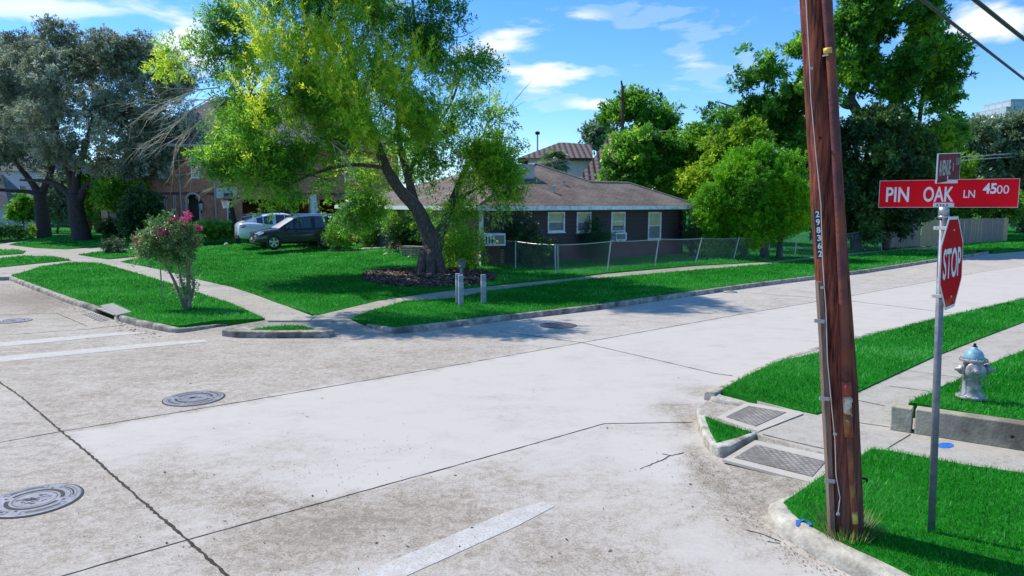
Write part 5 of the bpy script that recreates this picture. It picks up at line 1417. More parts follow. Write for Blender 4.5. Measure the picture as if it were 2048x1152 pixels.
# wall lantern
lp = Vector((H0.x, H0.y, 0)) + hd * sH(402) + hn * .25; lp.z = zH(400, 412)
LN = empty('wall_lantern', lp, 'black wall lantern beside the arched brick entrance', 'lantern')
m = MB(); m.tube([lp - hn * .25 + Vector((0, 0, -.5)), lp + Vector((0, 0, -.42)), lp + Vector((0, 0, -.3))], .035, 6); m.build('bracket', M_DARK, LN)
m = MB(); m.lathe(lp + Vector((0, 0, -.3)), [(.08, 0), (.16, .5), (.02, .52)], 6); lg = m.build('glass', pm('lantern_glass', (.5, .5, .48), (.6, .6, .58), rough=.2), LN)
m = MB(); m.lathe(lp + Vector((0, 0, .2)), [(.2, 0), (.12, .12), (.02, .2), (.03, .3), (.0, .34)], 6); m.build('cap', M_DARK, LN)
# left wing of the brick house seen behind the oak trunks
LW0 = D(205, 466, 60); LW0.z = 0; lwd = (D(300, 466, 56) - D(205, 466, 60)); lwd.z = 0; ll = lwd.length; lwd.normalize()
m = MB(); wall(m, LW0, lwd, ll, .2, 6.5, .3, [(1.0, 1.6, 1.2, 2.8), (2.3, 2.9, 1.2, 2.8)]); m.build('wing_wall', brickmat('tan_red_brick', (.36, .17, .10), (.45, .24, .15), (.42, .34, .26)), RH)
for o_ in ((1.0, 1.6, 1.2, 2.8), (2.3, 2.9, 1.2, 2.8)): window(RH, LW0, lwd, *o_, shade=False, recess=.1, mat=M_STUCCO)

# white house far left
wh = D(-60, 468, 84); wh.z = 0; wh1 = D(112, 468, 84); wh1.z = 0
WHs = empty('white_house', wh, 'pale grey stucco house with steep dark roof at the far left', 'house')
wd_ = (wh1 - wh).normalized(); wl = (wh1 - wh).length
m = MB(); wall(m, wh, wd_, wl, .1, 6.6, .3, [(wl * .62, wl * .70, 3.8, 5.0), (wl * .80, wl * .88, 3.8, 5.0), (wl * .40, wl * .46, .5, 2.4)]); m.build('wall', pm('pale_stucco', (.55, .55, .57), (.66, .66, .68), scale=2, rough=.9), WHs)
for a, b__, c, e in ((.62, .70, 3.8, 5.0), (.80, .88, 3.8, 5.0), (.40, .46, .5, 2.4)): window(WHs, wh, wd_, wl * a, wl * b__, c, e, shade=False, recess=.1)
m = MB(); n_ = Vector((-wd_.y, wd_.x, 0))
q0 = wh - n_ * .6 + Vector((0, 0, 6.6)) - wd_ * .5; q1 = wh1 - n_ * .6 + Vector((0, 0, 6.6)) + wd_ * .5; q2 = q1 + n_ * 10; q3 = q0 + n_ * 10
k0 = q0 + wd_ * 3 + n_ * 5 + Vector((0, 0, 4.5)); k1 = q1 - wd_ * 3 + n_ * 5 + Vector((0, 0, 4.5))
m.add([q0, q1, k1, k0], [(0, 1, 2, 3)]); m.add([q1, q2, k1], [(0, 1, 2)]); m.add([q2, q3, k0, k1], [(0, 1, 2, 3)]); m.add([q3, q0, k0], [(0, 1, 2)]); m.build('roof', M_SLATE, WHs)
m = MB(); gx = D(-10, 440, 78); m.fbox(Vector((gx.x - 3, gx.y, 0)), Vector((4.6, 0, 0)), Vector((0, 4, 0)), Vector((0, 0, 2.6))); m.build('porch', pm('pink_stucco', (.5, .4, .38), (.6, .5, .47), scale=2), WHs)
m = MB(); o_ = Vector((gx.x - 3.3, gx.y - .3, 2.6)); m.add([o_, o_ + Vector((5.2, 0, 0)), o_ + Vector((5.2, 4.6, 0)), o_ + Vector((0, 4.6, 0)), o_ + Vector((2.2, 2.3, 3.6)), o_ + Vector((3.0, 2.3, 3.6))], [(0, 1, 5, 4), (1, 2, 5), (2, 3, 4, 5), (3, 0, 4)]); m.build('porch_roof', M_SLATE, WHs)

# tiled roof house behind the bungalow
def tilemat():
    m, nt, b, out = newmat('barrel_roof_tiles')
    t = nt.nodes.new('ShaderNodeTexCoord'); sp = nt.nodes.new('ShaderNodeSeparateXYZ'); nt.links.new(t.outputs['UV'], sp.inputs[0])
    def saw(ch, per):
        a = nt.nodes.new('ShaderNodeMath'); a.operation = 'MULTIPLY'; a.inputs[1].default_value = 1 / per; nt.links.new(sp.outputs[ch], a.inputs[0])
        f = nt.nodes.new('ShaderNodeMath'); f.operation = 'FRACT'; nt.links.new(a.outputs[0], f.inputs[0]); return f.outputs[0]
    u = saw(0, .42); v = saw(1, .42)
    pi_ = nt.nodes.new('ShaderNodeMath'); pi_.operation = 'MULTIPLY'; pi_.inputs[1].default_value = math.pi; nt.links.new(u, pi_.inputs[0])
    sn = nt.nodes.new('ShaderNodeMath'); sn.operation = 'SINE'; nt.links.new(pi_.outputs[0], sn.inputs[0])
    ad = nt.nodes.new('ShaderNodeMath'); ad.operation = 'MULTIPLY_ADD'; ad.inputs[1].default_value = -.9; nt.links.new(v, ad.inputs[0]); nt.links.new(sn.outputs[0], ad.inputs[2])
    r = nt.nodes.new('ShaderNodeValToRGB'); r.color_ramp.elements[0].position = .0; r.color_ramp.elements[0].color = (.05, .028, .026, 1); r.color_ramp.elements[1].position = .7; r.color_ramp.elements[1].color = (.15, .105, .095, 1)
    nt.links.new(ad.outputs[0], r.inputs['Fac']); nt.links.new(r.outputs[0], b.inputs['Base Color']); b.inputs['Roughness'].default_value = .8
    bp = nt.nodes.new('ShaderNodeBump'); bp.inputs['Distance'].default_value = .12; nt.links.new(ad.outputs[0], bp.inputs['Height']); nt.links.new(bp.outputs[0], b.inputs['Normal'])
    return m
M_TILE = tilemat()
DD = 54
TR = empty('tiled_roof_house', Vector((D(1160, 400, DD).x, DD, .6)), 'white stucco house with dark barrel tile roof behind the bungalow', 'house')
def TD(px, py, dd=0): return D(px, py, DD + dd)
M_STW = pm('white_stucco', (.62, .60, .55), (.72, .70, .65), scale=2, rough=.9)
m = MB(); w0 = TD(1052, 330, 0); w1 = TD(1187, 330, 0); m.fbox(Vector((w0.x, DD, .4)), Vector((w1.x - w0.x, 0, 0)), Vector((0, 6.5, 0)), Vector((0, 0, TD(1160, 315).z - .4))); m.build('wall', M_STW, TR)
m = MB(); ez = TD(1160, 316, -.5).z
a0 = Vector((TD(1036, 0, -.6).x, DD - .6, ez)); a1 = Vector((TD(1190, 0, -.6).x, DD - .6, ez)); pk1 = TD(1131, 285, 3); pk0 = TD(1030, 330, 3); pk0 = Vector((pk1.x - .5, pk1.y, pk1.z)); a2 = a1 + Vector((0, 7.5, 0)); a3 = a0 + Vector((0, 7.5, 0)); pe = TD(1183, 289, 3)
m.add([a0, a1, pe, pk1, pk0], [(0, 1, 2, 3, 4)]); m.add([a3, a0, pk0], [(0, 1, 2)]); m.add([a2, a3, pk0, pe], [(0, 1, 2, 3)])
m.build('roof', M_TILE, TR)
# gabled wing sloping down on the right with the white gable showing
m = MB(); q0 = TD(1151, 366, -3.2); q1 = TD(1226, 262, 1.2); q2 = TD(1296, 262, 1.2); q3 = TD(1300, 372, -3.2); dnv = Vector((0, .05, -.2))
m.add([q0, q3, q2, q1, q0 + dnv, q3 + dnv, q2 + dnv, q1 + dnv], [(0, 1, 2, 3), (7, 6, 5, 4), (0, 4, 5, 1), (3, 2, 6, 7), (0, 3, 7, 4), (1, 5, 6, 2)])
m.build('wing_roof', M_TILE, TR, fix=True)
m = MB(); m.add([Vector((q0.x + .3, q0.y + .3, 1.0)), Vector((q3.x, q3.y + .3, 1.0)), q3 + Vector((0, .3, -.25)), q0 + Vector((.3, .3, -.25))], [(0, 1, 2, 3)]); m.build('wing_wall', M_STW, TR)
m = MB()
for i in range(7):
    c = Vector((TD(1143 + i * 7, 0, -.5).x, DD - .3, ez - .1)); m.box(c, (.14, .5, .16))
m.build('rafter_tails', pm('dark_timber', (.05, .03, .025), (.08, .05, .04)), TR)

# ------------------------------------------------------------------ fences
M_WIRE = pm('fence_wire', (.28, .29, .28), (.42, .43, .42), scale=6, rough=.5, metal=.4)
CF = empty('chain_link_fence', GY(1110, 547), 'sagging galvanised chain link fence with leaning posts along the sidewalk', 'fence')
posts = [((963, 531), (963, 475)), ((1031, 538), (1031, 483)), ((1111, 547), (1110, 490)), ((1214, 543), (1222, 483)), ((1309, 533), (1318, 478)), ((1390, 527), (1404, 477)), ((1466, 520), (1478, 476)), ((1533, 516), (1542, 478)), ((1590, 511), (1594, 472)),
         ((1668, 506), (1672, 468)), ((1729, 501), (1732, 463)), ((1763, 501), (1763, 464))]
tops = []; bots = []
for i, ((bx, by), (tx, ty)) in enumerate(posts):
    b = GY(bx, by); t_ = D(tx, ty, b.y + .02)
    tops.append(t_); bots.append(b)
    m = MB(); m.tube([b - Vector((0, 0, .1)), t_ + Vector((0, 0, .04))], .028, 8); m.build('post', M_GALV, CF)
b = GY(1117, 546); m = MB(); m.tube([b - Vector((0, 0, .1)), D(1115, 492, b.y)], .028, 8); m.build('post', M_GALV, CF)
m = MB()
for i in range(len(tops) - 1):
    a, b = tops[i], tops[i + 1]; pts = [a.lerp(b, k / 6) - Vector((0, 0, .03 * math.sin(math.pi * k / 6))) for k in range(7)]
    m.tube(pts, .017, 6)
m.build('top_rail', M_GALV, CF)
wires = []
for i in range(len(tops) - 1):
    L = (bots[i + 1] - bots[i]).length; st = .12; H_ = (tops[i] - bots[i]).length
    nst = int(L / st)
    def fp(s, h): # s in metres, h 0..1
        u = s / L; a = bots[i].lerp(bots[i + 1], u); c = tops[i].lerp(tops[i + 1], u); return a.lerp(c, h)
    run = H_
    k = -int(run / st)
    while k * st < L:
        for sgn in (1, -1):
            s_a = k * st; s_b = s_a + run; h0, h1 = 0.03, 1.0
            if s_a < 0: h0 = max(h0, -s_a / run); 
            if s_b > L: h1 = min(h1, (L - s_a) / run)
            if h1 - h0 > .03:
                A_ = fp(s_a + run * h0, h0 if sgn > 0 else 1 - h0); B_ = fp(s_a + run * h1, h1 if sgn > 0 else 1 - h1)
                d = (B_ - A_).normalized(); nn = d.cross(Vector((0, 1, 0))).normalized() * .0022
                wires.append([A_ - nn, B_ - nn, B_ + nn, A_ + nn])
        k += 1
fast_mesh('wire_mesh', np.array([[list(p) for p in q] for q in wires]), 4, None, M_WIRE, CF)

def plankmat(name, c1, c2):
    return pm(name, c1, c2, scale=5, rough=.9, stretch=(6, 6, .5), bump=.4, detail=8)
M_PLANK = plankmat('weathered_plank', (.16, .13, .105), (.36, .30, .25)); M_PLANK2 = plankmat('new_plank', (.34, .26, .13), (.50, .40, .22))
WF = empty('wooden_fence', GY(1780, 497), 'weathered grey brown board fence with two newer yellow sections', 'fence')
fl = [(1772, 497, 444), (1838, 493, 440), (1872, 492, 440), (1920, 487, 438), (2005, 482, 436), (2014, 481, 437)]
for i in range(len(fl) - 1):
    a = GY(fl[i][0], fl[i][1]); b = GY(fl[i + 1][0], fl[i + 1][1]); ta = D(fl[i][0], fl[i][2], a.y).z; tb_ = D(fl[i + 1][0], fl[i + 1][2], b.y).z
    n_ = max(1, int((b - a).length / .145)); d = (b - a) / n_; m = MB()
    for k in range(n_):
        p = a + d * k; hgt = (ta + (tb_ - ta) * k / n_) - p.z + random.uniform(-.02, .03)
        q = Vector((d.x, d.y, 0)) * .93; nn = Vector((-d.y, d.x, 0)).normalized() * .02
        lean = Vector((0, 0, hgt)) + d.normalized() * (.28 if i in (1,) else .05 * random.uniform(-1, 1))
        off = nn * random.uniform(-.3, .3)
        m.fbox(p + off, q, nn, lean)
    m.build('fence_section', M_PLANK2 if i in (1, 4) else M_PLANK, WF)
    m = MB(); m.tube([a + Vector((-.0, .06, -.1)), Vector((a.x, a.y + .06, ta + .02))], .05, 6); m.build('fence_post', M_PLANK, WF)

# ------------------------------------------------------------------ poles, wires, far things
M_POLEWOOD = pm('far_pole_wood', (.10, .05, .03), (.17, .09, .06), scale=4, rough=.9, stretch=(3, 3, .3))
fp_ = D(1246, 470, 58); fp_.z = .5
UP2 = empty('distant_utility_pole', fp_, 'thin brown utility pole rising above the far trees', 'utility pole')
m = MB(); m.tube([fp_, D(1245, 300, 58), D(1245, 172, 58)], [.17, .15, .11], 8); m.build('pole', M_POLEWOOD, UP2)
m = MB(); m.tube([D(1245, 175, 58), D(1243.5, 168, 58), D(1242.5, 161, 58)], [.04, .08, .05], 6); m.build('top_bracket', M_DARK, UP2)
m = MB(); m.tube([D(1237, 193, 58), D(1241, 196, 57.9), D(1246, 200, 57.8)], .05, 6); m.build('insulator', M_DARK, UP2)
lmp = D(1075, 400, 170); lmp.z = 0
LMs = empty('light_mast', lmp, 'tall slim highway light mast far behind the tiled roof', 'light mast')
m = MB(); m.tube([lmp, D(1075, 268, 170)], [.3, .18], 8); m.build('mast', M_GALV, LMs)
m = MB(); m.tube([D(1071, 267, 170), D(1079, 267, 170)], .3, 6); m.lathe(D(1075, 267, 170), [(.6, 0), (.6, .3), (.2, .5)], 10); m.build('lamp_head', M_DARK, LMs)
# office tower far right
tw = D(2048, 400, 420); tw.z = 0
OT = empty('office_tower', tw, 'pale blue grey office tower far away at the right edge', 'tower')
M_TWR = brickmat('tower_panels', (.42, .46, .50), (.46, .50, .54), (.30, .38, .42), bw=6, bh=3.6, ms=.5, rough=.4)
m = MB(); zt_ = D(2040, 213, 420).z; m.fbox(Vector((D(2030, 0, 420).x, 420, 0)), Vector((32, 0, 0)), Vector((0, 30, 0)), Vector((0, 0, zt_))); m.build('lower_block', M_TWR, OT)
m = MB(); m.fbox(Vector((D(2038, 0, 422).x, 422, zt_)), Vector((26, 0, 0)), Vector((0, 24, 0)), Vector((0, 0, D(2040, 197, 420).z - zt_))); m.build('upper_block', M_TWR, OT)

M_CABLE = pm('black_cable', (.025, .02, .02), (.06, .05, .045), scale=12, rough=.6)
M_THIN = pm('thin_wire', (.30, .32, .32), (.4, .42, .42), scale=4, rough=.5)
def cable(label, pts, r, mat, n=8, name='overhead_cable', seg=6):
    m = MB(); P = [Vector(p) for p in pts]; out = []
    Q = [P[0] * 2 - P[1]] + P + [P[-1] * 2 - P[-2]]
    for i in range(1, len(Q) - 2):
        for j in range(seg):
            t = j / seg; a, b, c, d = Q[i - 1], Q[i], Q[i + 1], Q[i + 2]
            out.append(.5 * ((2 * b) + (c - a) * t + (2 * a - 5 * b + 4 * c - d) * t * t + (3 * b - a - 3 * c + d) * t ** 3))
    out.append(P[-1]); m.tube(out, r, n)
    return tag(m.build(name, mat, smooth=True), label, 'cable')
cable('thick black overhead cable, the lower of the two crossing the upper right corner', [D(1625, -168, 6.3), D(1845, 0, 8.0), D(1950, 82, 9.8), D(2048, 158, 12.6), D(2150, 236, 17)], .021, M_CABLE)
cable('thick black overhead cable, the upper of the two crossing the upper right corner', [D(1612, -262, 6.3), D(1800, -118, 6.7), D(1950, 0, 7.6), D(2048, 78, 8.8), D(2200, 196, 11.6)], .024, M_CABLE)
cable('pair of pale wires beyond the signs, upper strand', [D(1835, 320, 44), D(1940, 313, 52), D(2080, 304, 66)], .035, M_THIN, 5, 'distant_wire')
cable('pair of pale wires beyond the signs, lower strand', [D(1840, 328, 44), D(1950, 319, 52), D(2080, 310, 66)], .03, M_THIN, 5, 'distant_wire')
cable('thin wire running right from the distant utility pole', [D(1246, 263, 57.8), D(1340, 262, 55), D(1420, 259, 52), D(1500, 257, 50)], .022, M_THIN, 5, 'distant_wire')
cable('faint thin wire against the sky left of the office tower', [D(1840, 239, 60), D(1910, 233, 66), D(2060, 226, 80)], .02, M_THIN, 5, 'distant_wire')
cable('thin service wire dropping from the tiled house to the bungalow roof', [D(1125, 350, 40), D(1160, 358, 44), D(1190, 345, 50)], .015, M_THIN, 5, 'distant_wire')

# ------------------------------------------------------------------ utility pole
def woodmat():
    m, nt, b, out = newmat('creosote_pole_wood')
    t = nt.nodes.new('ShaderNodeTexCoord'); q = nt.nodes.new('ShaderNodeMapping'); q.inputs['Scale'].default_value = (14, 14, .7); nt.links.new(t.outputs['Object'], q.inputs[0])
    n = nt.nodes.new('ShaderNodeTexNoise'); n.inputs['Scale'].default_value = 2.2; n.inputs['Detail'].default_value = 10; n.inputs['Roughness'].default_value = .7; nt.links.new(q.outputs[0], n.inputs['Vector'])
    r = nt.nodes.new('ShaderNodeValToRGB'); e = r.color_ramp.elements
    e[0].position = .38; e[0].color = (.014, .005, .004, 1); e[1].position = .68; e[1].color = (.33, .10, .05, 1); k = e.new(.5); k.color = (.15, .035, .02, 1)
    nt.links.new(n.outputs['Fac'], r.inputs['Fac'])
    n2 = nt.nodes.new('ShaderNodeTexNoise'); n2.inputs['Scale'].default_value = 1.1; n2.inputs['Detail'].default_value = 5; nt.links.new(t.outputs['Object'], n2.inputs['Vector'])
    mr = nt.nodes.new('ShaderNodeMapRange'); mr.inputs['From Min'].default_value = .35; mr.inputs['From Max'].default_value = .65; mr.inputs['To Min'].default_value = .65; mr.inputs['To Max'].default_value = 1.3; nt.links.new(n2.outputs['Fac'], mr.inputs['Value'])
    sc = nt.nodes.new('ShaderNodeVectorMath'); sc.operation = 'SCALE'; nt.links.new(r.outputs[0], sc.inputs[0]); nt.links.new(mr.outputs[0], sc.inputs['Scale'])
    # greyed bare foot of the pole
    sp = nt.nodes.new('ShaderNodeSeparateXYZ'); nt.links.new(t.outputs['Object'], sp.inputs[0])
    gz = nt.nodes.new('ShaderNodeMapRange'); gz.inputs['From Min'].default_value = 1.5; gz.inputs['From Max'].default_value = .2; gz.inputs['To Max'].default_value = .55; nt.links.new(sp.outputs[2], gz.inputs['Value'])
    gm_ = nt.nodes.new('ShaderNodeMath'); gm_.operation = 'MULTIPLY'; nt.links.new(gz.outputs[0], gm_.inputs[0]); nt.links.new(n2.outputs['Fac'], gm_.inputs[1])
    mx = nt.nodes.new('ShaderNodeMixRGB'); mx.inputs['Color2'].default_value = (.15, .125, .10, 1); nt.links.new(gm_.outputs[0], mx.inputs['Fac']); nt.links.new(sc.outputs[0], mx.inputs['Color1'])
    nt.links.new(mx.outputs[0], b.inputs['Base Color']); b.inputs['Roughness'].default_value = .8; b.inputs['Specular IOR Level'].default_value = .25
    bp = nt.nodes.new('ShaderNodeBump'); bp.inputs['Strength'].default_value = .9; bp.inputs['Distance'].default_value = .01; nt.links.new(n.outputs['Fac'], bp.inputs['Height']); nt.links.new(bp.outputs[0], b.inputs['Normal'])
    return m
M_PW = woodmat()
pb = G(1694, 1062, .14); DP = pb.y
UPo = empty('utility_pole', pb, 'tall reddish brown wooden utility pole leaning left at the street corner', 'utility pole')
def PP(px, py, dd=0): return D(px, py, DP + dd)
kpx = DP / F
axis_px = [(1694, 1066), (1680, 760), (1661, 500), (1646, 250), (1632, 0), (1612, -330)]
axis = [PP(a, b_) for a, b_ in axis_px]
m = MB()
pts = []; rad = []
for i in range(len(axis) - 1):
    for j in range(6):
        f = j / 6; pts.append(axis[i].lerp(axis[i + 1], f)); rad.append((.142 - .024 * (i + f) / 5))
pts.append(axis[-1]); rad.append(.118)
pts[0] = pts[0] - Vector((0, 0, .25))
vsz = []
n = 28; ref = Vector((0, 1, 0))
for i, p in enumerate(pts):
    for k in range(n):
        a = 2 * math.pi * k / n
        rr2 = rad[i] * (1 + .02 * math.sin(3 * a + 1) + .012 * noise.noise(Vector((math.cos(a) * 3, math.sin(a) * 3, p.z * .8))))
        if abs(a - 4.1) < .14: rr2 *= .95
        if abs(a - 5.0) < .09: rr2 *= .96
        vsz.append(p + Vector((math.cos(a) * rr2, math.sin(a) * rr2, 0)))
fsz = [(i * n + k, i * n + (k + 1) % n, (i + 1) * n + (k + 1) % n, (i + 1) * n + k) for i in range(len(pts) - 1) for k in range(n)]
fsz.append(tuple(range((len(pts) - 1) * n, len(pts) * n)))
m.add(vsz, fsz); pole_o = m.build('pole', M_PW, UPo, smooth=True)
# main conduit
M_CONDUIT = pm('brown_conduit_cover', (.085, .028, .03), (.14, .05, .05), scale=9, rough=.7, c3=(.20, .06, .035), s3=3, bump=.3, bscale=40, spec=.3)
M_RUST = pm('rusty_pipe', (.14, .035, .018), (.30, .09, .035), scale=14, rough=.85, bump=.3, c3=(.40, .22, .05), s3=9, stretch=(1, 1, .4))
fr = -.155
m = MB(); m.tube([PP(1692, 768, fr), PP(1687, 600, fr), PP(1680, 450, fr), PP(1672, 300, fr), PP(1664, 150, fr), PP(1653, 0, fr), PP(1634, -320, fr)], .036, 14); m.build('conduit_cover', M_CONDUIT, UPo, smooth=True)
m = MB(); m.tube([PP(1692, 762, fr - .004), PP(1694, 792, fr - .004)], .038, 14); m.build('red_fitting', pm('red_oxide', (.25, .03, .02), (.34, .06, .03), scale=10, rough=.7), UPo, smooth=True)
m = MB(); m.tube([PP(1693, 786, fr), PP(1696, 832, fr)], .034, 14); m.tube([PP(1687, 799, fr - .02), PP(1703, 801, fr - .02)], .022, 8); m.build('white_collar', pm('chipped_white', (.45, .36, .24), (.62, .56, .46), scale=16, rough=.8, c3=(.28, .12, .05), s3=14), UPo, smooth=True)
m = MB(); m.tube([PP(1695, 828, fr), PP(1698, 873, fr)], .036, 14); m.tube([PP(1698, 873, fr), PP(1702, 940, fr), PP(1707, 1010, fr), PP(1711, 1072, fr)], .025, 12); m.build('rusty_pipe', M_RUST, UPo, smooth=True)
m = MB(); m.tube([PP(1708.5, 1022, fr - .002), PP(1710, 1046, fr - .002)], .026, 12); m.build('yellow_band', pm('yellow_paint', (.55, .36, .06), (.65, .5, .12), scale=20, rough=.7, c3=(.35, .15, .04), s3=16), UPo, smooth=True)
m = MB(); m.tube([PP(1656.5, 96, fr - .002), PP(1657, 108, fr - .002)], .037, 14); m.build('orange_band', pm('orange_tape', (.60, .32, .04), (.70, .42, .08), scale=9, rough=.5), UPo, smooth=True)
m = MB(); m.tube([PP(1646, 112, fr + .02), PP(1656, 110, fr - .04)], .007, 6); m.build('clip', M_GALV, UPo)
# moulding on the left side
m = MB()
mp_ = [(1635, 562, -.02), (1637, 600, -.02), (1642, 680, -.02), (1647, 800, -.02), (1654, 930, -.02), (1660, 1062, -.02)]
for i in range(len(mp_) - 1):
    a = PP(*mp_[i]); b = PP(*mp_[i + 1]); m.fbox(a + Vector((-.03, -.085, 0)), Vector((.04, 0, 0)), Vector((0, .06, 0)), b - a)
m.build('wood_moulding', pm('grey_moulding', (.12, .07, .05), (.24, .16, .12), scale=6, rough=.85, stretch=(8, 8, .6), bump=.3), UPo)
for (px, py) in ((1640, 645), (1650, 800), (1661, 965)):
    m = MB(); a = PP(px - 11, py, -.13); m.fbox(a, PP(px + 9, py + 2, -.145) - a, Vector((0, .01, 0)), Vector((0, 0, .03))); m.build('strap', M_GALV, UPo)
# ground wire
m = MB(); w_ = [(1612, 0), (1617, 90), (1622, 200), (1631, 300), (1642, 410), (1645, 520), (1652, 620), (1655, 720), (1664, 820), (1670, 880), (1672, 950), (1680, 995), (1676, 1028)]
m.tube([PP(a, b_, -.150 if b_ > 60 else -.13) for a, b_ in w_], .0035, 6); m.build('ground_wire', pm('copper_white_wire', (.5, .42, .38), (.62, .55, .5), rough=.6), UPo)
for (px, py) in ((1622, 137), (1645, 575), (1670, 868), (1676, 1028)):
    m = MB(); m.box(PP(px, py, -.158), (.025, .012, .02)); m.build('wire_staple', M_GALV, UPo)
m = MB(); m.tube([PP(1718, 956, -.03), PP(1733, 958, -.06), PP(1734, 963, -.06)], .011, 8); m.build('step_bolt', M_DARK, UPo)
m = MB(); m.tube([PP(1640, 275, -.165), PP(1640, 277, -.1)], .01, 8); m.build('nail_hole', M_DARK, UPo)
# number strip
def text_mesh(txt, name, mat, parent, M4, width=None, height=None, local=False, align='LEFT', bold=0.0, ext=.001):
    cu = bpy.data.curves.new(name, 'FONT'); cu.body = txt; cu.size = 1.0; cu.offset = bold; cu.align_x = 'LEFT'; cu.extrude = 0.0; cu.resolution_u = 4
    ob = bpy.data.objects.new(name, cu); COL.objects.link(ob)
    dgx = bpy.context.evaluated_depsgraph_get(); me = bpy.data.meshes.new_from_object(ob.evaluated_get(dgx))
    bpy.data.objects.remove(ob); bpy.data.curves.remove(cu)
    co = np.array([v.co[:] for v in me.vertices]); mn = co.min(0); mxx = co.max(0)
    sx = width / (mxx[0] - mn[0]); sy = height / (mxx[1] - mn[1])
    off = rootloc(parent) if parent is not None and not local else Vector((0, 0, 0))
    for v in me.vertices:
        p = Vector(((v.co.x - mn[0]) * sx, (v.co.y - mn[1]) * sy, 0)); v.co = M4 @ p - off
    me.materials.clear(); me.materials.append(mat)
    o = bpy.data.objects.new(name, me); finish(o, parent)
    return o
def frame(o, x, y):
    x = Vector(x).normalized(); y = (Vector(y) - x * Vector(y).dot(x)).normalized(); z = x.cross(y)
    M = Matrix(((x.x, y.x, z.x, o[0]), (x.y, y.y, z.y, o[1]), (x.z, y.z, z.z, o[2]), (0, 0, 0, 1))); return M
M_TAG = pm('black_tag', (.012, .012, .014), (.03, .03, .03), rough=.5); M_LET = pm('white_lettering', (.74, .74, .74), (.84, .84, .84), scale=8, rough=.7, spec=.2)
ta = PP(1628, 421, -.115); tb2 = PP(1634.5, 518, -.115); tc_ = PP(1639.5, 420, -.137); m = MB()
m.add([ta, tb2, tb2 + (tc_ - ta), tc_, ta + Vector((.002, .02, 0)), tb2 + Vector((.002, .02, 0)), tb2 + (tc_ - ta) + Vector((0, .02, 0)), tc_ + Vector((0, .02, 0))], [(0, 1, 2, 3), (7, 6, 5, 4), (0, 4, 5, 1), (3, 2, 6, 7), (0, 3, 7, 4), (1, 5, 6, 2)])
tagp = m.build('number_strip', M_TAG, UPo)
xd = (tc_ - ta); yd = (ta - tb2)
for i, ch in enumerate('298362'):
    o_ = ta.lerp(tb2, (i + .88) / 6.15) + xd * .22; o_ = o_ + xd.cross(yd).normalized() * .003
    text_mesh(ch, 'digit', M_LET, tagp, frame(o_, xd, yd), width=.030, height=.050, bold=.02)
# dry weeds at the foot
wv = []
r9 = random.Random(9)
for i in range(420):
    a = r9.uniform(0, 6.28); rr3 = .15 + r9.random() * .10; p = pb + Vector((math.cos(a) * rr3, math.sin(a) * rr3 - .02, 0)); h = r9.uniform(.05, .17); ln_ = Vector((math.cos(a), math.sin(a), 0)) * h * r9.uniform(.2, 1.1)
    s_ = Vector((-math.sin(a), math.cos(a), 0)) * .004; wv.append([p - s_, p + s_, p + ln_ + Vector((0, 0, h))])
tag(fast_mesh('dry_grass_tuft', np.array([[list(p) for p in q] for q in wv]), 3, np.random.default_rng(3).random(len(wv)), leafmat('dry_grass', (.05, .16, .02), (.22, .26, .08), (.5, .42, .2)), None), kind='stuff')

# ------------------------------------------------------------------ street signs
sb = G(1864, 1064, .145); DS = sb.y
SP = empty('street_sign_post', sb, 'galvanised round sign post with red stop sign and street name blades', 'street sign')
pt_ = D(1887, 413, DS)
m = MB(); m.tube([sb - Vector((0, 0, .2)), pt_ - Vector((0, 0, .05))], .0295, 18); post_o = m.build('post', pm('dull_post_steel', (.13, .14, .16), (.22, .23, .26), scale=14, rough=.55, metal=.3, bump=.1), SP, smooth=True)
m = MB(); m.tube([D(1887, 432, DS), D(1887.5, 414, DS)], .040, 18); m.tube([D(1887, 436, DS), D(1887, 431, DS)], .043, 18); m.build('post_cap', M_GALV, post_o, smooth=True)
M_RED = pm('red_sign_sheeting', (.80, .004, .012), (.88, .008, .02), scale=2, rough=.7, spec=.12); M_REDD = pm('shaded_red_sheeting', (.20, .008, .012), (.30, .014, .02), scale=9, rough=.7, spec=.15, c3=(.14, .012, .014), s3=5)  # second red darkened to maroon: shade on the upper blade put into its colour
M_SILV = pm('sign_aluminium', (.55, .56, .57), (.66, .67, .68), scale=6, rough=.35, metal=.5)
# blade PIN OAK
bl0 = D(1757.5, 414.4, DS + .24); bl1 = D(2035, 414.4, DS - .28); bu0 = D(1758.5, 364.5, DS + .24)
bx = (bl1 - bl0); bw_ = bx.length; bx.normalize(); by_ = (bu0 - bl0); bh_ = .229; by_ = Vector((0, 0, 1)); by_ = (by_ - bx * by_.dot(bx)).normalized(); bn = bx.cross(by_)
def blade(root, o, x, y, n, w, h, mat, name, edge):
    m = MB(); m.fbox(o - n * .0015, x * w, n * .003, y * h); b_ = m.build(name, mat, root)
    m = MB()
    for (a, c, ww, hh_) in ((0, -edge, w, edge), (0, h, w, edge), (-edge, -edge, edge, h + 2 * edge), (w, -edge, edge, h + 2 * edge)): m.fbox(o + x * a + y * c - n * .005, x * ww, n * .010, y * hh_)
    m.build('edge_trim', M_SILV, b_)
    return b_
b1 = blade(SP, bl0, bx, by_, bn, bw_, .222, M_RED, 'name_blade', .003)
def tx(root, txt, fx0, fx1, fz0, fz1, o, x, y, n, w, h, bold=.015, mat=None):
    return text_mesh(txt, 'lettering', mat or M_LET, root, frame(o + x * (w * fx0) + y * (h * fz0) + n * .0035, x, y), width=w * (fx1 - fx0), height=h * (fz1 - fz0), bold=bold)
tx(b1, 'PIN', .052, .228, .20, .76, bl0, bx, by_, bn, bw_, .222, .02)
tx(b1, 'OAK', .335, .555, .20, .76, bl0, bx, by_, bn, bw_, .222, .02)
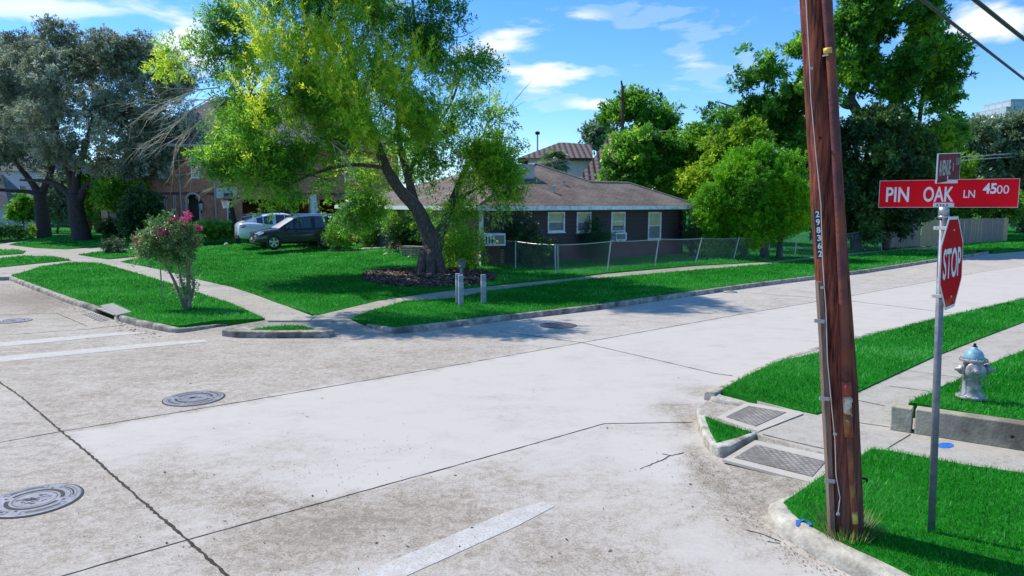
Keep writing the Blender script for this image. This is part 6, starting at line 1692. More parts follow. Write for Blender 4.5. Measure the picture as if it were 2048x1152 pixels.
tx(b1, 'LN', .625, .705, .34, .62, bl0, bx, by_, bn, bw_, .222, .012)
tx(b1, '45', .758, .852, .48, .86, bl0, bx, by_, bn, bw_, .222, .03)
tx(b1, '00', .853, .935, .48, .78, bl0, bx, by_, bn, bw_, .222, .0)
# brackets
m = MB(); c_ = D(1887, 411, DS) + bn * .02; m.fbox(c_ - bx * .075 + Vector((0, 0, -.012)), bx * .15, -bn * .05, Vector((0, 0, .035))); lbk = m.build('lower_bracket', M_SILV, SP, bevel=.004)
m = MB()
for q in (-.02, 0, .025, -.045): m.box(c_ + bx * q + bn * .001 + Vector((0, 0, .003)), (.009, .004, .012))
m.build('bolt', M_DARK, lbk)
m = MB(); c_ = D(1890, 362, DS) + bn * .025; m.fbox(c_ - bx * .07 + Vector((0, 0, -.02)), bx * .16, -bn * .06, Vector((0, 0, .03))); m.fbox(c_ - bx * .02 + Vector((0, 0, .01)), bx * .04, -bn * .05, Vector((0, 0, .035))); m.build('cross_bracket', M_SILV, SP, bevel=.004)
# red blade above, its shade painted in as maroon, seen almost edge on
u0 = D(1872.5, 366, DS - .31)
ux = Vector((.585, .66, .05)); uw = .86; ux.normalize(); uh = .222; uy = (Vector((0, 0, 1)) - ux * ux.z).normalized(); un = ux.cross(uy)
b2 = blade(SP, u0, ux, uy, un, uw, uh, M_REDD, 'name_blade', .004)
M_LET2 = pm('worn_lettering', (.42, .30, .28), (.62, .52, .50), scale=30, rough=.6)
tx(b2, 'AVENUE', .06, .56, .22, .78, u0, ux, uy, un, uw, uh, .03, M_LET2)
tx(b2, 'I', .66, .69, .36, .66, u0, ux, uy, un, uw, uh, .01, M_LET2)
tx(b2, '5100', .79, .96, .56, .84, u0, ux, uy, un, uw, uh, .01, M_LET2)
# stop sign: octagon on a strongly turned plane
sx_ = Vector((.522, .553, 0)).normalized(); sy_ = (pt_ - sb).normalized(); sy_ = (sy_ - sx_ * sy_.dot(sx_)).normalized(); sn_ = sx_.cross(sy_)
sc_ = D(1885, 525, DS) + sn_ * .065
def octo(m, c, r, thick, off):
    vs = []
    for s_ in (0, 1):
        for k in range(8):
            a = math.pi / 8 + k * math.pi / 4; vs.append(c + sx_ * math.cos(a) * r + sy_ * math.sin(a) * r + sn_ * (off + thick * s_))
    m.add(vs, [tuple(reversed(range(8))), tuple(range(8, 16))] + [(k, (k + 1) % 8, 8 + (k + 1) % 8, 8 + k) for k in range(8)])
R8 = .38 / math.cos(math.pi / 8)
m = MB(); octo(m, sc_, R8, .003, 0); st = m.build('stop_sign', M_SILV, SP, fix=True)
m = MB(); octo(m, sc_, R8 - .004, .001, .003); m.build('white_border', M_LET, st, fix=True)
def stopmat():
    m, nt, b, out = newmat('red_stop_sheeting'); t = nt.nodes.new('ShaderNodeTexCoord'); sp = nt.nodes.new('ShaderNodeSeparateXYZ'); nt.links.new(t.outputs['Object'], sp.inputs[0])
    n = nt.nodes.new('ShaderNodeTexNoise'); n.inputs['Scale'].default_value = 14; nt.links.new(t.outputs['Object'], n.inputs['Vector'])
    mr = nt.nodes.new('ShaderNodeMapRange'); mr.inputs['From Min'].default_value = sc_.z - sb.z - .27; mr.inputs['From Max'].default_value = sc_.z - sb.z - .40; nt.links.new(sp.outputs[2], mr.inputs['Value'])
    mu = nt.nodes.new('ShaderNodeMath'); mu.operation = 'MULTIPLY'; mu.use_clamp = True; nt.links.new(mr.outputs[0], mu.inputs[0])
    m2_ = nt.nodes.new('ShaderNodeMapRange'); m2_.inputs['From Min'].default_value = .35; m2_.inputs['From Max'].default_value = .6; m2_.inputs['To Max'].default_value = 1.3; nt.links.new(n.outputs['Fac'], m2_.inputs['Value']); nt.links.new(m2_.outputs[0], mu.inputs[1])
    mx = nt.nodes.new('ShaderNodeMixRGB'); mx.inputs['Color1'].default_value = (.62, .008, .012, 1); mx.inputs['Color2'].default_value = (.50, .17, .06, 1); nt.links.new(mu.outputs[0], mx.inputs['Fac'])  # orange reflection low on the face is mixed into the colour
    nt.links.new(mx.outputs[0], b.inputs['Base Color']); b.inputs['Roughness'].default_value = .85; b.inputs['Specular IOR Level'].default_value = .05
    return m
m = MB(); octo(m, sc_, R8 - .026, .001, .004); m.build('red_face', stopmat(), st, fix=True)
text_mesh('STOP', 'lettering', M_LET, st, frame(sc_ - sx_ * .30 - sy_ * .125 + sn_ * .0062, sx_, sy_), width=.60, height=.25, bold=.018)
m = MB()
for q in (.27, -.28): m.lathe(sc_ + sy_ * q + sn_ * .005, [(.009, 0), (.009, .006), (.004, .009)], 8, axis=tuple(sn_))
m.build('mounting_bolt', M_SILV, st)
for (px, py) in ((1873, 456), (1869, 592)):
    m = MB(); c_ = D(px + 6, py, DS - .03); m.box(c_, (.085, .03, .028)); m.lathe(c_ + Vector((-.03, -.016, 0)), [(.006, 0), (.006, .004)], 8, axis=(0, -1, 0)); m.build('mounting_clamp', M_SILV, SP, bevel=.003)

# ------------------------------------------------------------------ fire hydrant
hb = on_plane(1941, 803, r4z); k = hb.y / F
HY = empty('fire_hydrant', hb, 'silver fire hydrant with pale blue bonnet on the raised lawn', 'fire hydrant')
M_HSIL = pm('silver_hydrant_paint', (.30, .29, .28), (.50, .48, .47), scale=9, rough=.42, metal=.25, bump=.25, bscale=60, c3=(.22, .19, .16), s3=12)
M_HBLUE = pm('pale_blue_hydrant_paint', (.16, .36, .44), (.26, .48, .56), scale=9, rough=.5, c3=(.13, .26, .33), s3=7)
Z = Vector((0, 0, 1))
m = MB(); m.lathe(hb, [(.12, 0), (.12, .05), (.178, .06), (.178, .085), (.125, .092), (.118, .11), (.112, .13), (.108, .30), (.118, .305), (.118, .335), (.108, .34), (.112, .40), (.118, .46), (.115, .53), (.165, .548), (.165, .578), (.10, .585)], 28)
hbody = m.build('barrel', M_HSIL, HY, smooth=False, bevel=.003); hbody.data.polygons.foreach_set('use_smooth', [True] * len(hbody.data.polygons))
m = MB(); m.lathe(hb + Z * .585, [(.118, 0), (.118, .015), (.112, .05), (.092, .09), (.06, .115), (.035, .125), (.032, .15), (.0, .152)], 24); bon = m.build('bonnet', M_HBLUE, HY, smooth=True)
m = MB()
for q in range(8):
    a = 2 * math.pi * q / 8; m.fbox(hb + Z * .60 + Vector((math.cos(a) * .112, math.sin(a) * .112, 0)) - Vector((-math.sin(a), math.cos(a), 0)) * .006, Vector((-math.sin(a), math.cos(a), 0)) * .012, Vector((math.cos(a), math.sin(a), 0)) * .008, Vector((-math.cos(a) * .05, -math.sin(a) * .05, .09)))
m.build('bonnet_rib', M_HBLUE, bon)
m = MB(); m.lathe(hb + Z * .735, [(.03, 0), (.03, .012), (.018, .014), (.016, .045), (.0, .046)], 6); m.build('operating_nut', M_DARK, HY)
m = MB()
for q in range(10):
    a = 2 * math.pi * q / 10; m.lathe(hb + Vector((math.cos(a) * .145, math.sin(a) * .145, .575)), [(.010, 0), (.010, .018), (.0, .018)], 6); m.lathe(hb + Vector((math.cos(a) * .155, math.sin(a) * .155, .085)), [(.010, 0), (.010, .014), (.0, .014)], 6)
m.build('flange_bolts', M_HSIL, HY)
fa = Vector((-.35, -.94, 0)).normalized(); fb_ = Vector((.95, -.30, 0)).normalized(); fc_ = Vector((-.96, -.1, 0)).normalized()
hc = hb + Z * .44
m = MB(); m.lathe(hc + fa * .08, [(.095, 0), (.095, .045), (.118, .05), (.118, .072), (.095, .078), (.075, .095), (.035, .10), (.03, .135), (.0, .136)], 24, axis=tuple(fa)); pn = m.build('pumper_nozzle', M_HSIL, HY, smooth=True)
m = MB(); m.lathe(hc + fa * .17, [(.045, 0), (.045, .02), (.02, .022), (.02, .05), (0, .05)], 5, axis=tuple(fa)); m.build('nozzle_nut', M_HSIL, pn)
for nm, ax in (('hose_nozzle', fb_), ('hose_nozzle', fc_)):
    m = MB(); m.lathe(hc + ax * .09 + Z * .005, [(.058, 0), (.058, .05), (.068, .055), (.068, .085), (.05, .10), (.05, .11), (.022, .112), (.02, .16), (.0, .161)], 18, axis=tuple(ax)); m.build(nm, M_HSIL, HY, smooth=True)
def chain(p, L, root, sway):
    m = MB(); nlk = int(L / .024)
    for i in range(nlk):
        c = p + Vector((math.sin(i * .5) * sway, 0, -.012 - i * .022)); ax = Vector((1, 0, 0)) if i % 2 else Vector((0, 1, 0)); t2_ = []
        for q in range(7):
            a = 2 * math.pi * q / 6; t2_.append(c + ax * math.cos(a) * .008 + Z * math.sin(a) * .014)
        m.tube(t2_, .0026, 5, cap=False)
    m.build('chain', M_HSIL, root)
chain(hc + fc_ * .15 - Z * .04, .34, HY, .004); chain(hc + fb_ * .16 - Z * .05, .30, HY, .003); chain(hc + fa * .17 - Z * .06 + Vector((.02, 0, 0)), .2, HY, .004)

# ------------------------------------------------------------------ manhole covers
M_IRON = pm('grey_cast_iron', (.16, .165, .19), (.25, .26, .29), scale=8, rough=.6, metal=.25, bump=.2)
M_IRONGAP = pm('iron_groove', (.03, .03, .032), (.06, .058, .055), scale=10, rough=.9)
def manhole(px, py, r, label, dark=False, detail=True):
    c = G(px, py, 0)
    T = empty('manhole_cover', c, label, 'manhole cover', None)
    m = MB(); m.lathe(c + Vector((0, 0, -.01)), [(r, 0), (r, .016), (r - .012, .018), (0, .018)], 48, cap=False); m.build('frame_ring', M_IRONGAP, T)
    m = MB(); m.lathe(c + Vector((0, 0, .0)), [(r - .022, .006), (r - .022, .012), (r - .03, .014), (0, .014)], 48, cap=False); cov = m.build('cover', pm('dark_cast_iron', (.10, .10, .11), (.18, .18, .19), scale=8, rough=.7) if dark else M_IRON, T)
    if detail:
        m = MB()
        def arc(ra, rb, a0, a1, z=.0155, seg=14):
            V = []; 
            for i in range(seg + 1):
                a = a0 + (a1 - a0) * i / seg
                V += [c + Vector((math.cos(a) * ra, math.sin(a) * ra, z)), c + Vector((math.cos(a) * rb, math.sin(a) * rb, z))]
            m.add(V, [(2 * i, 2 * i + 1, 2 * i + 3, 2 * i + 2) for i in range(seg)])
        for q in range(2): arc(r * .52, r * .61, q * math.pi + .25, (q + 1) * math.pi - .12)
        for q in range(4):
            a0 = q * math.pi / 2 + .22; a1 = (q + 1) * math.pi / 2 - .18
            arc(r * .72, r * .733, a0, a1); arc(r * .845, r * .858, a0, a1)
            for aa in (a0, a1):
                arc(r * .72, r * .858, aa - .008, aa + .008, .0156, 1)
            arc(r * .76, r * .80, a0 + .12, a1 - .12, .0154, 20)
        arc(r * .44, r * .455, 0, 2 * math.pi, .0155, 40)
        r8 = random.Random(int(px))
        for q in range(26):
            a = r8.uniform(0, 6.28); rr4 = r8.uniform(0, .38) * r; p = c + Vector((math.cos(a) * rr4 * 1.0, math.sin(a) * rr4 * .8, .0156)); an = r8.uniform(-.5, .5) + .4; L = r8.uniform(.03, .12) * r; wq = r8.uniform(.008, .03) * r
            d1_ = Vector((math.cos(an), math.sin(an), 0)) * L; d2_ = Vector((-math.sin(an), math.cos(an), 0)) * wq
            m.add([p - d1_ - d2_, p + d1_ - d2_ * .4, p + d1_ + d2_ * .4, p - d1_ + d2_], [(0, 1, 2, 3)])
        for q in range(4):
            a = q * math.pi / 2 + .02; m.lathe(c + Vector((math.cos(a) * r * .67, math.sin(a) * r * .67, .0150)), [(.016, 0), (.016, .0008), (0, .0008)], 8, cap=False)
        m.build('cast_pattern', M_IRONGAP, cov)
    return T
manhole(70, 1001, .43, 'large grey round manhole cover with cast arcs, nearest the camera at the left')
manhole(388, 797, .45, 'grey round manhole cover beside the long slab joint in the middle of the road')
manhole(28, 642, .40, 'small grey manhole cover near the storm drain at the left kerb', detail=True)
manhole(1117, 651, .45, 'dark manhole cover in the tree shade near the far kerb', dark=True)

# ------------------------------------------------------------------ storm drain
dA = G(194, 627); dB = G(228, 640); ddir = (dB - dA).normalized(); dn = Vector((-ddir.y, ddir.x, 0))
SD = empty('storm_drain', dA, 'kerb storm drain inlet with metal top plate and iron grate in the gutter', 'storm drain')
dl = (dB - dA).length
m = MB(); m.fbox(dA + dn * .0 + Vector((0, 0, .118)), ddir * dl, dn * .2, Vector((0, 0, .03))); m.build('lintel', M_KERB2, SD, bevel=.008)
m = MB(); m.fbox(dA + dn * .17 + Vector((0, 0, -.05)), ddir * dl, dn * .04, Vector((0, 0, .165))); m.build('opening', M_DARK, SD)
m = MB(); m.add([dA + Vector((0, 0, .006)) - dn * 0, dB + Vector((0, 0, .006)), dB + dn * .17 + Vector((0, 0, .006)), dA + dn * .17 + Vector((0, 0, .006))], [(0, 1, 2, 3)]); m.build('inlet_floor', M_DARK, SD)
plp = [G(200, 611, .165), G(226, 606, .165), G(263, 623.5, .165), G(234, 630, .165)]
m = MB(); m.slab(plp, .05); m.build('top_plate', pm('rusted_plate', (.20, .19, .17), (.32, .30, .28), scale=8, rough=.7), SD, bevel=.004)
gp = [G(166, 628, .006), G(180, 625, .006), G(217, 638.5, .006), G(198, 642, .006)]
m = MB(); m.slab(gp, .03); gr_ = m.build('grate', M_DARK, SD)
m = MB()
for i in range(9):
    f = (i + .0) / 8; a = gp[0].lerp(gp[3], f); b = gp[1].lerp(gp[2], f); u = (gp[3] - gp[0]) / 8 * .42; m.add([a + Z * .008, b + Z * .008, b + u + Z * .008, a + u + Z * .008], [(0, 1, 2, 3)])
for f in (0, .33, .66, 1.0):
    a = gp[0].lerp(gp[1], f); b = gp[3].lerp(gp[2], f); u = (gp[1] - gp[0]).normalized() * .03; m.add([a + Z * .011, b + Z * .011, b + u + Z * .011, a + u + Z * .011], [(0, 1, 2, 3)])
m.build('grate_bars', pm('grate_iron', (.30, .28, .26), (.42, .40, .37), scale=9, rough=.7), gr_)

# ------------------------------------------------------------------ markers and backflow valve near the sidewalk
M_MARK = pm('weathered_grey_post', (.22, .24, .27), (.36, .38, .42), scale=16, rough=.85, bump=.3, detail=9)
M_MARK2 = pm('pale_post_band', (.36, .37, .38), (.46, .47, .48), scale=16, rough=.85)
def marker(px, py, top, label, w):
    b = G(px, py, .15); t_ = D(px - 1, top, b.y).z
    T = empty('utility_marker_post', b, label, 'marker post', 'grey marker posts')
    m = MB(); m.box((b.x, b.y, (b.z - .1 + t_) / 2), (w, w, t_ - b.z + .1), .2); p = m.build('post', M_MARK, T, bevel=.012)
    m = MB(); m.box((b.x, b.y, t_ - .27), (w + .006, w + .006, .16), .2); m.build('pale_band', M_MARK2, p, bevel=.01)
marker(922, 612, 550, 'grey square marker post on the kerb strip, front one of the close pair', .13)
marker(916, 607, 547, 'grey square marker post standing just behind another and half hidden by it', .12)
marker(967, 607, 549, 'grey square marker post with pale band, standing alone right of the pair', .135)
vb = GY(923, 556); VV = empty('backflow_valve', vb, 'small rusty valve with a round wheel on a pipe behind the marker posts', 'valve')
dv = vb.y
m = MB(); m.tube([vb - Z * .05, D(922, 536, dv)], .05, 10); m.build('pipe', M_MARK, VV)
m = MB(); m.lathe(D(922, 536, dv), [(.09, 0), (.11, .05), (.07, .1), (.05, .2), (0, .2)], 12); m.tube([D(916, 533, dv), D(930, 533, dv)], .06, 10); m.build('valve_body', pm('grey_iron', (.16, .15, .14), (.26, .24, .22), scale=9, rough=.8), VV)
m = MB(); c_ = D(924, 525, dv); m.tube([c_ + Vector((math.cos(a) * .13, 0, math.sin(a) * .13)) for a in [2 * math.pi * q / 16 for q in range(17)]], .018, 6, cap=False)
for q in range(4): a = q * math.pi / 4; m.tube([c_ + Vector((math.cos(a) * .13, 0, math.sin(a) * .13)), c_ - Vector((math.cos(a) * .13, 0, math.sin(a) * .13))], .012, 5)
m.build('hand_wheel', pm('grey_iron', (.2, .19, .18), (.3, .28, .26)), VV)

# mulch bed round the tree
mc = GY(862, 558)
bedp = []
for q in range(28):
    a = 2 * math.pi * q / 28; px = 858 + 134 * math.cos(a) * (1 + .05 * math.sin(3 * a)); py = 556.5 - 20.5 * math.sin(a) * (1 + .08 * math.cos(2 * a)); bedp.append(GY(px, py))
vs_, fs_, tr_ = sheet_mesh(bedp, lambda x, y: yz(x, y) + .035, .4, skirt=.1)
m = MB(); m.add(vs_, fs_); tag(m.build('mulch_bed', pm('mulch', (.04, .022, .018), (.14, .075, .06), scale=26, rough=.95, bump=1, bscale=60, detail=9, c3=(.26, .16, .13), s3=7)), kind='structure')
T = np.array([[vs_[a], vs_[b_], vs_[c]] for a, b_, c in tr_]); ar = .5 * np.linalg.norm(np.cross(T[:, 1] - T[:, 0], T[:, 2] - T[:, 0]), axis=1)
idx = rng.choice(len(T), 9000, p=ar / ar.sum()); u = rng.random(9000); v = rng.random(9000); k_ = u + v > 1; u[k_] = 1 - u[k_]; v[k_] = 1 - v[k_]
p = T[idx, 0] + (T[idx, 1] - T[idx, 0]) * u[:, None] + (T[idx, 2] - T[idx, 0]) * v[:, None]
a = rng.uniform(0, 6.28, 9000); d1 = np.stack([np.cos(a), np.sin(a), rng.uniform(-.4, .4, 9000)], 1) * rng.uniform(.03, .08, 9000)[:, None]; d2 = np.stack([-np.sin(a), np.cos(a), rng.uniform(-.5, .5, 9000)], 1) * rng.uniform(.01, .03, 9000)[:, None]
p[:, 2] += rng.uniform(.01, .05, 9000)
tag(fast_mesh('mulch_chips', np.stack([p - d1 - d2, p + d1 - d2, p + d1 + d2, p - d1 + d2], 1), 4, rng.random(9000), leafmat('mulch_chip', (.035, .018, .015), (.16, .085, .07), (.42, .28, .22), rough=.9, trans=.02)), kind='stuff')

# leaf litter on the road
def litter(n, fn, size, name, mat, z=.006):
    out = []; r5 = random.Random(44)
    while len(out) < n:
        px, py = fn(r5); p = G(px, py, z); a = r5.uniform(0, 6.28); s_ = size * r5.uniform(.4, 1.5); w_ = s_ * r5.uniform(.25, .6)
        d1_ = Vector((math.cos(a), math.sin(a), r5.uniform(0, .2))) * s_; d2_ = Vector((-math.sin(a), math.cos(a), 0)) * w_
        out.append([p - d1_, p - d2_ + Z * .004, p + d1_, p + d2_ + Z * .002])
    return out
def f1(r): 
    q = r.random()
    if q < .35: return r.gauss(620, 200), abs(r.gauss(0, 60)) + 880
    if q < .6: return r.gauss(1350, 90), r.gauss(900, 50)
    if q < .75: return r.uniform(100, 1500), r.uniform(680, 1140)
    return r.gauss(500, 260), r.uniform(930, 1140)
L1 = litter(620, f1, .009, 'x', None)
L2 = litter(70, lambda r: (r.uniform(150, 1700), r.uniform(640, 1120)), .022, 'x', None)
def f3(r):
    t = r.random(); pts_ = [(1393, 905), (1420, 950), (1500, 1030), (1580, 1100), (1680, 1150)]; i = min(3, int(t * 4)); f = t * 4 - i
    return pts_[i][0] + (pts_[i + 1][0] - pts_[i][0]) * f + r.gauss(-6, 16), pts_[i][1] + (pts_[i + 1][1] - pts_[i][1]) * f + r.gauss(0, 10)
L3 = litter(500, f3, .008, 'x', None)
L4 = litter(380, lambda r: (lambda t: (20 + t * 300 + r.gauss(-6, 10), 566 + t * 102 + abs(r.gauss(4, 6))))(r.random()), .03, 'x', None)
tag(fast_mesh('leaf_litter', np.array([[list(p) for p in q] for q in L1 + L2 + L3 + L4]), 4, np.random.default_rng(8).random(len(L1 + L2 + L3 + L4)), leafmat('dead_leaf', (.02, .014, .01), (.08, .05, .03), (.20, .14, .08), rough=.8, trans=.05)), kind='stuff')
# a stick and cracks by the gutter
m = MB()
for pl in ([(1280, 938), (1300, 930), (1325, 920), (1340, 912), (1368, 906)], [(1325, 908), (1345, 912)], [(1534, 1083), (1560, 1087)], [(1490, 1060), (1530, 1070), (1561, 1084)]):
    strip(m, P0(pl), .012, z=.005, jit=.6, step=.04)
tag(m.build('road_crack', M_JOINT), kind='structure')
m = MB(); m.tube([G(1447, 583.5, .03), G(1460, 583, .05), G(1474, 584, .03)], .03, 6); tag(m.build('fallen_palm_sheath', M_TWIG), 'pale fallen branch lying against the far kerb', 'branch')

# ------------------------------------------------------------------ cars
def carpaint(name, c, metal=.3):
    m, nt, b, out = newmat(name)
    b.inputs['Base Color'].default_value = (*c, 1); b.inputs['Metallic'].default_value = metal; b.inputs['Roughness'].default_value = .28; b.inputs['Coat Weight'].default_value = .8; b.inputs['Coat Roughness'].default_value = .05
    n = nt.nodes.new('ShaderNodeTexNoise'); n.inputs['Scale'].default_value = 3; mr = nt.nodes.new('ShaderNodeMapRange'); mr.inputs['To Min'].default_value = .2; mr.inputs['To Max'].default_value = .4
    nt.links.new(n.outputs['Fac'], mr.inputs['Value']); nt.links.new(mr.outputs[0], b.inputs['Roughness'])
    return m
M_CGLASS = pm('car_glass', (.02, .03, .045), (.05, .07, .09), scale=1, rough=.04, spec=1.0)
M_TYRE = pm('tyre_rubber', (.015, .015, .016), (.03, .03, .03), scale=8, rough=.9)
M_RIM = pm('alloy_rim', (.50, .51, .53), (.62, .63, .65), scale=4, rough=.3, metal=.6)
M_TRIM = pm('black_trim', (.015, .015, .017), (.03, .03, .032), scale=4, rough=.5)
M_CHROME = pm('chrome', (.6, .61, .62), (.7, .71, .72), rough=.15, metal=.9)
M_LAMP = pm('clear_lamp', (.62, .60, .56), (.8, .8, .78), scale=14, rough=.15, spec=1)
M_TAIL = pm('red_tail_lamp', (.5, .02, .06), (.65, .05, .12), scale=8, rough=.2)
def car(label, loc, rz, paint, roof='suv', white_shade=False):
    T = empty('parked_car', loc, label, 'car', None, rz)
    if roof == 'suv':
        body = [(2.28, .60, .44, .66), (2.24, .76, .30, .80), (2.10, .85, .24, .90), (1.75, .89, .22, .97), (1.30, .90, .22, 1.02), (.95, .90, .22, 1.05), (.2, .90, .22, 1.05), (-.8, .90, .22, 1.07), (-1.6, .90, .24, 1.10), (-2.05, .88, .28, 1.10), (-2.26, .82, .34, 1.05), (-2.32, .7, .45, .92)]
        cab = [(1.12, 1.05, .80, .78), (.78, 1.28, .82, .70), (.34, 1.56, .83, .64), (.05, 1.66, .84, .63), (-.62, 1.70, .84, .63), (-.72, 1.70, .84, .63), (-1.45, 1.68, .83, .62), (-1.55, 1.67, .83, .61), (-1.98, 1.60, .81, .58), (-2.12, 1.42, .80, .60), (-2.24, 1.10, .78, .74)]
        glass_side = [(1, 2), (2, 3), (3, 4), (5, 6), (7, 8)]; ws = (0, 2); rw_ = (8, 10); wb = (1.42, -1.22)
    else:
        body = [(2.35, .60, .44, .66), (2.30, .78, .30, .80), (2.12, .88, .24, .90), (1.75, .93, .22, .98), (1.30, .94, .22, 1.03), (.95, .94, .22, 1.05), (.2, .94, .22, 1.06), (-.8, .94, .22, 1.10), (-1.6, .94, .24, 1.15), (-2.05, .92, .28, 1.17), (-2.30, .86, .34, 1.10), (-2.38, .74, .45, .95)]
        cab = [(1.15, 1.05, .82, .78), (.75, 1.30, .84, .70), (.30, 1.54, .85, .64), (.0, 1.60, .86, .62), (-.5, 1.60, .86, .60), (-.6, 1.59, .86, .60), (-1.1, 1.50, .85, .58), (-1.45, 1.42, .84, .57), (-1.75, 1.32, .83, .6), (-2.0, 1.22, .82, .66), (-2.2, 1.14, .80, .74)]
        glass_side = [(1, 2), (2, 3), (3, 4), (5, 6), (6, 7)]; ws = (0, 2); rw_ = (6, 9); wb = (1.45, -1.4)
    m = MB(); n = 0; vs = []; sec = 14
    for (x, w, zb, zs) in body:
        half = [(0, zb), (w * .9, zb), (w, zb + .10), (w * 1.0, zb + (zs - zb) * .5), (w * .985, zb + (zs - zb) * .78), (w * .90, zs - .01), (w * .55, zs + .02)]
        ring = half + [(0, zs + .03)] + [(-y, z) for y, z in reversed(half[1:])]
        n = len(ring); vs += [(x, y, z) for y, z in ring]
    fs = [(i * n + k, (i + 1) * n + k, (i + 1) * n + (k + 1) % n, i * n + (k + 1) % n) for i in range(len(body) - 1) for k in range(n)]
    fs += [tuple(range(n)), tuple(reversed(range((len(body) - 1) * n, len(body) * n)))]
    m.add(vs, fs); bo = m.build('body', paint, T, local=True, smooth=True, fix=True)
    ss = bo.modifiers.new('s', 'SUBSURF'); ss.levels = 1; ss.render_levels = 1
    # cabin
    def ring(i):
        x, zt_, wb_, wt_ = cab[i]; zb_ = min(1.02, zt_ - .01)
        f = max(0, min(1, (zt_ - 1.05) / .5)); wt2 = wb_ + (wt_ - wb_) * 1.0
        return [(x, wb_, zb_ - .03), (x, wt2, zt_ - .05 * f), (x, wt2 * .82, zt_), (x, 0, zt_ + .02 * f), (x, -wt2 * .82, zt_), (x, -wt2, zt_ - .05 * f), (x, -wb_, zb_ - .03)]
    rings = [ring(i) for i in range(len(cab))]
    roofm = MB(); sidep = MB(); wsm = MB(); rwm = MB(); gl = []
    for i in range(len(cab) - 1):
        A, B = rings[i], rings[i + 1]
        for k in range(6):
            q = [A[k], A[k + 1], B[k + 1], B[k]]
            if k in (0, 5):
                (sidep).add(q, [(0, 1, 2, 3)])
                if (i, i + 1) in glass_side:
                    s_ = 1 if k == 0 else -1
                    c = Vector(q[0]) + Vector(q[1]) + Vector(q[2]) + Vector(q[3]); c /= 4
                    g = MB(); qq = []
                    for p in q: p = Vector(p); pz = c + (p - c) * .86; qq.append(pz + Vector((0, s_ * .012, .004)))
                    g.add(qq, [(0, 1, 2, 3)]); gl.append(g)
            elif ws[0] <= i < ws[1]: wsm.add(q, [(0, 1, 2, 3)])
            elif rw_[0] <= i < rw_[1]: rwm.add(q, [(0, 1, 2, 3)])
            else: roofm.add(q, [(0, 1, 2, 3)])
    roofm.build('roof', paint, T, local=True, smooth=True, fix=True); sidep.build('pillars', paint if roof != 'suv' else M_TRIM, T, local=True, fix=True)
    wsm.build('windscreen', pm('sunshade_glass', (.62, .56, .52), (.72, .66, .62), scale=3, rough=.15, spec=.9) if white_shade else M_CGLASS, T, local=True, smooth=True, fix=True); rwm.build('rear_window', M_CGLASS, T, local=True, smooth=True, fix=True)
    for g in gl: g.build('side_window', M_CGLASS, T, local=True)
    for x in wb:
        for s_ in (1, -1):
            c = Vector((x, s_ * .80, .345))
            g = MB(); g.lathe(c + Vector((0, s_ * .055, 0)), [(.40, 0), (.40, .052), (.33, .054)], 28, axis=(0, s_, 0)); g.build('wheel_arch', M_TRIM, T, local=True)
            g = MB(); g.lathe(c + Vector((0, -s_ * .1, 0)), [(.24, 0), (.33, .0), (.345, .03), (.345, .19), (.33, .225), (.245, .23), (.235, .20), (0, .19)], 32, axis=(0, s_, 0), cap=False); wh_ = g.build('wheel', M_TYRE, T, local=True, smooth=True)
            g = MB(); cc = c + Vector((0, s_ * .118, 0))
            for q in range(5):
                a = 2 * math.pi * q / 5 + .3; u_ = Vector((math.cos(a), 0, math.sin(a))); v_ = Vector((-math.sin(a), 0, math.cos(a)))
                g.add([cc + u_ * .03 - v_ * .035, cc + u_ * .235 - v_ * .062, cc + u_ * .235 + v_ * .062, cc + u_ * .03 + v_ * .035] + [x_ - Vector((0, s_ * .03, 0)) for x_ in (cc + u_ * .03 - v_ * .035, cc + u_ * .235 - v_ * .062, cc + u_ * .235 + v_ * .062, cc + u_ * .03 + v_ * .035)],
                      [(0, 1, 2, 3), (0, 4, 5, 1), (1, 5, 6, 2), (2, 6, 7, 3), (3, 7, 4, 0)])
            g.lathe(cc - Vector((0, s_ * .01, 0)), [(.245, 0), (.245, .012), (.225, .012), (.225, 0)], 28, axis=(0, s_, 0), cap=False); g.lathe(cc - Vector((0, s_ * .02, 0)), [(.05, 0), (.05, .03), (0, .03)], 12, axis=(0, s_, 0))
            g.build('rim', M_RIM, wh_, local=True, fix=True)
    for s_ in (1, -1):
        g = MB(); g.add([(2.20, s_ * .42, .68), (2.12, s_ * .78, .70), (1.90, s_ * .885, .80), (1.86, s_ * .86, .88), (2.12, s_ * .70, .845), (2.22, s_ * .44, .80)], [(0, 1, 2, 3, 4, 5)])
        hl = g.build('headlight', M_LAMP, T, local=True); hl.data.transform(Matrix.Translation((.035, s_ * .03, .01)))
        g = MB(); g.add([(-2.28, s_ * .50, .88), (-2.22, s_ * .84, .88), (-1.98, s_ * .905, .90), (-1.98, s_ * .90, 1.0), (-2.22, s_ * .80, 1.02), (-2.28, s_ * .50, .97)], [(0, 1, 2, 3, 4, 5)])
        tl = g.build('tail_light', M_TAIL, T, local=True); tl.data.transform(Matrix.Translation((-.05, s_ * .03, .0)))
        g = MB(); g.box((.72, s_ * 1.0, 1.10), (.14, .2, .14)); g.build('wing_mirror', paint, T, local=True, bevel=.03)
        g = MB(); g.tube([(.25, s_ * .60, 1.68), (.1, s_ * .60, 1.745), (-1.6, s_ * .58, 1.75), (-1.8, s_ * .57, 1.68)], .02, 6)
        if roof == 'suv': g.build('roof_rail', M_CHROME, T, local=True)
        g = MB(); g.fbox((1.0, s_ * .905, .36), (-1.85, 0, 0), (0, s_ * .012, 0), (0, 0, .12)); g.build('sill_trim', M_TRIM, T, local=True)
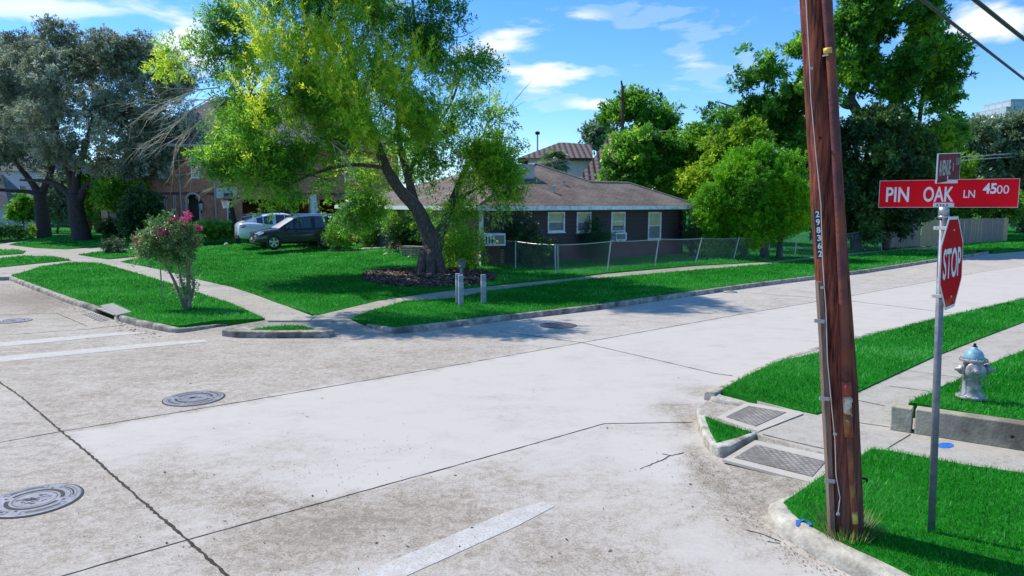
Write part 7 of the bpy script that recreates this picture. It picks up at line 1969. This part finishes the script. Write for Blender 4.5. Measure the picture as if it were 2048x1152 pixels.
        for xh in (.25, -.75):
            g = MB(); g.box((xh, s_ * .915, .90), (.16, .03, .03)); g.build('door_handle', paint, T, local=True)
            g = MB(); g.fbox((xh - .25, s_ * .903, .42), (.012, 0, 0), (0, s_ * .004, 0), (0, 0, .58)); g.build('door_gap', M_TRIM, T, local=True)
    g = MB(); g.fbox((2.27, -.36, .62), (.025, 0, 0), (0, .72, 0), (0, 0, .17)); gr2 = g.build('grille', M_TRIM, T, local=True, bevel=.01)
    g = MB(); g.tube([(2.30, -.36, .79), (2.30, .36, .79)], .015, 6); g.tube([(2.30, -.3, .70), (2.30, .3, .70)], .012, 6); g.build('chrome_bar', M_CHROME, gr2, local=True)
    g = MB(); g.fbox((2.26, -.62, .30), (.04, 0, 0), (0, 1.24, 0), (0, 0, .16)); g.build('lower_bumper', M_TRIM, T, local=True, bevel=.02)
    g = MB(); g.fbox((-2.38, -.70, .30), (.06, 0, 0), (0, 1.4, 0), (0, 0, .2)); g.build('rear_bumper', M_TRIM, T, local=True, bevel=.02)
    g = MB(); g.fbox((2.305, -.17, .47), (.012, 0, 0), (0, .34, 0), (0, 0, .12)); g.build('licence_plate', M_LAMP, T, local=True)
    g = MB(); g.fbox((-2.40, -.17, .60), (.012, 0, 0), (0, .34, 0), (0, 0, .14)); g.build('licence_plate', M_LAMP, T, local=True)
    return T
fw_ = D(552.6, 497, 36.6); rw2 = D(645, 494, 37.9)
cdir = (fw_ - rw2); cdir.z = 0; crz = math.atan2(cdir.y, cdir.x)
cn = Vector((-cdir.y, cdir.x, 0)).normalized(); 
if cn.y < 0: cn = -cn
mid = (fw_ + rw2) / 2 + cn * .85 - cdir.normalized() * .1; mid.z = D(552, 498, 36.6).z
car('dark grey compact sport utility car parked nose towards the lawn', mid, crz, carpaint('dark_grey_paint', (.028, .032, .040)), 'suv', True)
fr_ = D(550, 492, 42.5); fr_.z = yz(fr_.x, fr_.y) + .0
sc2 = car('silver white coupe style crossover parked tail out behind the dark grey car', Vector((D(548, 0, 41.3).x, 41.3, D(552, 486, 41.3).z)), math.radians(28), carpaint('silver_white_paint', (.66, .70, .72), .1), 'coupe')
sc2.scale = (1.07, 1.07, 1.07)
car('black sport utility car mostly hidden behind the silver white one', Vector((D(530, 0, 46.5).x, 46.5, D(530, 482, 46.5).z)), math.radians(30), carpaint('black_paint', (.01, .01, .012)), 'suv')

# basketball hoop
bb = GY(474, 484); bb = D(477, 484, 43.5)
BH = empty('basketball_hoop', bb, 'portable basketball hoop with black pole and clear backboard by the driveway', 'basketball hoop')
m = MB(); m.fbox(bb + Vector((-.12, 0, -.1)), Vector((.22, 0, 0)), Vector((0, .2, 0)), D(457, 386, 43.5) - bb); m.build('pole', M_DARK, BH, bevel=.01)
c0 = D(433, 397, 43.0); c1 = D(474, 394, 43.6); m = MB(); m.fbox(c0, c1 - c0, Vector((0, .04, 0)), Vector((0, 0, .62))); bkb = m.build('backboard', pm('frosted_backboard', (.34, .40, .46), (.45, .5, .55), rough=.15, spec=.8), BH)
m = MB(); m.tube([D(446, 398, 42.9), D(477, 396, 43.6)], .06, 6); m.box(D(457, 392, 43.2), (.5, .1, .34)); m.build('bracket', M_TRIM, BH)
m = MB(); rc = D(451, 402, 42.7); m.tube([rc + Vector((math.cos(a) * .23, math.sin(a) * .23, 0)) for a in [2 * math.pi * q / 14 for q in range(15)]], .015, 5, cap=False); rim_o = m.build('rim', pm('orange_rim', (.4, .12, .04), (.5, .16, .06)), BH)
m = MB()
for q in range(12):
    a = 2 * math.pi * q / 12; a2 = a + .5
    for sgn in (1, -1): m.tube([rc + Vector((math.cos(a) * .23, math.sin(a) * .23, 0)), rc + Vector((math.cos(a + sgn * .5) * .14, math.sin(a + sgn * .5) * .14, -.42))], .008, 4)
m.build('net', M_LET, rim_o)
print('scene built')
